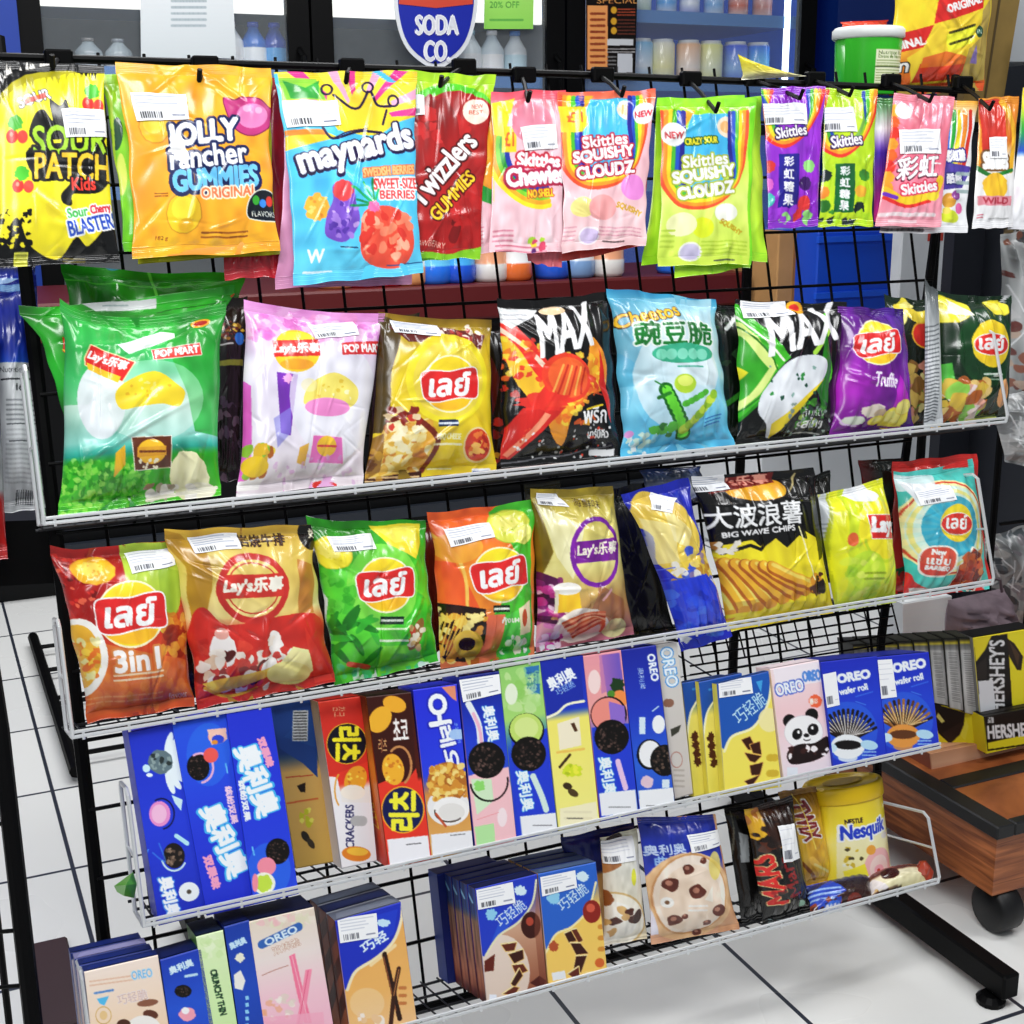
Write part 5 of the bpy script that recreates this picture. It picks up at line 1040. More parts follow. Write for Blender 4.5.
def glime(c):
    c.at(270,450,280).grad([(0,'#2f8a1c'),(.3,'#4fb02a'),(1,'#42b02c')])
    c.poly([(200,440),(300,450),(420,600),(520,760),(300,860),(240,760)],'#5cc43a').blob(420,500,130,160,'#8ad85a',al=.7).dots(26,200,440,320,600,22,['#3a9a26','#6ac84a','#2f8a20'],al=.5).noise(.1,6)
    c.chip(245,378,66,66,0,'#f2dc3a','#c8b828').poly([(395,265),(560,262),(560,340),(545,405),(440,340)],'#e8cc30').poly([(410,275),(545,272),(545,330),(470,340)],'#f6e460')
    c.lays(430,500,100,'เลย์',rot=4).rect(412,618,495,646,'#143c2c').small(418,624,490,640,1,'#e8f0e0',w=9).small(400,655,500,668,1,'#d8f4c8',w=8).small(395,695,530,710,1,'#f0fae8',w=9)
    c.poly([(420,720),(560,720),(600,800),(430,840)],'#8adc3a',al=.6)
    for i in range(16): x=c.rng.uniform(240,400);y=c.rng.uniform(600,780);c.blob(x,y,48,12,['#1f7a20','#3fa838','#2a8a2a'][i%3],rot=c.rng.uniform(-70,70))
    c.blob(545,680,22,60,'#8a6a3a',rot=-20).dots(12,520,640,570,740,12,['#d8b07a','#c04a2a','#e8d8b8']).line([(310,790),(390,800)],20,'#d85a3a').dots(26,270,790,600,850,16,['#a8ecc0','#3fb87a','#d8f4e0','#5ac07a'],al=.8).poly([(195,510),(225,560),(240,800),(215,780)],'#d8e0dc')
bag('bright green chip bag with two yellow chips at its top on the second shelf',[(306,515),(425,519),(439,662),(334,686)],glime,d=.04,T=.028,group=G2,stk=[[(333,535),(378,531),(380,549),(338,552)]],back='#b8c8bc',wr=1.4)
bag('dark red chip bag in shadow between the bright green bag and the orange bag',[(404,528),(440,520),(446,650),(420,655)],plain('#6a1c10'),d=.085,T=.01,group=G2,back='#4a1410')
def oran(c):
    c.at(270,450,280).grad([(0,'#e8641a'),(.4,'#f08a1e'),(.7,'#e8862a'),(1,'#e0805a')])
    c.poly([(820,220),(1000,170),(960,400),(960,780),(830,780),(800,640),(850,560),(900,420)],'#4fae34').poly([(820,640),(960,580),(960,760),(830,770)],'#5cc050').poly([(780,620),(850,620),(850,770),(790,780)],'#ee7a5a')
    c.poly([(600,420),(680,430),(760,600),(700,640),(620,560)],'#e8561a',al=.8).line([(600,300),(700,440),(720,600)],12,'#f8b860').noise(.08,6)
    c.blob(690,370,80,62,'#e89a3a',al=.9).chip(880,285,80,68,0,'#d8dc5a','#a8c040').chip(930,320,44,40,30,'#e8ec7a','#b8c850')
    c.lays(835,475,100,'เลย์',rot=9)
    c.poly([(620,580),(780,600),(790,720),(740,780),(650,780),(620,700)],'#2a140c').dots(46,630,600,780,780,18,['#e8a03a','#f0c060','#b86a1e','#3a1c10','#f8dc8a'],al=.95).blob(735,720,52,44,'#e8b84a',rot=-30).blob(730,720,28,22,'#3a1c10')
    for i in range(5): c.line([(640+i*10,760),(660+i*14,620)],5,'#e8b050')
    c.rect(806,588,868,612,'#1a2c1c').small(810,593,864,608,1,'#e8f0e0',w=8).text('กุ้งเผา',880,640,80,26,'#f4f4e0',rot=6,bold=2).dots(16,860,690,960,750,14,['#e8f4e0','#3fae5a','#f0dcc8']).poly([(905,600),(955,570),(960,680),(915,690)],'#e8d4a8').blob(930,630,12,30,'#b85a2a').poly([(620,700),(650,780),(640,800),(610,790)],'#e8d0c8')
bag('orange and green chip bag with grilled food on the second shelf',[(427,512),(538,498),(535,655),(440,669)],oran,d=.04,T=.027,group=G2,stk=[[(448,530),(491,523),(493,540),(451,551)]],back='#d86a1e',wr=1.3)
def gpur(c):
    c.at(500,430,280).grad([(0,'#8a7a20'),(.2,'#cfc070'),(.5,'#d8cc86'),(.75,'#b8905a'),(1,'#a86a7a')])
    c.poly([(110,220),(160,260),(200,420),(150,560),(120,700),(100,420)],'#7a6a1a').poly([(160,260),(300,330),(260,520),(210,440)],'#e8e0a8').noise(.15,7)
    c.poly([(140,480),(220,520),(200,680),(150,700)],'#5a1450').dots(30,140,520,250,700,18,['#7a2070','#b83a8a','#e8c8d8','#4a1040'],al=.8).poly([(350,540),(460,600),(470,700),(330,640)],'#9a6a4a',al=.8)
    c.arc(345,425,88,118,0,360,18,'#7a1f98').poly([(265,385),(430,370),(430,450),(268,462)],'#7a2090').text("Lay's乐事",350,412,150,50,'#f0e8d0',rot=4,shear=.1,bold=4).text('海鲜味',330,255,90,30,'#4a3a10',rot=-10)
    c.poly([(205,575),(280,560),(290,640),(215,650)],'#f0b01e').blob(243,555,44,24,'#f2ece0').rect(205,560,216,650,'#e8dcc0')
    c.blob(310,705,95,74,'#e8d8c8',j=.06)
    for i in range(9): c.line([(240+i*8,690+i*8),(300+i*10,660+i*4),(380+i*2,650+i*10)],12,['#c8643a','#e09070','#a8482a','#e8a888'][i%4])
    c.blob(440,718,42,42,'#ecdc9a').dots(14,190,740,270,800,16,['#c83a9a','#f0c8dc','#8a1c6a','#e8e0e8']).poly([(150,680),(240,700),(220,780),(140,800)],'#d89ac0',al=.6).line([(370,600),(400,560)],10,'#d8a0a0')
bag('gold chip bag with a purple ring emblem and a glass of beer',[(530,489),(613,486),(634,634),(536,652)],gpur,d=.038,T=.03,group=G2,stk=[[(546,491),(566,491),(572,503),(545,501)]],back='#8a7a28',wr=1.6)
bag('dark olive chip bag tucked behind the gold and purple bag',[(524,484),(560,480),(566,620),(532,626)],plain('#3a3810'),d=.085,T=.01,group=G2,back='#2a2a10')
def bluetw(c):
    c.at(500,430,280).grad([(0,'#0f2aa0'),(1,'#1430c0')])
    c.poly([(540,230),(600,240),(700,330),(740,430),(720,500),(620,540),(580,420),(520,340)],'#e0bc5a').poly([(600,290),(700,400),(690,470),(640,440)],'#f0dc9a',al=.8).poly([(540,340),(640,380),(660,520),(600,530)],'#f2e2a8',al=.6)
    c.poly([(620,540),(740,490),(800,420),(830,520),(800,640),(700,620)],'#d8b44a').dots(50,650,480,830,620,16,['#f0d070','#b88a3a','#e8e4dc','#8a7a9a','#3a5ac8'],al=.9)
    c.poly([(600,600),(760,560),(830,640),(800,800),(740,790),(640,700)],'#1c44c8').dots(30,650,620,820,760,18,['#2a5ad8','#16309a','#5a88e8'],al=.6).poly([(560,645),(610,650),(640,710),(590,690)],'#e8eef4').poly([(690,760),(740,770),(720,800)],'#e8eef4')
    c.text('SNACK',468,380,20,190,'#dfe8f8',rot=-12,bold=1).line([(510,580),(650,540)],5,'#4a6ae0').line([(520,620),(640,580)],3,'#3a5ad0').poly([(455,310),(480,320),(475,345),(458,340)],'#eef')
bag('crumpled royal blue snack bag slumped diagonally over the lip of the second shelf',[(621,494),(688,478),(732,636),(682,652)],bluetw,d=.016,T=.026,name='snack_bag',cat='snack bag',group=G2,stk=[[(660,493),(679,502),(673,520),(656,514)]],back='#1a34b0',wr=2.6,inset=.08)
bag('crumpled white and blue snack bag lying in the dark behind the royal blue bag',[(640,470),(700,466),(712,500),(650,520)],lambda c:c.grad([(0,'#2a3a6a'),(.5,'#c8ccd0'),(1,'#1a2450')]).noise(.4,4),d=.085,T=.014,name='snack_bag',cat='snack bag',group=G2,back='#1a2450',wr=2.)
def bigwave(c):
    c.at(500,430,280).grad([(0,'#0e0c0c'),(.45,'#14120e'),(.5,'#e8d01e'),(1,'#e4c81c')])
    c.poly([(700,200),(1200,120),(1200,480),(1000,430),(900,460),(820,440),(720,400)],'#100e0e')
    c.at(744,430,280)
    c.poly([(-60,440),(30,420),(60,445),(110,400),(150,435),(190,395),(220,410),(215,380),(270,410),(320,640),(-60,720)],'#ecd41e',sm=False).line([(-60,470),(25,440),(60,455),(110,405),(150,440),(200,395),(225,410),(215,375),(265,400)],13,'#0e0c0c',sharp=True).blob(60,220,110,50,'#f2a81e')
    c.poly([(-110,185),(140,150),(130,195),(-100,240)],'#7a1812').text("Lay's乐事",10,190,220,46,'#e89a8a',rot=6,bold=3).poly([(170,250),(230,130),(200,170)],'#c8b888')
    c.text('大波浪薯',48,325,330,96,'#0e0c0c',rot=5,bold=14).text('大波浪薯',48,325,325,90,'#eceef0',rot=5,bold=4).text('BIG WAVE CHIPS',60,388,250,20,'#e8e8ea',rot=7,bold=3)
    for i in range(8):
        a=[(-110+i*30,505+i*2),(-85+i*34,560-i*2),(-50+i*38,625-i*8),(-18+i*41,680-i*14)]
        c.line(a,50,'#a8661a').line([(p[0]+2,p[1]-5) for p in a],38,'#e8a630').line([(p[0]+6,p[1]-10) for p in a],14,'#f6d06a').blob(a[3][0]+4,a[3][1]+4,20,18,'#d89228')
    c.dots(16,250,540,300,600,14,['#2a180a','#5a3010','#c88a20']).dots(10,-100,430,0,470,12,['#e8e0d0','#a87a40']).line([(-100,700),(310,640)],14,'#e8d020').line([(200,370),(260,560)],5,'#f8f0b0')
bag('black and yellow chip bag with big white lettering and curved yellow chips',[(690,477),(814,468),(834,612),(728,632)],bigwave,sag=.0,d=.036,T=.026,group=G2,stk=[[(694,476),(734,473),(738,490),(698,495)]],back='#2a2410',wr=1.3)
bag('yellow-green and black chip bag squeezed behind the black and yellow wave chip bag',[(794,478),(830,470),(836,580),(812,590)],lambda c:c.grad([(0,'#141410'),(.3,'#2a2c12'),(.6,'#8a9020'),(1,'#2a2a10')]).noise(.3,5),d=.08,T=.012,group=G2,back='#222')
def limel(c):
    c.at(744,430,280).grad([(0,'#d6dc1a'),(.5,'#d2dc22'),(1,'#c8e030')])
    c.poly([(260,330),(320,220),(345,200),(335,420),(370,640),(300,500)],'#c4cace').small(285,340,335,440,6,'#9aa0a4').line([(340,200),(335,420),(372,650)],8,'#a8b018')
    c.poly([(350,160),(420,190),(400,480),(380,640),(345,500),(340,300)],'#dfe41c').line([(390,230),(395,420),(405,600)],34,'#b8d428',al=.7).poly([(430,230),(520,250),(560,600),(450,640),(400,560)],'#cde040',al=.7)
    c.blob(500,370,95,110,'#f6e020',al=.9).poly([(436,315),(570,318),(570,405),(450,405)],'#d2281e',ol='#fff',ow=3).text('Lays',510,362,118,70,'#fff',rot=-2,bold=8).arc(500,370,80,120,200,330,10,'#b8d020').blob(440,520,60,70,'#b0d83a',al=.8).dots(20,380,460,520,620,16,['#c8e45a','#9ac82c','#e0ee80'],al=.6).blob(390,408,16,26,'#d86a3a').small(430,520,500,560,2,'#8a9a20').poly([(392,235),(400,205),(470,190),(510,240),(480,262),(410,260)],'#e4e8ee')
bag('lime yellow chip bag standing askew with its silver seam showing on the second shelf',[(818,494),(882,478),(896,602),(836,612)],limel,d=.034,T=.03,group=G2,back='#c4c8cc',wr=1.4,inset=-.02,base='#d2dc22')
bag('small dark red chip bag top showing above the lime yellow bag',[(858,460),(903,458),(906,520),(866,526)],lambda c:c.grad([(0,'#8a1c1c'),(.4,'#2a3a30'),(1,'#1c1c1c')],90).noise(.4,4),d=.09,T=.01,group=G2,back='#222')
bag('red chip bag standing behind the turquoise chip bag',[(892,462),(977,453),(992,585),(888,600)],lambda c:c.at(744,430,280).grad([(0,'#d8281c'),(.3,'#8a2a20'),(.7,'#c8281c'),(1,'#d02a22')]).dots(20,530,500,700,600,20,['#b01c18','#e04a30','#3a6a4a']).rect(560,575,900,615,'#d83028'),d=.07,T=.01,group=G2,back='#a82a20')
def turq(c):
    c.at(744,430,280).grad([(0,'#5ab8b0'),(.5,'#3fae9c'),(1,'#5ac4b8')])
    c.blob(740,350,150,180,'#f0e29a').blob(745,350,132,158,'#c8e4d0').blob(748,345,100,115,'#3f9ab8').arc(740,350,142,172,0,360,7,'#c8402a').arc(740,350,118,140,0,360,14,'#e8d06a',al=.8)
    c.poly([(560,160),(720,150),(700,190),(600,220)],'#e0ecf0',al=.8).poly([(600,180),(740,190),(750,250),(640,270)],'#e4eaf0').rect(760,95,850,130,'#d82a20').blob(762,332,62,72,'#f6c81e',pw=1.8).blob(762,335,58,40,'#d4281e',ol='#fff',ow=3).text('เลย์',760,328,76,52,'#fff',rot=-3,bold=4)
    c.blob(702,475,52,54,'#d04a3a',ol='#f2ece0',ow=6,pw=3.).text('New',700,440,40,20,'#fff',rot=-4,bold=2).text('แซ่บ',702,470,70,34,'#fff',rot=-4,bold=2).text('BARBEQ',702,502,76,18,'#fff',rot=-4,bold=2)
    c.poly([(550,520),(620,510),(660,560),(760,590),(900,570),(900,620),(540,630)],'#c8281e').poly([(640,575),(740,580),(760,590),(650,592)],'#e8e8e0')
    c.poly([(780,575),(775,500),(820,425),(860,450),(885,540),(870,590)],'#8a2a14',ol='#f0e4d0',ow=6).dots(22,790,450,875,575,20,['#c85a24','#7a2410','#e0823a','#a83c18'])
    c.rays(745,350,160,40,['#f0e29a','#4ab8a8'],al=.12)
bag('turquoise chip bag with ring pattern and a red badge, last on the second shelf',[(893,472),(973,458),(990,589),(904,599)],turq,d=.037,T=.028,group=G2,stk=[[(917,489),(948,482),(951,497),(920,503)]],back='#48a8a0')
bag('black chip bag added as shade between the gold purple bag and the royal blue bag',[(594,486),(646,482),(676,640),(610,648)],plain('#15130f'),d=.088,T=.012,group=G2,back='#111')  # this and the next two bags are added, near-black as shade in the gaps
bag('dark brown chip bag added as shade behind the 3in1 bag and the gold bag',[(160,552),(214,544),(226,690),(186,700)],plain('#2a160c'),d=.088,T=.012,group=G2,back='#111')
bag('dark maroon chip bag added as shade left of the bright green chip bag',[(292,534),(346,526),(354,668),(318,680)],plain('#1f0f0c'),d=.088,T=.012,group=G2,back='#111')
# ------------------------------------------------------------------ row 3 : upright boxes
G3='upright biscuit boxes on the third shelf'
BL='#1a3fc4'
def cookie(c,x,y,r,rot=0,cream='#f4f4f4',ry=None):
    ry=ry or r
    c.blob(x,y,r,ry,'#17120f',rot,n=36).dots(46,x-r*.75,y-ry*.75,x+r*.75,y+ry*.75,r*.075,['#5a4842','#3c2e2a','#75605a'],al=.8);return c
def ob1(c):
    c.at(0,700,324).grad([(0,'#173ab8'),(.5,'#1a44cc'),(1,'#1636ae')])
    for a in range(-70,80,18): c.blob(520+46*math.cos(rd(a)),190-62*math.sin(rd(a)),36,11,'#dff0fa',rot=a)
    c.blob(505,185,40,36,'#6a7a80',j=.05).dots(16,475,160,540,210,7,['#3a4444','#8a9a9a']).blob(460,205,12,12,'#bfe8fa').blob(470,225,10,6,'#e8f8ff')
    c.blob(502,345,34,40,'#e08ac0').blob(500,345,24,30,'#f0b0d4').arc(508,345,40,48,-80,120,5,'#101040').poly([(540,285),(575,300),(570,335),(550,310)],'#bfe4f4')
    c.blob(548,480,34,42,'#2a2320',rot=10).dots(20,525,455,570,510,6,['#6a5a50','#8a786a']).arc(548,480,40,50,200,330,6,'#bcd8e8').line([(480,470),(520,500),(500,440)],5,'#4a90e8',al=.6).line([(555,415),(590,440)],14,'#a8dcf4').arc(550,480,90,60,160,200,4,'#5a9af0')
    c.blob(597,602,33,33,'#e6eef4').blob(597,602,8,8,'#5a5046').text('奥利奥',535,618,140,48,'#4a8ae0',rot=-77,bold=8).text('奥利奥',535,618,136,44,'#f0f6fc',rot=-77,bold=4)
carton('blue cookie box with splash pattern, leftmost of three tall blue boxes',[(128,733),(172,724),(207,914),(159,926)],ob1,d=.006,th=.05,top='#1030a0',left='#1c3cb4',group=G3)
def ob2(c):
    c.at(0,700,324).grad([(0,'#1a58d4'),(.3,'#1c52d8'),(.6,'#1a40cc'),(1,'#1838c0')]).blob(660,180,70,110,'#2a7ae8',al=.5)
    cookie(c,628,225,36,ry=46,rot=10);c.arc(634,228,42,50,-80,120,7,'#e8a8c8').blob(688,120,30,26,'#f0a090').blob(668,185,24,26,'#e8605a').poly([(655,95),(715,90),(720,130),(670,150)],'#f4b8a8').blob(690,130,20,16,'#2a50c8').blob(680,140,10,8,'#d88a30')
    c.text('缤纷双果',735,350,120,22,'#f0c0e0',rot=-79,bold=3).line([(716,215),(722,245)],5,'#6ab0f8')
    c.text('奥利奥',712,460,230,80,'#4aa8ec',rot=-66,bold=15).text('奥利奥',712,460,230,74,'#eef6fc',rot=-66,bold=8).text('双果味',672,558,100,28,'#f09ab8',rot=-72,bold=5)
carton('blue cookie box with upside-down cookie and white lettering, middle of three tall blue boxes',[(172,724),(226,713),(254,905),(207,916)],ob2,d=.004,th=.05,top='#1030a0',left='#1c3cb4',group=G3)
def ob3(c):
    c.at(0,700,324).grad([(0,'#1838c0'),(.5,'#1a40d0'),(1,'#1a50d4')])
    c.text('奥利奥',812,250,230,84,'#4aa8ec',rot=-70,bold=15).text('奥利奥',812,250,230,78,'#eef6fc',rot=-70,bold=8).text('双果味',840,160,95,24,'#f09ab8',rot=-70,bold=5).text('缤纷双果',772,315,130,20,'#e8eef8',rot=-80,bold=3)
    c.blob(850,540,70,90,'#2a80e8',al=.5);cookie(c,878,478,38,ry=42);c.blob(843,527,30,30,'#f08a9a').blob(835,582,36,36,'#f2f4d8').blob(835,582,26,28,'#b8d850',j=.12).blob(806,580,10,30,'#f08a9a').line([(797,465),(803,490)],5,'#6ab0f8')
carton('blue cookie box with cookie at the bottom, rightmost of three tall blue boxes',[(226,713),(271,707),(299,894),(254,905)],ob3,d=.0,th=.05,top='#1030a0',left='#1c3cb4',group=G3)
def ob4(c):
    c.at(270,640,250).grad([(0,'#20508c'),(.3,'#184070'),(.42,'#c09a60'),(1,'#c8a058')]).poly([(10,260),(190,250),(200,600),(140,540),(80,500),(40,470)],'#1f4a80').poly([(180,290),(190,470),(60,420)],'#27588c',al=.5)
    c.small(90,300,160,450,1,'#fff',w=1).rect(95,292,158,440,'#b8bcbc').small(100,296,152,438,10,'#444',w=6).line([(70,600),(180,590)],5,'#a8482a').poly([(115,635),(150,620),(150,660),(130,660)],'#2a1c14').line([(75,705),(200,685)],8,'#b8683a').dots(8,130,730,180,790,12,['#b0b02a','#d8d060']).blob(148,828,14,22,'#3a3426',rot=40).blob(170,852,12,22,'#4a4030',rot=40)
carton('gold and navy cookie box set back beside the red cracker box',[(270,704),(318,699),(334,862),(296,869)],ob4,d=.05,th=.03,top='#1a3a6a',left='#a88850',group=G3)
def rz1(c):
    c.at(270,640,250).grad([(0,'#c83a18'),(.5,'#d83a1c'),(.55,'#e8e0d8'),(1,'#e4e2e4')]).poly([(205,590),(280,600),(300,700),(420,700),(450,930),(270,930)],'#e6e4e8').poly([(190,280),(380,230),(410,530),(240,600)],'#c8321a').text('참크',285,300,50,54,'#e8a080',rot=90-180+0,bold=2)
    c.blob(318,450,80,90,'#12142c',ol='#e8b020',ow=4).text('리츠',318,452,150,110,'#f4e01e',rot=-90,bold=9).blob(355,610,44,62,'#e89a1e',rot=-20).dots(14,325,560,390,650,7,['#c87a10','#f8c850']).blob(345,660,50,30,'#f2e4d0').arc(300,650,30,70,120,240,8,'#d89a40')
    c.text('CRACKERS',330,790,160,34,'#3a3a6a',rot=90,bold=3).small(350,720,385,820,1,'#aaa').blob(355,888,60,26,'#d8801a').blob(360,880,44,14,'#f0b040')
carton('red and white cracker box turned on its side on the third shelf',[(318,702),(362,696),(377,861),(342,869)],rz1,d=.02,th=.04,top='#a02a14',left='#e0dcd8',group=G3,sidep=([(310,706),(318,702),(342,869),(333,862)],lambda c:c.grad([(0,'#a88a60'),(1,'#e8e0d4')])))
def rz2(c):
    c.at(270,640,250).grad([(0,'#4a1c10'),(.5,'#5a2010'),(.53,'#e03a18'),(1,'#d8361a')]).poly([(400,235),(575,220),(600,540),(530,600),(430,600)],'#4a1c12').poly([(435,600),(480,580),(560,590),(600,530),(660,900),(470,930)],'#dc3a1a')
    c.blob(510,260,50,34,'#e8a028',rot=-20).blob(450,325,44,60,'#e8a42c',rot=-30).text('초코',535,365,60,90,'#f0ece8',rot=4,bold=4).text('리츠',462,435,36,60,'#d8a878',rot=0,bold=2)
    c.arc(530,520,50,80,-60,130,10,'#b8865a').blob(505,535,45,66,'#eca42a',rot=10).dots(18,475,485,535,590,7,['#c87c14','#f8cc60'])
    c.blob(545,702,85,92,'#14225c',ol='#f6a81e',ow=5).text('리츠',550,706,155,118,'#f2e63a',rot=90,bold=9).text('리츠',550,706,155,118,'#f2e63a',rot=90,bold=9)
    c.rect(485,815,655,925,'#ecebf2',rot=6).small(560,838,620,850,1,'#555',rot=6)
carton('brown and red cracker box with yellow crackers on the third shelf',[(366,697),(411,692),(432,860),(389,868)],rz2,d=.0,th=.045,top='#3a1810',left='#c87828',group=G3,sidep=([(357,705),(366,697),(389,868),(377,858)],lambda c:c.grad([(0,'#5a3014'),(.4,'#d8882a'),(.7,'#c8641e'),(1,'#d83a1a')]).at(270,640,250).text('RITZ',430,720,110,20,'#e8c040',rot=-78,bold=2)))
def oz(c):
    c.at(270,640,250).grad([(0,'#1c30c8'),(.5,'#2046d8'),(.62,'#c88a4a'),(1,'#d8a468')]).poly([(700,185),(760,182),(765,250),(745,235)],'#d88a70')
    c.text('오',690,285,90,135,'#1528a8',rot=8,bold=20).text('오',690,285,86,130,'#f0f6fc',rot=8,bold=8).text('레오',735,450,190,60,'#1528a8',rot=-76,bold=16).text('레오',735,450,190,60,'#eef4fc',rot=-76,bold=7).small(755,340,785,440,1,'#9ab8f0').text('초코바닐라',770,385,90,14,'#a8c4f4',rot=-80,bold=1)
    c.blob(732,690,88,78,'#e8ecf4',al=.9).blob(728,590,84,84,'#a8702a').dots(90,655,520,800,665,13,['#e0ac58','#c88a38','#f0cc80'],j=.15).blob(742,705,75,55,'#f2efec').blob(745,712,55,36,'#dcd8d4').arc(735,712,60,40,170,320,6,'#3a2a20').line([(680,720),(720,770)],10,'#b85a3a')
    c.rect(662,795,840,880,'#e6e6ec',rot=6).small(740,802,800,812,1,'#555',rot=6)
carton('royal blue cookie box with a golden wafer cookie on the third shelf',[(413,690),(457,684),(474,853),(432,861)],oz,d=.0,th=.05,top='#1530a8',left='#1a34b8',group=G3)
def ok_(c):
    c.at(450,620,250).grad([(0,'#0e2a80'),(.35,'#1444c0'),(.62,'#2a58c0'),(.68,'#f0b8bc'),(1,'#f0a8b0')]).poly([(60,640),(240,600),(270,910),(105,935)],'#f2b4ba').poly([(85,650),(170,650),(180,740),(110,800)],'#c4e4b8').poly([(100,850),(180,835),(188,925),(110,938)],'#a8dc98')
    c.line([(75,340),(115,420),(125,500)],26,'#dfe8ee').line([(95,380),(120,440),(128,500)],14,'#e8a8c0').text('奥利奥',168,420,150,50,'#3a8ad8',rot=-80,bold=7).text('奥利奥',168,420,148,48,'#eaf4fa',rot=-80,bold=4)
    cookie(c,150,572,76);c.arc(160,660,78,82,-170,10,8,'#121216').blob(120,680,22,22,'#8ad070',j=.2).blob(215,810,20,40,'#f6d8dc').line([(110,820),(200,790)],3,'#e88a90')
carton('blue, green and pink cookie box right of the golden wafer cookie box',[(458,677),(499,671),(517,842),(476,852)],ok_,d=.0,th=.05,top='#0e2470',left='#1a3cb0',group=G3,stk=[[(459,680),(499,674),(501,693),(463,702)]])
def og(c):
    c.at(450,620,250).grad([(0,'#8cc070'),(.3,'#9ccc74'),(.5,'#1a4cc4'),(1,'#1840b8')]).poly([(300,190),(365,180),(370,300),(320,300)],'#3a78a8').dots(20,215,200,360,380,26,['#a8d488','#88bc64','#c0e0a0'],al=.6).blob(250,300,26,44,'#dcecc8').poly([(250,480),(400,440),(440,790),(280,890)],'#1a44c4').text('苏打',340,240,50,80,'#2a5a8a',bold=2,al=.6)
    c.blob(313,450,74,72,'#101210').blob(312,445,68,66,'#b4d470').blob(312,440,50,45,'#c8e08a');cookie(c,322,548,72)
    c.line([(340,640),(375,720),(395,780)],24,'#c8e4d8').text('奥利奥',308,700,170,52,'#3a9ae0',rot=-80,bold=7).text('奥利奥',308,700,168,50,'#e4f2fa',rot=-80,bold=4).rect(290,800,440,885,'#e8eaf2',rot=6).small(340,840,420,850,1,'#555')
carton('green and blue cookie box with a sliced cookie on the third shelf',[(499,669),(540,661),(558,832),(517,842)],og,d=.0,th=.05,top='#5a8a48',left='#6a9a58',group=G3)
def oy(c):
    c.at(450,620,250).grad([(0,'#12309a'),(.3,'#1a44b8'),(.36,'#f0e070'),(1,'#f2e884')]).poly([(370,170),(530,140),(550,330),(480,350),(430,390),(395,400)],'#16369e').line([(395,405),(440,385),(480,350),(550,335)],10,'#f8f4c8').text('奥利奥',455,240,120,54,'#eef4fc',rot=28,bold=4).text('巧轻脆',472,280,85,30,'#a8c4ec',rot=28,bold=2)
    c.poly([(440,430),(530,400),(540,520),(450,540)],'#f2e4c0').poly([(495,430),(510,425),(525,460),(512,465)],'#5a3c24').line([(440,550),(550,535)],10,'#ecb860').line([(450,610),(492,560)],12,'#4a3420').blob(500,625,40,26,'#c8d82a',j=.2).dots(6,480,600,530,650,10,['#e8e84a','#a8b81e']).blob(482,688,20,14,'#4a3a22',rot=-20).blob(505,715,24,14,'#5a4a2c',rot=-30).small(470,780,580,830,2,'#b8a85a').poly([(450,780),(600,750),(610,850),(450,870)],'#f4ead0',al=.7).small(480,812,545,824,1,'#555')
carton('pale yellow and navy chocolate thin box on the third shelf',[(540,660),(583,655),(600,824),(559,832)],oy,d=.0,th=.05,top='#10286e',left='#d8cc70',group=G3)
def op(c):
    c.at(450,620,250).grad([(0,'#e0929a'),(.35,'#e89a96'),(.55,'#1a4cc4'),(1,'#1840b8')]).poly([(620,140),(695,130),(720,340),(650,350)],'#7a62b0').grad([(0,'#d88aa0'),(1,'#6a5ab0')],90,pts=[(610,140),(690,130),(700,260),(620,300)],al=.7).blob(590,250,26,50,'#f4ccc8').poly([(580,440),(740,420),(770,780),(620,810)],'#1a46c4')
    c.blob(685,265,30,34,'#2a4a2a',j=.2).blob(695,320,34,36,'#f08a50').blob(660,300,16,16,'#5a8a3a');c.blob(650,385,76,76,'#14101a').blob(648,385,70,70,'#e88a80').poly([(650,330),(715,350),(720,420),(660,450)],'#8a70c0');cookie(c,662,478,72)
    c.line([(688,580),(705,640),(720,690)],22,'#e0b8e0').text('奥利奥',645,640,160,52,'#3a9ae0',rot=-80,bold=7).text('奥利奥',645,640,158,50,'#e4f2fa',rot=-80,bold=4).rect(615,705,765,800,'#e8eaf2',rot=6).small(650,765,740,775,1,'#555')
carton('salmon pink and blue cookie box on the third shelf',[(583,656),(621,650),(639,815),(601,823)],op,d=.0,th=.05,top='#b06a78',left='#c87a84',group=G3)
def on_(c):
    c.at(450,620,250).grad([(0,'#1a2f94'),(.4,'#1a44b4'),(.7,'#2a68cc'),(1,'#2a5ac0')]).text('OREO',832,190,110,30,'#e8f0fa',rot=-80,bold=4).text('奥利奥',785,235,90,22,'#c8d8f0',rot=-82,bold=2).rect(775,395,800,465,'#c8e0f4').blob(855,425,26,38,'#eef2f6').line([(830,370),(855,350)],5,'#bcd8f4')
    c.blob(818,550,54,64,'#0e1014').blob(820,548,46,56,'#eceef0');c.blob(880,575,60,66,'#14100e').dots(40,835,520,925,630,6,['#4a3c36','#6a5a50']).poly([(905,480),(960,480),(960,680),(905,660)],'#2a68cc',al=0).blob(808,665,26,26,'#d8b8c8',j=.1).rect(870,655,900,690,'#cfe4f4').rect(775,695,920,785,'#ebedf3',rot=5).small(805,760,870,770,1,'#555')
carton('deep blue cookie box with a white cream cookie at the row end',[(621,650),(656,645),(675,804),(640,813)],on_,d=.0,th=.05,top='#12246e',left='#1a34a0',group=G3)
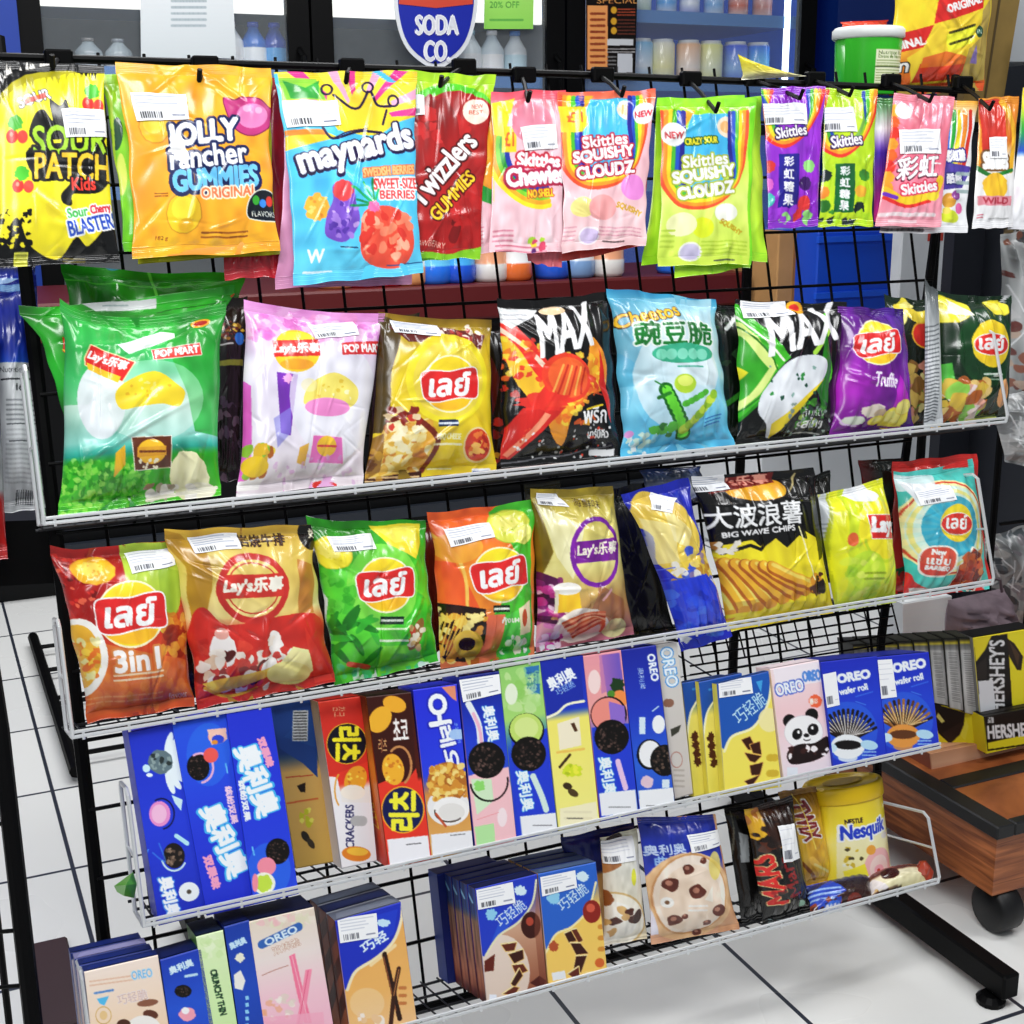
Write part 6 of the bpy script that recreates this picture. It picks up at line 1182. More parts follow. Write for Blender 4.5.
def ow(c):
    c.at(450,620,250).grad([(0,'#c4c0ba'),(1,'#c0b8b0')]).text('OREO',900,200,180,50,'#3a8ad0',rot=-80,bold=8).text('OREO',900,200,176,46,'#e4f0f8',rot=-80,bold=3).poly([(905,470),(950,450),(940,480),(910,500)],'#4a4a40').arc(930,590,24,30,0,360,4,'#a87a70').small(890,320,905,400,1,'#8a6a5a').small(920,620,960,700,4,'#a8a098')
carton('greyish white cookie box beside the yellow wafer boxes, third shelf',[(656,645),(677,642),(693,794),(675,799)],ow,d=.008,th=.05,top='#a8a4a0',left='#b8b4b0',group=G3)
def thin(c,full=True):
    c.at(680,600,344).grad([(0,'#1c5aa0'),(.2,'#f0d868'),(1,'#f2da60')])
    if full:
        c.poly([(105,255),(275,215),(265,290),(215,370),(150,400),(130,440),(112,400)],'#1c60a8').line([(275,215),(262,300),(215,372),(152,400),(130,445)],8,'#f8f0b0').poly([(225,240),(245,235),(240,270)],'#4a9ad8').text('巧轻脆',205,315,110,46,'#bfe0f4',rot=38,bold=1)
        c.blob(265,350,34,36,'#f4e4a0',al=.9)
        for p in ([(180,410),(205,400),(225,440),(200,440)],[(205,425),(235,415),(240,455),(215,450)],[(190,450),(240,460),(220,480),(205,475)],[(205,490),(245,480),(235,520),(210,520)],[(190,540),(235,520),(215,550),(200,550)]): c.poly(p,'#4a2412',ol='#d8a860',ow=3)
        c.small(265,440,285,540,2,'#c8a838')
    else:
        c.poly([(0,240),(110,240),(100,270),(60,290),(30,350),(20,420)],'#1a5a9c').line([(60,285),(32,350),(22,430)],6,'#f8f0b0');[c.blob(60+i*4,400+i*28,12,16,'#5a3018',j=.3) for i in range(4)];c.line([(85,260),(100,270)],5,'#4a9ad8')
def thinl(dx): 
    def f(c): c.at(680,600,344);c.crop=(680+dx,600,344);
    return f
def thinside(x):
    def f(c):
        c.at(680,600,344).grad([(0,'#1c5aa0'),(.12,'#1c5aa0'),(.3,'#f0dc70'),(1,'#ecd860')]).poly([(x-10,235),(x+60,235),(x+50,280),(x+20,330),(x+8,420),(x-10,420)],'#1c5aa0').line([(x+52,280),(x+20,330),(x+8,420)],6,'#f8f4c0').line([(x+28,262),(x+44,258)],7,'#3a88cc')
        for i in range(4): c.blob(x+32+i*3,400+i*26,11,15,'#5a3018',j=.3)
        c.line([(x+2,420),(x+18,560)],6,'#b8c84a')
    return f
carton('leftmost yellow and blue wafer box of three on the third shelf',[(682,683),(726,675),(741,788),(694,797)],thinside(10),d=.022,th=.012,top='#163a6a',left='#e0cc58',group=G3)
carton('middle yellow and blue wafer box of three on the third shelf',[(699,682),(742,673),(757,787),(709,796)],thinside(58),d=.012,th=.009,top='#163a6a',left='#e0cc58',group=G3)
carton('front yellow and blue wafer box of three, with a price label',[(717,684),(769,671),(782,787),(725,796)],thin,d=-.0,th=.011,top='#1c4a80',left='#e4d05c',group=G3,stk=[[(718,681),(750,677),(752,692),(719,697)]])
def panda(c):
    c.at(680,600,344).grad([(0,'#f2d4d8'),(.4,'#f4c0c4'),(1,'#e8d8e4')]).poly([(275,200),(420,180),(425,240),(285,260)],'#f2e4ee').text('OREO',325,258,85,36,'#3a60c0',rot=12,bold=7).text('OREO',325,258,82,33,'#f0f4fc',rot=12,bold=3).text('OREO',392,222,55,30,'#5a88d0',rot=8,bold=4)
    c.blob(403,298,20,20,'#ee6a44',j=.1).blob(392,300,6,10,'#f8c8b0').text('熊猫',398,298,24,16,'#fff')
    c.blob(325,358,20,20,'#1a1414').blob(392,340,20,20,'#1a1414').blob(368,392,58,50,'#f4f2f4',ol='#c8b8c0',ow=2).blob(348,398,15,18,'#181214',rot=-20).blob(396,384,17,18,'#181214',rot=-20).blob(352,392,4,5,'#fff').blob(394,379,4,5,'#fff').blob(376,402,9,6,'#181214').arc(378,412,10,6,200,340,3,'#181214')
    c.poly([(318,455),(350,430),(400,425),(440,405),(445,450),(400,480),(330,490)],'#2c1818').dots(9,325,440,440,470,9,['#f0e8ea','#4a2c28']).rect(318,500,350,530,'#dce4f0').small(315,535,345,548,1,'#4a8ac0')
carton('pale pink biscuit box with a panda drawing, right of the yellow wafer boxes',[(770,669),(819,660),(834,771),(784,781)],panda,d=.004,th=.03,top='#d8c0c8',left='#e8c8d0',group=G3)
def wafer(c,x0,y0,dark,bowl):
    c.at(680,600,344).grad([(0,'#1a36b0'),(.5,'#1c4cc8'),(1,'#163cb4')]).blob(x0+75,y0+200,90,90,'#3a7ae0',al=.45)
    c.text('OREO',x0+93,y0+32,98,26,'#e8eef8',rot=10,bold=5).text('wafer roll',x0+92,y0+72,86,20,'#e8eef8',rot=12,bold=2).line([(x0+100,y0+95),(x0+150,y0+80)],4,'#3a6ad8').line([(x0+100,y0+110),(x0+130,y0+120)],3,'#4a7ae0')
    for i in range(15):
        a=rd(-62+i*9);L=95;x=x0+75;y=y0+245
        c.line([(x+18*math.sin(a),y-20),(x+L*math.sin(a),y-15-L*math.cos(a))],9,['#1c1410','#3a2a22','#2a1e18'][i%3] if not dark else ['#6a4a2a','#9a7040','#3a281a'][i%3]);c.line([(x+30*math.sin(a),y-35),(x+(L-14)*math.sin(a),y-12-(L-12)*math.cos(a))],3,'#c8c4c0' if not dark else '#d8b888')
    c.blob(x0+75,y0+245,52,36,bowl[0]).blob(x0+75,y0+240,42,14,bowl[1]).blob(x0+75,y0+278,30,12,bowl[0],al=.8).blob(x0+22,y0+250,20,14,'#bcdcf4').blob(x0+140,y0+240,26,14,'#a8d0f0',rot=-10).small(x0+120,y0+255,x0+160,y0+285,3,'#9ab8e8').rect(x0+10,y0+285,x0+20,y0+300,'#e8eef8')
carton('blue wafer roll box with a white bowl, beside the panda box',[(821,662),(877,656),(887,759),(834,770)],lambda c:wafer(c,425,195,False,('#e8eef2','#1c1814')),d=.0,th=.055,top='#12287c',left='#1a34a0',group=G3,stk=[[(822,675),(836,672),(840,706),(827,709)]])
carton('blue wafer roll box with an orange bowl, rightmost on the third shelf',[(877,657),(929,652),(940,748),(887,759)],lambda c:wafer(c,590,160,True,('#d8904a','#6a4424')),d=.0,th=.06,top='#12287c',left='#1a34a0',group=G3,stk=[[(876,660),(892,659),(897,696),(881,698)]])

# ------------------------------------------------------------------ row 4
def behind(q,k,sh=0.): return quad3(q,0)+N*k+X*sh
G4='boxes on the lowest shelf'
def peach(c):
    c.at(50,824,200).grad([(0,'#f0d8c8'),(.4,'#f0ccb0'),(1,'#eebf9a')])
    c.small(200,790,430,830,2,'#d8a890',rot=8).text('OREO',470,760,110,44,'#a8d0f0',rot=10,bold=5).text('OREO',470,760,106,40,'#6aa8e0',rot=10,bold=2).small(225,850,320,866,1,'#4a80c0',rot=10,w=12).poly([(235,885),(300,870),(275,920),(250,910)],'#5ab0e8').text('巧轻脆',420,875,160,56,'#e8d8d8',rot=12,bold=4).text('巧轻脆',420,875,156,52,'#c8a8a0',rot=12,bold=1)
    c.arc(270,970,40,44,0,360,5,'#c8a060').blob(270,970,20,24,'#e0b888').blob(500,905,56,18,'#8a6450',rot=8).blob(515,965,40,24,'#6a4434',rot=-10).blob(480,1040,90,70,'#f4ece4').blob(375,1015,36,26,'#5a3a2c').dots(10,200,1100,560,1300,26,['#8a6450','#f0e0d0'])
QP=[(84,972),(158,955),(178,1085),(100,1105)]
for k,t in ((3,'rearmost'),(2,'third'),(1,'second')):
    carton('peach and navy cookie box, %s of the four stacked at the lower left'%t,QP,lambda c:c.grad([(0,'#1a3a80'),(.035,'#1a3a80'),(.05,'#dcd0e0'),(1,'#e0b898')]),quads=behind(QP,.024*k,-.002*k),th=.021,top=('#14306c','#8a88b0','#14306c')[k-1],left='#1f4486',group=G4)
carton('peach cookie box at the front of the stack of four at the lower left',[(84,972),(158,955),(178,1085),(100,1105)],peach,d=.0,th=.02,top='#14306c',left='#1f4486',group=G4)
def bdn(c):
    c.at(50,824,200).grad([(0,'#1848a8'),(.4,'#1c5cc4'),(1,'#1a50b8')]).text('奥利奥',668,722,130,36,'#c8e4f8',rot=22,bold=5).small(690,760,750,780,1,'#b8d8f4',w=14,rot=10);cookie(c,678,845,44,ry=32);c.blob(700,965,44,36,'#f09aa8',j=.08).blob(690,945,20,18,'#f4f0f4')
carton('narrow blue cookie box standing right of the peach boxes, lower left',[(160,960),(201,948),(222,1075),(178,1086)],bdn,d=.0,th=.04,top='#12265c',left='#1a3c90',group=G4)
def bgr(c):
    c.at(50,824,200).grad([(0,'#d0ecb0'),(.5,'#c4e8a4'),(1,'#bce49a')]).text('CRUNCHY THIN',862,860,240,34,'#2a4a3a',rot=-77,bold=5).dots(16,760,560,880,680,26,['#b8dc94','#e0f4c4'],al=.5)
carton('pale green cookie box with dark lettering on the lowest shelf',[(196,937),(223,930),(243,1062),(216,1070)],bgr,d=.0,th=.055,top='#1a2c4a',left='#6a9a4a',group=G4)
def bmk(c):
    c.at(50,824,200).grad([(0,'#17489c'),(.5,'#1a54b0'),(1,'#184a9c')]).text('奥利奥',960,605,90,34,'#b8d8f4',rot=24,bold=5).blob(970,680,24,24,'#e8e4c8',j=.2).poly([(940,770),(975,745),(1000,800),(985,850),(945,840)],'#ece8dc')
    for i in range(6): c.rect(1000,880+i*36,1018,900+i*36,'#8ac0f0',rot=10)
carton('slim blue cookie box between the pale green box and the pink box',[(224,927),(249,920),(268,1050),(243,1058)],bmk,d=.0,th=.055,top='#12265c',left='#1a3c90',group=G4)
def bpk(c):
    c.at(230,824,200).grad([(0,'#dccbb8'),(.3,'#e4d2cc'),(.6,'#f0b8c4'),(1,'#f2a8bc')]).dots(40,100,450,430,520,24,['#d8c0b0','#e8a8b0','#d4d0b0','#e8d8c8'],al=.6).line([(160,610),(350,520)],46,'#3a6aa8').text('OREO',258,566,180,36,'#d0e4f4',rot=25,bold=3).text('双棒脆',285,620,150,44,'#a87868',rot=22,bold=3).text('双棒脆',285,620,150,44,'#f4ece0',rot=22,bold=1)
    c.line([(160,770),(230,740),(295,718)],4,'#a06a5a').poly([(300,670),(330,655),(360,790),(420,1020),(380,1020),(340,860)],'#f07a94').poly([(385,740),(420,735),(395,900),(360,1080),(330,1060),(360,900)],'#f48aa0').line([(315,670),(400,1010)],4,'#f8b0c0').line([(400,745),(350,1020)],4,'#d85a7a')
    c.dots(16,150,880,340,1000,18,['#f4e8d8','#e8a080','#d8c8b8'],al=.7).poly([(160,990),(480,960),(490,1100),(170,1120)],'#f2a0b4',al=.8)
carton('pale pink wafer stick box with two crossed pink sticks on the lowest shelf',[(248,922),(314,907),(336,1040),(268,1056)],bpk,d=.0,th=.055,top='#101e4a',left='#d8b0b0',group=G4)
def bcar(c):
    c.at(230,824,200).grad([(0,'#e0a060'),(.6,'#e8a868'),(1,'#ecb890')]).poly([(540,480),(885,395),(880,480),(840,600),(740,680),(640,750),(600,840),(585,850),(560,700)],'#1238b0').line([(885,400),(878,490),(835,600),(740,690),(640,755),(598,850)],16,'#f0dcb0').poly([(720,470),(860,430),(840,560),(720,640)],'#1f5ad0',al=.4)
    c.blob(785,502,36,20,'#b8dcf8',j=.15).text('巧轻',735,600,150,56,'#d8ecfc',rot=32,bold=3).line([(845,620),(720,720)],20,'#f2cc98')
    c.line([(790,665),(860,960),(870,1000)],26,'#3a2014').line([(786,680),(850,960)],6,'#8a5a3a').line([(865,740),(840,870),(820,1060)],24,'#4a2a1a').line([(865,745),(838,880)],5,'#a87a50').blob(700,920,90,80,'#f0c8a0',al=.5).dots(10,640,980,800,1080,20,['#f4e0d0','#e8b890']).small(870,820,900,940,3,'#b87a4a')
def sidebr(c): c.at(230,824,200).grad([(0,'#7a4a34'),(.5,'#9a6244'),(1,'#a87050')]).small(430,470,600,1000,3,'#5a3020')
QC=[(335,921),(401,902),(419,1035),(353,1054)]
for k,t in ((2,'rearmost'),(1,'middle')):
    carton('caramel and blue wafer stick box, %s of the three on the lowest shelf'%t,QC,lambda c:c.grad([(0,'#8a8e96'),(.04,'#8a8e96'),(.06,'#142a78'),(1,'#8a5a3c')]),quads=behind(QC,.034*k),th=.03,top='#20305c' if k==1 else '#5a606c',left='#8a5638',group=G4,sidep=([(316,905),(335,921),(353,1054),(335,1030)],sidebr))
carton('caramel and blue wafer stick box in front of its stack, with price label',[(335,921),(401,902),(419,1035),(353,1054)],bcar,d=.0,th=.03,sidep=([(316,905),(335,921),(353,1054),(335,1030)],sidebr),top='#737884',left='#8a5638',group=G4,stk=[[(337,919),(376,913),(378,937),(340,943)]])
def js(c,o):
    c.at(420,774,250)
    if o:
        c.grad([(0,'#2458a8'),(.4,'#eebc64'),(1,'#f2bc68')]).poly([(480,400),(722,355),(722,470),(680,560),(620,620),(560,650),(520,720),(510,700)],'#2a68bc').line([(722,440),(690,550),(620,625),(555,655),(515,730)],9,'#f6e0a0').text('巧轻脆',625,500,140,52,'#d8ecf8',rot=38,bold=1).blob(665,415,28,20,'#c8e4f4',j=.2).blob(545,505,26,26,'#8ac0e8',j=.2)
        c.blob(705,560,38,48,'#8a2c1c').blob(700,545,18,18,'#c8604a').blob(545,705,20,22,'#a85a34',j=.2).blob(738,775,20,20,'#c86a2a').blob(700,830,40,20,'#f4cc88');ox=0;oy=0
        P=[([(590,650),(625,635),(650,680),(610,690)],0),([(620,635),(640,630),(668,680),(650,690)],1),([(615,690),(655,690),(690,735),(640,740)],0),([(640,745),(685,742),(660,815),(630,800)],0),([(605,820),(650,790),(655,830),(625,835)],1)]
        c.small(738,600,752,740,3,'#c88a3a').rect(540,812,596,846,'#dfe4e8',rot=10)
    else:
        c.grad([(0,'#14309c'),(.4,'#c09a84'),(1,'#8a5a44')]).blob(330,820,120,160,'#e8d8cc',al=.75).poly([(220,470),(478,405),(476,470),(440,570),(350,640),(300,690),(262,750),(250,740)],'#1a44b4').poly([(340,560),(440,520),(350,640),(290,690)],'#2f6ad0',al=.6).line([(478,430),(460,530),(400,610),(320,665),(268,745)],9,'#dcd8b0').text('巧轻脆',370,570,140,54,'#dfeefa',rot=38,bold=1).blob(410,475,24,20,'#c8e4f4',j=.2).blob(290,575,22,24,'#8ac0e8',j=.2)
        c.blob(455,620,42,56,'#4a1c12').blob(450,605,16,18,'#a8503a').poly([(262,770),(305,740),(300,810),(262,815)],'#6a2c1a').poly([(450,860),(490,830),(520,850),(500,885)],'#5a2418').rect(282,908,312,940,'#dfe4f0')
        P=[([(330,700),(395,690),(385,725),(350,730)],1),([(360,740),(420,720),(425,760),(385,780)],0),([(375,785),(420,780),(440,810),(395,830)],1),([(370,860),(405,800),(420,830),(385,880)],0),([(335,905),(380,875),(405,880),(385,910)],1)]
        c.grad([(0,'#a87a64'),(1,'#6a3a28')],pts=[(480,430),(530,900),(500,930),(470,640)],al=.5)
    for p,k in P: c.poly(p,'#4a2014' if k==0 else '#6a3420',ol='#e8bc78',ow=4).line([p[0],p[1]],5,'#f0d8a0')
sq=lambda c:c.grad([(0,'#1c3c8c'),(.25,'#2a4a90'),(.3,'#a08070'),(1,'#7a4a38')]).noise(.3,6)
QB=[(475,889),(537,874),(548,990),(487,1004)];QO=[(538,874),(596,862),(608,975),(549,990)]
SP=lambda c:c.at(420,774,250).grad([(0,'#20407c'),(.22,'#3a60a0'),(.3,'#a88874'),(.9,'#8a5a48'),(1,'#5a1c20')]).noise(.35,5).line([(150,560),(190,700),(220,900)],10,'#2a1410').line([(180,540),(230,800)],8,'#3a1c14').line([(190,480),(215,530)],12,'#8ac0e8')
carton('navy cookie box standing at the very back of the brown chocolate thin boxes',QB,plain('#16307c'),quads=behind(QB,.021*4,-.012),th=.03,top='#0e1c50',left='#1c4a98',group=G4)
for k,t in ((3,'rearmost'),(2,'third'),(1,'second')):
    carton('brown and blue chocolate thin box, %s of four stacked on the lowest shelf'%t,QB,sq,quads=behind(QB,.021*k,-.001*k),th=.0195,top='#0e1c50',left='#8a6a5c',group=G4,sidep=([(467,884),(475,889),(487,1004),(480,999)],SP))
    carton('orange and blue chocolate thin box, %s of four stacked on the lowest shelf'%t,QO,sq,quads=behind(QO,.021*k),th=.0195,top='#3a4660' if k%2 else '#28324c',left='#c89a5a',group=G4)
carton('brown and blue chocolate thin box at the front of its stack on the lowest shelf',[(475,889),(537,874),(548,990),(487,1004)],lambda c:js(c,0),d=.0,th=.0195,top='#0e1c50',left='#8a6a5c',group=G4,sidep=([(467,884),(475,889),(487,1004),(480,999)],SP),stk=[[(476,890),(512,882),(515,903),(478,910)]])
carton('orange and blue chocolate thin box at the front of its stack on the lowest shelf',[(538,874),(596,862),(608,975),(549,990)],lambda c:js(c,1),d=.0,th=.0195,top='#54637c',left='#c89a5a',group=G4,stk=[[(540,877),(575,870),(577,887),(542,896)]])
def alm(c):
    c.at(620,740,284).grad([(0,'#d8d4b8'),(.3,'#dcdacc'),(1,'#d8c8a8')]).poly([(-100,260),(-60,240),(-40,330),(-90,400)],'#1a2c70').poly([(-80,380),(-10,350),(0,440),(-60,480)],'#a87850').dots(8,-80,340,10,420,16,['#3a1c10','#e0c090']).blob(45,480,10,30,'#d8d83a').blob(-20,650,110,110,'#ece4d0',ol='#c8a878',ow=8).blob(-20,650,80,80,'#f0ece0').blob(-50,560,26,30,'#8a5a34',j=.1).dots(9,-70,600,70,700,18,['#5a3020','#c8a070']).blob(60,625,16,30,'#4a2416',rot=-20)
bag('cream almond cookie pouch standing right of the orange boxes on the lowest shelf',[(600,838),(637,828),(647,938),(604,946)],alm,d=.03,T=.012,name='cookie_pouch',cat='snack bag',group='cookie pouches on the lowest shelf',stk=[[(602,842),(634,836),(635,857),(604,862)]],back='#c8c0a8',part='pouch_body',wr=.6)
bag('navy and cream cookie pouch squeezed behind the almond pouch on the lowest shelf',[(560,838),(634,822),(640,930),(585,940)],lambda c:c.at(620,740,284).grad([(0,'#1a3080'),(.35,'#1a3080'),(.4,'#c8a070'),(1,'#c0a080')]),d=.06,T=.008,name='cookie_pouch',cat='snack bag',group='cookie pouches on the lowest shelf',back='#1a3080',part='pouch_body',wr=.6)
def pch(c):
    c.at(620,740,284).grad([(0,'#14308c'),(.35,'#16389c'),(.5,'#d8a88c'),(1,'#d8a084')]).poly([(340,230),(440,260),(450,740),(370,700),(380,450)],'#d09a78').poly([(60,290),(300,270),(330,340),(240,390),(150,440),(95,520),(70,400)],'#16389c').text('奥利奥',165,385,135,34,'#b8c8ec',rot=8,bold=3).text('曲奇',175,420,90,30,'#8aa8e0',rot=8,bold=2)
    c.blob(250,560,160,170,'#e0b088').blob(255,550,128,150,'#f4dcc8',ol='#c89468',ow=7).blob(255,560,110,128,'#eed0b8').poly([(95,540),(130,620),(160,700),(110,710)],'#d8d4e8').blob(340,440,24,50,'#f4d870',al=.8)
    for x,y,r in ((180,505,28),(240,450,20),(272,530,30),(355,605,26),(200,640,26),(235,625,12),(300,700,16),(320,655,14),(295,420,12)): c.blob(x,y,r,r*.9,'#6a3a2a',j=.15,n=9).blob(x-4,y-5,r*.4,r*.35,'#a87a68',j=.1)
    c.blob(170,572,22,20,'#f4f0e8').blob(170,572,8,8,'#7a5a3a').poly([(300,560),(330,510),(330,570)],'#f8ecd8').small(245,575,310,610,2,'#f8f0e8')
bag('peach and navy cookie pouch with chocolate chunks on the lowest shelf',[(636,818),(716,814),(740,929),(651,944)],pch,d=.026,T=.016,name='cookie_pouch',cat='snack bag',group='cookie pouches on the lowest shelf',stk=[[(687,833),(721,829),(723,843),(690,849)]],back='#c89070',part='pouch_body',wr=.6)
bag('glossy black candy bag in shadow right of the peach cookie pouch',[(724,808),(752,803),(764,918),(742,926)],lambda c:c.grad([(0,'#1a1512'),(1,'#0c0a0a')]).at(620,740,284).poly([(430,350),(460,360),(465,460),(440,465)],'#8a8e90').line([(415,270),(420,460)],5,'#6a6a60'),d=.06,T=.012,name='candy_bag',cat='candy bag',group='candy bags on the lowest shelf',back='#111')
def mars(c):
    c.at(620,740,284).grad([(0,'#2a1c14'),(.35,'#16100e'),(1,'#0c0a0a')]).poly([(450,250),(520,250),(530,340),(500,370),(465,370)],'#d8a21e').dots(24,480,250,600,390,16,['#6a3a1c','#a8703a','#2a160c','#e0b060'],al=.9).poly([(520,230),(600,200),(640,290),(560,400),(530,330)],'#3a2014',al=.8)
    c.text('MARS',545,505,185,66,'#e8d8a0',rot=110,shear=.1,bold=9).text('MARS',545,505,182,62,'#d8281c',rot=110,shear=.1,bold=6).text('Mars',605,490,150,44,'#8a1c1c',rot=110,bold=4).dots(20,550,440,640,580,7,['#7a1c1c','#1c1414'],al=.6).blob(665,595,14,14,'#8ab09a').small(560,652,620,672,2,'#9aa')
bag('black candy bag with red slanted lettering and caramel bar picture on the lowest shelf',[(744,810),(792,795),(811,912),(763,926)],mars,d=.028,T=.018,name='candy_bag',cat='candy bag',group='candy bags on the lowest shelf',stk=[[(776,826),(794,823),(799,858),(781,862)]],back='#1a1412',wr=1.5)
def twix(c):
    c.at(620,740,284).grad([(0,'#8a6a12'),(.3,'#c8981c'),(1,'#d8a428')]).noise(.15,6).text('TWIX',668,300,150,66,'#fff',rot=-68,shear=.1,bold=9).text('TWIX',668,300,146,60,'#7a1c24',rot=-68,shear=.1,bold=5).line([(690,440),(740,490)],26,'#e8b048').line([(660,450),(720,510)],12,'#8a5a1c').line([(700,455),(760,480)],10,'#f4d080').line([(640,200),(700,400)],4,'#e8c860')
bag('golden yellow candy bag with dark red slanted lettering left of the cocoa tub',[(778,792),(816,786),(833,880),(800,888)],twix,d=.052,T=.016,name='candy_bag',cat='candy bag',group='candy bags on the lowest shelf',back='#a87a14',wr=1.3)
def nesq():
    d=.066;L,R=on(820,870,d),on(886,863,d);b_=on(853,878,d);t=on(848,790,d)
    Hh=np.linalg.norm(t-b_);r=np.linalg.norm(R-L)/2
    root=empty('cocoa_tub',b_,'yellow cocoa powder tub with a yellow lid on the lowest shelf','tub')
    q=[(812,792),(882,780),(892,872),(826,884)];cv=Canvas(q,'#f2d41e',k=1.5)
    c=cv.at(620,740,284);c.grad([(0,'#ecc41c'),(.2,'#f2d020'),(.5,'#f4e27a'),(1,'#f0cc1c')]).poly([(745,320),(945,250),(960,480),(760,500)],'#f2ead0',al=.6).noise(.04,5)
    c.text('NESTLE',790,262,56,18,'#3a2a1c',rot=8,bold=2).text('Nesquik',834,302,165,72,'#f4f4f0',rot=12,shear=.12,bold=14).text('Nesquik',834,302,160,68,'#1c44b8',rot=12,shear=.12,bold=5)
    c.blob(888,435,60,68,'#f0a8a8').blob(888,440,40,48,'#f4c8c0').blob(885,445,20,18,'#f2a0a8').blob(882,448,7,7,'#b84a3a').blob(852,372,18,18,'#e89a3a').dots(12,770,360,830,430,8,['#5a5030','#c8a82a','#f4f0d0']).poly([(770,450),(830,420),(850,480),(780,490)],'#f6dc2a').blob(915,325,18,12,'#c8c8d8',al=.7).line([(830,470),(940,450)],6,'#f4e8e0')
    nx,ny=cv.W+1,cv.H+1;u,v=np.meshgrid(np.arange(nx)/cv.W,np.arange(ny)/cv.H);a=np.arcsin((2*u-1)*.985)
    A=U;dr=-N
    P=b_+X*(r*np.sin(a))[...,None]+dr*(r*.8*np.cos(a))[...,None]+A*(Hh*(1-v))[...,None]
    mesh('tub_body',P.reshape(-1,3),gridfaces(nx,ny),M_film,root,True,cv.a.reshape(-1,3))
    def lat(name,prof,m,seg=40):
        mb=MB();n=len(prof)
        for rr,h in prof:
            for k in range(seg):
                an=2*math.pi*k/seg;mb.v.append(b_+X*rr*math.cos(an)+N*rr*.8*math.sin(an)+A*h);mb.c.append(np.ones(3))
        for i in range(n-1):
            for k in range(seg): mb.f.append((i*seg+k,i*seg+(k+1)%seg,(i+1)*seg+(k+1)%seg,(i+1)*seg+k))
        mb.f.append(tuple(range(seg))[::-1]);mb.f.append(tuple((n-1)*seg+k for k in range(seg)));return mb.build(name,m,root,True)
    my=mat('tub_yellow_plastic','#e8c010',rough=.35)
    lat('tub_shell',[(r*.96,0),(r*.985,.004),(r*.985,Hh*.98),(r*.93,Hh)],my)
    l=lat('lid',[(r*1.03,Hh*.93),(r*1.05,Hh*.95),(r*1.05,Hh*1.09),(r*1.0,Hh*1.12),(r*.9,Hh*1.115),(r*.88,Hh*1.095),(r*.3,Hh*1.1)],my)
    mb=MB();g=b_+A*(Hh*1.105);mb.add([g+X*math.cos(k*.4)*r*.55+N*math.sin(k*.4)*r*.35+A*.001 for k in range(16)],[tuple(range(16))]);mb.build('lid_dimple_shade',mat('lid_shadow','#b89408',rough=.4),l)  # flat disc, the dimple's shade put into its darker yellow
nesq()
def flatpack(label,q,paint,d0,d1,th,base):
    # pack lying flat: front edge at d0, back edge at d1
    c=np.array([on(*q[0],d1),on(*q[1],d1),on(*q[2],d0),on(*q[3],d0)])
    return bag(label,q,paint,T=th,quads=c,name='cookie_pack',cat='cookie pack',group='flat packs lying at the front of the lowest shelf',back=base,seal=.04,wr=.6,inset=.0,part='wrapper')
def fp1(c):
    c.at(620,740,284).grad([(0,'#2a4aa0'),(.4,'#3a2a30'),(1,'#4a2418')]).poly([(670,560),(760,510),(800,530),(820,550),(740,590),(680,600)],'#2a50b0').small(690,530,800,580,3,'#a8c0f0').dots(20,700,570,900,620,13,['#5a2a1a','#8a4a2a','#c87a5a','#2a50b0']).blob(780,595,36,18,'#3a70d8',rot=10).text('OREO',780,595,60,20,'#eef',rot=10,bold=2).blob(860,570,30,18,'#7a3422')
def fp2(c):
    c.at(620,740,284).grad([(0,'#c8a8a0'),(.35,'#5a2a24'),(.45,'#e8dcb8'),(1,'#e8dca8')]).poly([(820,520),(920,490),(990,520),(870,545)],'#e8dcdc').blob(985,480,36,18,'#4a1c18').poly([(890,550),(1040,510),(1040,560),(900,600)],'#ece0ac').dots(8,900,530,1020,580,8,['#c8a05a','#8a5a3a']).line([(890,550),(1040,508)],6,'#3a1c18').small(930,540,1010,560,1,'#8a9ac0')
flatpack('blue and brown cookie pack lying flat in front of the yellow cocoa tub',[(806,886),(868,872),(872,899),(812,917)],fp1,.003,.035,.014,'#2a2a60')
flatpack('cream and brown cookie pack lying flat at the right end of the lowest shelf',[(866,873),(918,864),(929,880),(872,899)],fp2,.003,.035,.014,'#c8b890')
def wrapend():
    r=empty('crumpled_wrapper',on(925,876,.012),'rust red crumpled wrapper end beside the shelf corner, lowest shelf','wrapper')
    mb=MB();rr=random.Random(4);p=on(924,872,.012)
    n=9;vs=[];
    for i in range(5):
        for k in range(n):
            a=2*math.pi*k/n;R=(.004,.009,.011,.009,.004)[i]*rr.uniform(.7,1.25);vs.append(p+X*R*math.cos(a)+N*R*math.sin(a)+U*(i-2)*.0065)
    fs=[(i*n+k,i*n+(k+1)%n,(i+1)*n+(k+1)%n,(i+1)*n+k) for i in range(4) for k in range(n)]+[tuple(range(n))[::-1],tuple(4*n+k for k in range(n))]
    mb.add(vs,fs);mb.build('foil',mat('rust_foil','#a83a22',rough=.3,spec=.7),r)
wrapend()
# small green tag on the left loop of the third shelf
def gtag():
    p=on(125,880,.03);r=empty('green_wrapper_scrap',p,'crumpled green wrapper scrap caught in the left side loop of the third shelf','wrapper')
    mb=MB();pts=[on(114,886,.035),on(133,872,.03),on(137,884,.02),on(134,898,.03),on(124,896,.01),on(117,892,.03)];c0=on(126,885,-.002)
    mb.add(pts+[c0],[(i,(i+1)%6,6) for i in range(6)],'#5ab01e');mb.build('foil',mat('green_foil','#5aac20',rough=.3,spec=.7),r)
gtag()
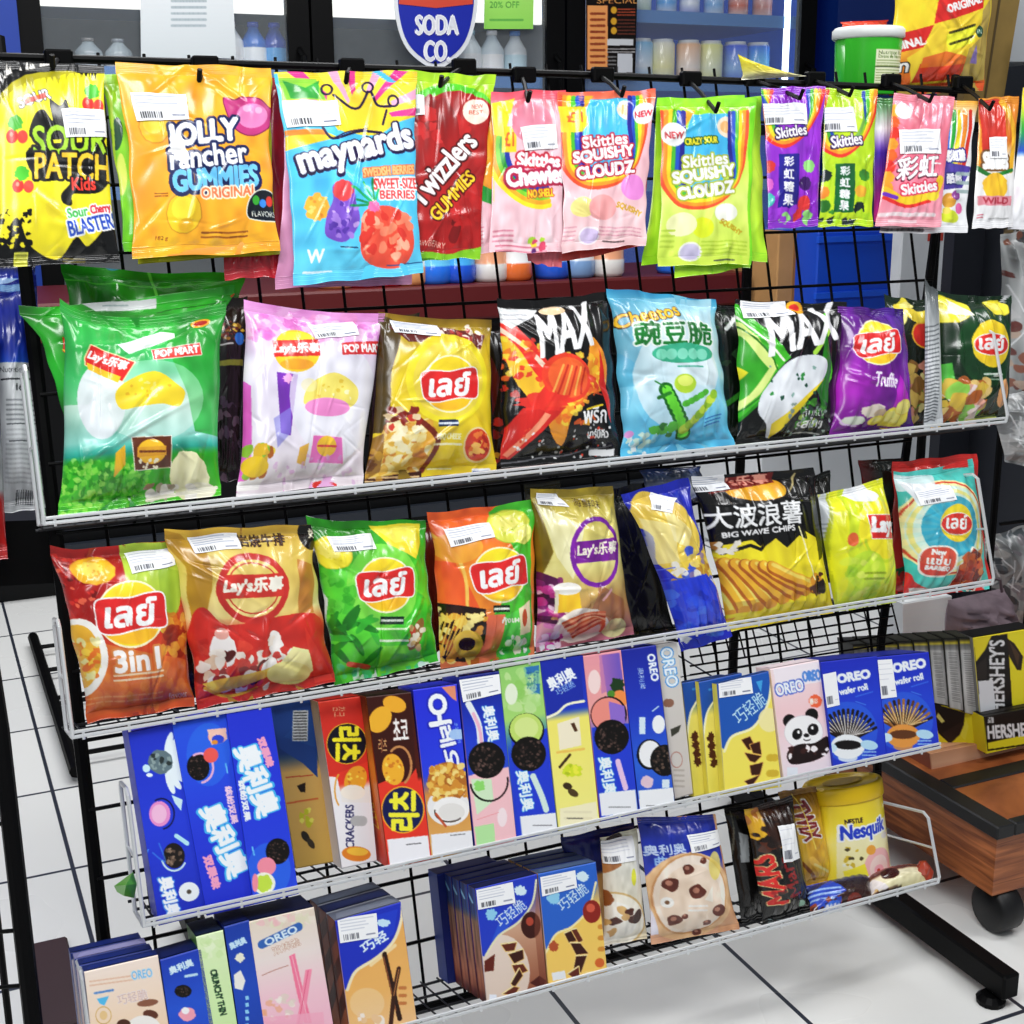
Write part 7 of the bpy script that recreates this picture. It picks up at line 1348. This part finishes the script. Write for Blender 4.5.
# ------------------------------------------------------------------ right of the rack
M_wood=bpy.data.materials.new('warm_brown_wood');M_wood.use_nodes=True;nt=M_wood.node_tree;b=nt.nodes['Principled BSDF']
tc=nt.nodes.new('ShaderNodeTexCoord');mp=nt.nodes.new('ShaderNodeMapping');mp.inputs['Rotation'].default_value=(0,0,-yw);mp.inputs['Scale'].default_value=(3,3,40);wv=nt.nodes.new('ShaderNodeTexNoise');wv.inputs['Scale'].default_value=3.5;wv.inputs['Detail'].default_value=8;wv.inputs['Distortion'].default_value=.6
rp=nt.nodes.new('ShaderNodeValToRGB');rp.color_ramp.elements[0].position=.32;rp.color_ramp.elements[1].position=.72;rp.color_ramp.elements[0].color=(*lin('#6a3216'),1);rp.color_ramp.elements[1].color=(*lin('#c0703c'),1)
nt.links.new(tc.outputs['Object'],mp.inputs['Vector']);nt.links.new(mp.outputs['Vector'],wv.inputs['Vector']);nt.links.new(wv.outputs['Fac'],rp.inputs['Fac']);nt.links.new(rp.outputs['Color'],b.inputs['Base Color']);b.inputs['Roughness'].default_value=.38
M_trim=mat('black_edge_trim','#101012',rough=.45)
u0,s0,zb,zt_=.652,-.082,.064,.152
cab=empty('wooden_platform',Wd(u0+.4,s0+.35,0),'low brown wooden display platform on black casters with black edge trim','display platform')
mb=MB();mb.box(Wd(u0,s0,zb),X*.8,D*.36,V*(zt_-zb));mb.build('wooden_case',M_wood,cab)
mb=MB();mb.box(Wd(u0-.003,s0-.003,zt_),X*.806,D*.366,V*.012,bev=.002);mb.build('top_board',M_wood,cab)
mb=MB()
mb.box(Wd(u0-.006,s0-.006,zt_-.004),X*.03,D*.372,V*.019,bev=.002);mb.box(Wd(u0+.024,s0-.006,zt_-.004),X*.79,D*.016,V*.019,bev=.002);mb.box(Wd(u0+.024,s0+.11,zt_+.001),X*.79,D*.03,V*.0135,bev=.002)
mb.build('edge_trim',M_trim,cab)
for du,ds in ((.03,.018),(.76,.018),(.035,.30),(.76,.30)):
    mb=MB();o=Wd(u0+du,s0+ds,.033);mb.lathe(o-X*.02,X,[(.027,0),(.033,.005),(.033,.035),(.027,.04)],24)
    w_=mb.build('caster_wheel',mat('caster_rubber','#0d0d0f',rough=.5),cab,True)
    mb=MB();mb.box(o-X*.02-D*.012+V*.014,X*.04,D*.024,V*.018,bev=.002);mb.build('caster_fork',M_trim,w_)
# cardboard tray and chocolate boxes on the platform
def slabq(name,label,cat,q,s,dep,m,part='box_body',grp=None,painter=None,left='#555',top='#222',base='#888'):
    c=upq(q,s) if not isinstance(s,(list,tuple)) else np.array([onw(*p,k) for p,k in zip(q,s)])
    return carton(label,q,painter or plain(base),quads=c,th=dep,top=top,left=left,name=name,cat=cat,group=grp,axis=D,m=m)
slabq('cardboard_tray','shallow tan cardboard carton under the yellow chocolate boxes, on the wooden platform','box',[(930,754),(1060,727),(1060,750),(932,775)],.09,.2,M_card,painter=lambda c:c.grad([(0,'#c8967a'),(.5,'#d8a88c'),(1,'#c4907a')]),left='#9a6a58',top='#b08468')
GH='yellow and black chocolate boxes right of the rack'
def spine(c):
    c.grad([(0,'#2a2a22'),(.05,'#c8b83a'),(.08,'#7a7a78'),(.14,'#9a9a98'),(.16,'#c4c4c2'),(1,'#b4b4b2')]);w=c.W;c.noise(.12,6)
    c.rng=np.random.RandomState(5)
    for i in range(26): y=.2+.028*i;c.a[int(y*c.H):int(y*c.H)+1,int(.25*w):int(.8*w)]*=.72
for i in range(8):
    x1=974-15.2*i;x0=x1-14.6;yb=(716,711,706,702,700,700,700,700)[i];y0=(638,639,640,641,642,643,644,645)[i]
    slabq('chocolate_box','grey-spined chocolate box, %s from the right in the upright file'%('first','second','third','fourth','fifth','sixth','seventh','eighth')[i],'chocolate box',[(x0,y0),(x1,y0-.5),(x1+6,yb),(x0+6,yb-3)],.092+.004*i,.035,M_card,painter=spine,left='#4a4a46',top='#3a3a30',grp=GH)
def hersh(c):
    c.at(844,600,180).grad([(0,'#f0d414'),(1,'#f0d818')]).poly([(730,215),(850,200),(930,190),(960,640),(860,660),(770,660)],'#231f1c').poly([(730,215),(838,200),(800,290),(750,360)],'#f0d414').poly([(740,400),(810,330),(812,460),(750,465)],'#3a3430')
    c.poly([(930,190),(1100,160),(1100,640),(965,640)],'#f2dc1a').poly([(925,215),(970,250),(1020,330),(1010,410),(985,410),(940,330)],'#3a2c20').poly([(940,235),(1000,320),(990,390)],'#5a4632')
    c.text("HERSHEY'S",868,440,420,88,'#e4e4e6',rot=90,bold=5).rect(768,470,855,660,'#dfe2e8',rot=4)
slabq('chocolate_box','yellow and black chocolate box with upright white lettering at the right edge','chocolate box',[(973,638),(1034,628),(1034,706),(980,716)],.085,.03,M_card,painter=hersh,left='#8a8a88',top='#1c1a18',grp=GH)
def hersh2(c):
    c.at(844,600,180).grad([(0,'#171412'),(.7,'#1c1816'),(.72,'#f0d818'),(1,'#f0d818')]).text("HERSHEY'S",965,742,300,78,'#e8e8ea',rot=5,bold=5).rect(810,665,850,700,'#b8b8b8').text('M',826,682,20,30,'#333').rect(800,660,815,860,'#141210').line([(815,858),(1100,815)],10,'#171412').text("HERSHEY'S",965,742,300,78,'#e8e8ea',rot=5,bold=5)
slabq('chocolate_box','black and yellow chocolate box lying on its side under the upright file, white lettering','chocolate box',[(984,717),(1050,704),(1050,740),(987,754)],.07,.12,M_card,painter=hersh2,left='#e8d018',top='#2a2622',grp=GH)
def hwedge(c):
    c.at(844,600,180).grad([(0,'#1c1410'),(.5,'#2a1c14'),(1,'#e8d41c')]).poly([(520,620),(600,600),(790,690),(800,880),(600,850),(540,840),(530,760)],'#ecd81c').poly([(520,590),(700,640),(690,740),(610,820),(540,760),(520,700)],'#2f211a').poly([(540,640),(580,690),(560,700),(525,660)],'#e8d87a').poly([(560,760),(610,825),(700,740),(690,690)],'#3f2e26').poly([(705,680),(720,720),(700,800),(670,770)],'#f4e44a').rect(785,660,812,880,'#141210')
slabq('chocolate_box','yellow chocolate box with a dark chocolate piece, lying low in the file','chocolate box',[(930,702),(985,714),(987,754),(932,748)],[.12,.088,.088,.12],.08,M_card,painter=hwedge,left='#c8b418',top='#1c1816',grp=GH)
# crumpled grey-mauve sack, white carton, clear packs and dark shelf unit at the right edge
def lump(name,label,cat,q,s,dep,m,seed,part):
    c=upq(q,s);rr=np.random.RandomState(seed);n=18;u,v=np.meshgrid(np.linspace(0,1,n),np.linspace(0,1,n));a=(np.clip(4*u*(1-u),0,1)**.5)*(np.clip(4*v*(1-v),0,1)**.5)
    P=bil(c,u,v)-D*((dep*a)*(1+.25*rr.uniform(-1,1,u.shape)))[...,None]
    B=bil(c,u,v)+D*((dep*.5*a))[...,None]
    root=empty(name,(c[2]+c[3])/2,label,cat);f=gridfaces(n,n);V_=np.concatenate([P.reshape(-1,3),B.reshape(-1,3)]);mesh(part,V_,np.concatenate([f,f[:,::-1]+n*n]),m,root,False);return root
rl=lump('crumpled_sack','crumpled mauve grey paper sack resting above the chocolate boxes, right of the rack','sack',[(948,600),(1004,588),(1016,642),(944,646)],.3,.05,mat('mauve_paper','#7d6c74',rough=.7,noise=.25,ns=30),3,'sack_body')
mb=MB();mb.tube([onw(985,590,.28),onw(990,578,.29),onw(1000,580,.28),onw(1002,592,.28)],.0025);mb.build('carry_handle',mat('mauve_cord','#5a4a52'),rl)
slabq('white_carton','plain white carton standing on the floor behind the right end of the rack','box',[(903,604),(952,596),(948,748),(902,750)],.46,.06,M_card,painter=plain('#f0f2f4'),left='#c8ccd0',top='#dfe3e6')
unit=empty('dark_shelf_unit',Wd(1.25,1.1,0),'dark charcoal shelf unit standing at the right edge behind the chip bags','shelf unit')
M_dk=mat('charcoal_board','#191c24',rough=.5,noise=.2,ns=5)
def onp(px,py,s): q=onw(px,py,s)-P0;return q@X,onw(px,py,s)[2]
ua,z1=onp(955,230,.9);ub,_=onp(1100,230,.9)
mb=MB();mb.box(Wd(ua,.9,0),X*(ub-ua),D*.03,V*(z1+.35));mb.build('back_board',M_dk,unit)
mb=MB();mb.box(Wd(ua+.08,.5,0),X*.025,D*.4,V*(z1+.1));mb.build('side_board',M_dk,unit)
for zz in (.30,.58,.84):
    mb=MB();mb.box(Wd(ua+.1,.52,zz),X*(ub-ua-.1),D*.38,V*.018);mb.build('shelf_board',mat('slate_board','#39434c',rough=.5),unit)
M_clear=mat('clear_film','#cfd2d4',rough=.12,alpha=.55,spec=.9,noise=.35,ns=60,bump=.5)
M_cgrey=mat('grey_film','#8d8f90',rough=.2,spec=.8,noise=.5,ns=50,bump=.4)
GC='clear film packs at the right edge'
def cpack(label,q,s,T,content,seed):
    c=upq(q,s);SEED[0]=900+seed;cv=Canvas(q,'#9a9c9c',seed=seed);r=cv.rng
    w0,w1=min(p[0] for p in q),max(p[0] for p in q);h0,h1=min(p[1] for p in q),max(p[1] for p in q);cv.noise(.3,8,seed)
    cv.dots(90,w0,h0,w1,h1,5,content,al=.85)
    for i in range(16): x=r.uniform(w0,w1);y=r.uniform(h0,h1);cv.line([(x,y),(x+r.uniform(-12,12),y+r.uniform(5,30))],1.3,'#f0f2f4',al=.8)
    S=Surf(c,T,SEED[0],.04,.04,2.);root=empty('clear_pack',(c[2]+c[3])/2,label,'snack pack',GC);r1=cv.H-max(1,int(.04*cv.H));r0=max(1,int(.04*cv.H))
    part_grid('pack_body',S,cv,r0,r1,M_film,root);part_grid('top_seal',S,cv,0,r0,M_film,root);part_grid('bottom_seal',S,cv,r1,cv.H,M_film,root)
    nx,ny=9,9;u,v=np.meshgrid(np.linspace(0,1,nx),np.linspace(0,1,ny));mesh('back_panel',S(u,v,-.0004,back=True).reshape(-1,3),gridfaces(nx,ny)[:,::-1],M_film,root,True,np.tile(hx('#777'),(nx*ny,1)))
sr=empty('side_wire_rack',Wd(1.12,.30,0),'tall black wire rack at the right edge from which the clear packs hang','display rack')
for px in (1012,1056):
    b_=onw(px,300,.345);mb=MB();mb.tube([b_*[1,1,0],b_*[1,1,0]+V*1.2],.006,8);mb.build('upright',M_black,sr)
for y in (188,228,388,524):
    mb=MB();mb.tube([onw(1000,y,.345),onw(1062,y-8,.345)],.003,6);mb.build('cross_rail',M_black,sr)
    mb=MB();mb.tube([onw(1030,y,.345),onw(1030,y+3,.18),onw(1030,y-2,.175)],.0025,6);mb.build('hook',M_black,sr)
cpack('clear film pack of brown and red snacks hanging at the right edge',[(1000,235),(1060,225),(1062,420),(996,425)],.22,.03,['#8a5a48','#b8a090','#6a3a34','#c8c8c8','#4a4a4c','#a83a34'],1)
cpack('crumpled clear grey film pack slumped at the right end of the topmost shelf',[(985,398),(1060,385),(1062,475),(1005,462)],.2,.03,['#c8caca','#a8aaac','#8a8c8e','#e0e2e2'],2)
cpack('hanging brown and gold film pack above the dark green bag at the right edge',[(996,190),(1055,185),(1058,245),(1004,250)],.3,.015,['#8a7a5a','#4a4238','#b8a078','#2a2824'],3)
cpack('grey film pack with pale contents low at the right edge, above the chocolate boxes',[(978,540),(1040,520),(1045,640),(990,636)],.4,.03,['#6a7074','#8a8488','#4a5054','#a8a4a0'],4)
slabq('grey_plastic_bin','grey plastic bin with rounded front at the upper right edge','bin',[(1006,-60),(1060,-60),(1060,62),(1004,62)],.5,.2,M_card,painter=plain('#b4b8bc'),left='#8a8e92',top='#a8acb0')
# ------------------------------------------------------------------ left of the rack
GL='nutrition panel snack bags left of the rack'
def nutri(c):
    c.at(0,230,280).grad([(0,'#0f2a8c'),(.3,'#123a9a'),(.38,'#1f5ab0'),(.42,'#b8bcc0'),(1,'#a8aaae')])
    c.small(0,180,110,215,1,'#8ab0e8',w=26);c.rect(-60,465,160,1040,'#b4b7bb');c.text('Nutrition Facts',70,490,150,20,'#2a2c30',bold=1).line([(0,525),(160,520)],6,'#2a2c30').text('160  230',105,552,100,24,'#2a2c30',bold=2).line([(20,688),(170,684)],4,'#3a3c40').line([(30,752),(150,750)],4,'#3a3c40').small(20,590,150,680,5,'#7a7c80').small(20,700,150,920,12,'#8a8c90',al=.5)
    for i in range(14): c.rect(60+i*8,940,63+i*8+c.rng.choice([0,2]),1000,'#3a3c40')
bag('silver-backed snack bag with a blue top and nutrition panel standing left of the rack',[(-22,290),(36,276),(54,506),(-12,516)],nutri,d=.16,T=.03,name='snack_bag',cat='snack bag',group=GL,back='#1a3a9a')
bag('dark blue snack bag with a red corner at the far left edge',[(-40,330),(-2,330),(8,560),(-40,565)],lambda c:c.grad([(0,'#1a2a70'),(.35,'#101c48'),(.5,'#9a9ca0'),(.7,'#b8bcc0'),(.75,'#c82a28'),(1,'#a81c1c')]),d=.12,T=.02,name='snack_bag',cat='snack bag',group=GL,back='#1a2a60')
bag('dark blue snack bag hanging behind the yellow sour candy bag at the far left',[(-14,262),(36,262),(34,330),(-14,335)],lambda c:c.grad([(0,'#101428'),(.2,'#1a3a9a'),(1,'#16348c')]).at(0,230,280).small(0,175,112,215,1,'#9ab8e8',w=30),d=.19,T=.01,name='snack_bag',cat='snack bag',group=GL,back='#1a2a60')
ls=empty('black_side_stand',RK(-.66,-.2,.2),'black side stand holding the snack bags at the left edge of the picture','stand')
a0=on(-20,512,.16);a1=on(56,508,.16)
mb=MB();o=on(-60,520,.17);mb.box(on(-70,590,.17),on(57,583,.17)-on(-70,590,.17),D*.18,on(-70,524,.17)-on(-70,590,.17));mb.build('lower_tray',M_black,ls)
mb=MB();
for px in (-40,-66,):
    p=on(px,592,.2);mb.tube([p,p*[1,1,0]+V*.01],.004,6)
mb.build('leg',M_black,ls)
fp=empty('black_post_stand',RK(-.58,-.56,0)*[1,1,0],'black tubular stand cutting the lower left corner of the picture','stand')
mb=MB();mb.tube([on(-14,640,.01),on(0,730,.01),on(34,1030,.01),on(48,1150,.01)],.0085,10);mb.build('upright',M_black,fp)
mb=MB()
for y in (823,930,985): mb.tube([on(-70,y+8,.02),on(8+(y-823)*.12,y,.015)],.002,6)
mb.build('cross_wires',M_black,fp)
mb=MB();mb.box(onf(36,950,.0)-X*.02,X*.06,D*-.2,V*.012,bev=.003);r_=mb.build('floor_tray',mat('dark_maroon_tray','#33191e',rough=.5),None);tag(r_,'dark maroon floor tray at the lower left corner behind the stand','tray');r_.name='floor_tray'
fr=empty('low_wire_frame',onf(55,705)*[1,1,0],'low black wire floor frame lying behind the left end of the second shelf','wire frame')
A0,A1=onf(33,637,.02),onf(76,772,.02)
mb=MB();mb.tube([A0,A1],.011,8);mb.build('side_bar',M_black,fr)
mb=MB()
for t in (.1,.3,.52,.56,.9): p=A0+(A1-A0)*t;mb.tube([p,p+X*.34],.0045,6)
mb.build('cross_bars',M_black,fr)
mb=MB();mb.tube([A0+X*.34,A1+X*.34],.011,8);mb.build('side_bar',M_black,fr)
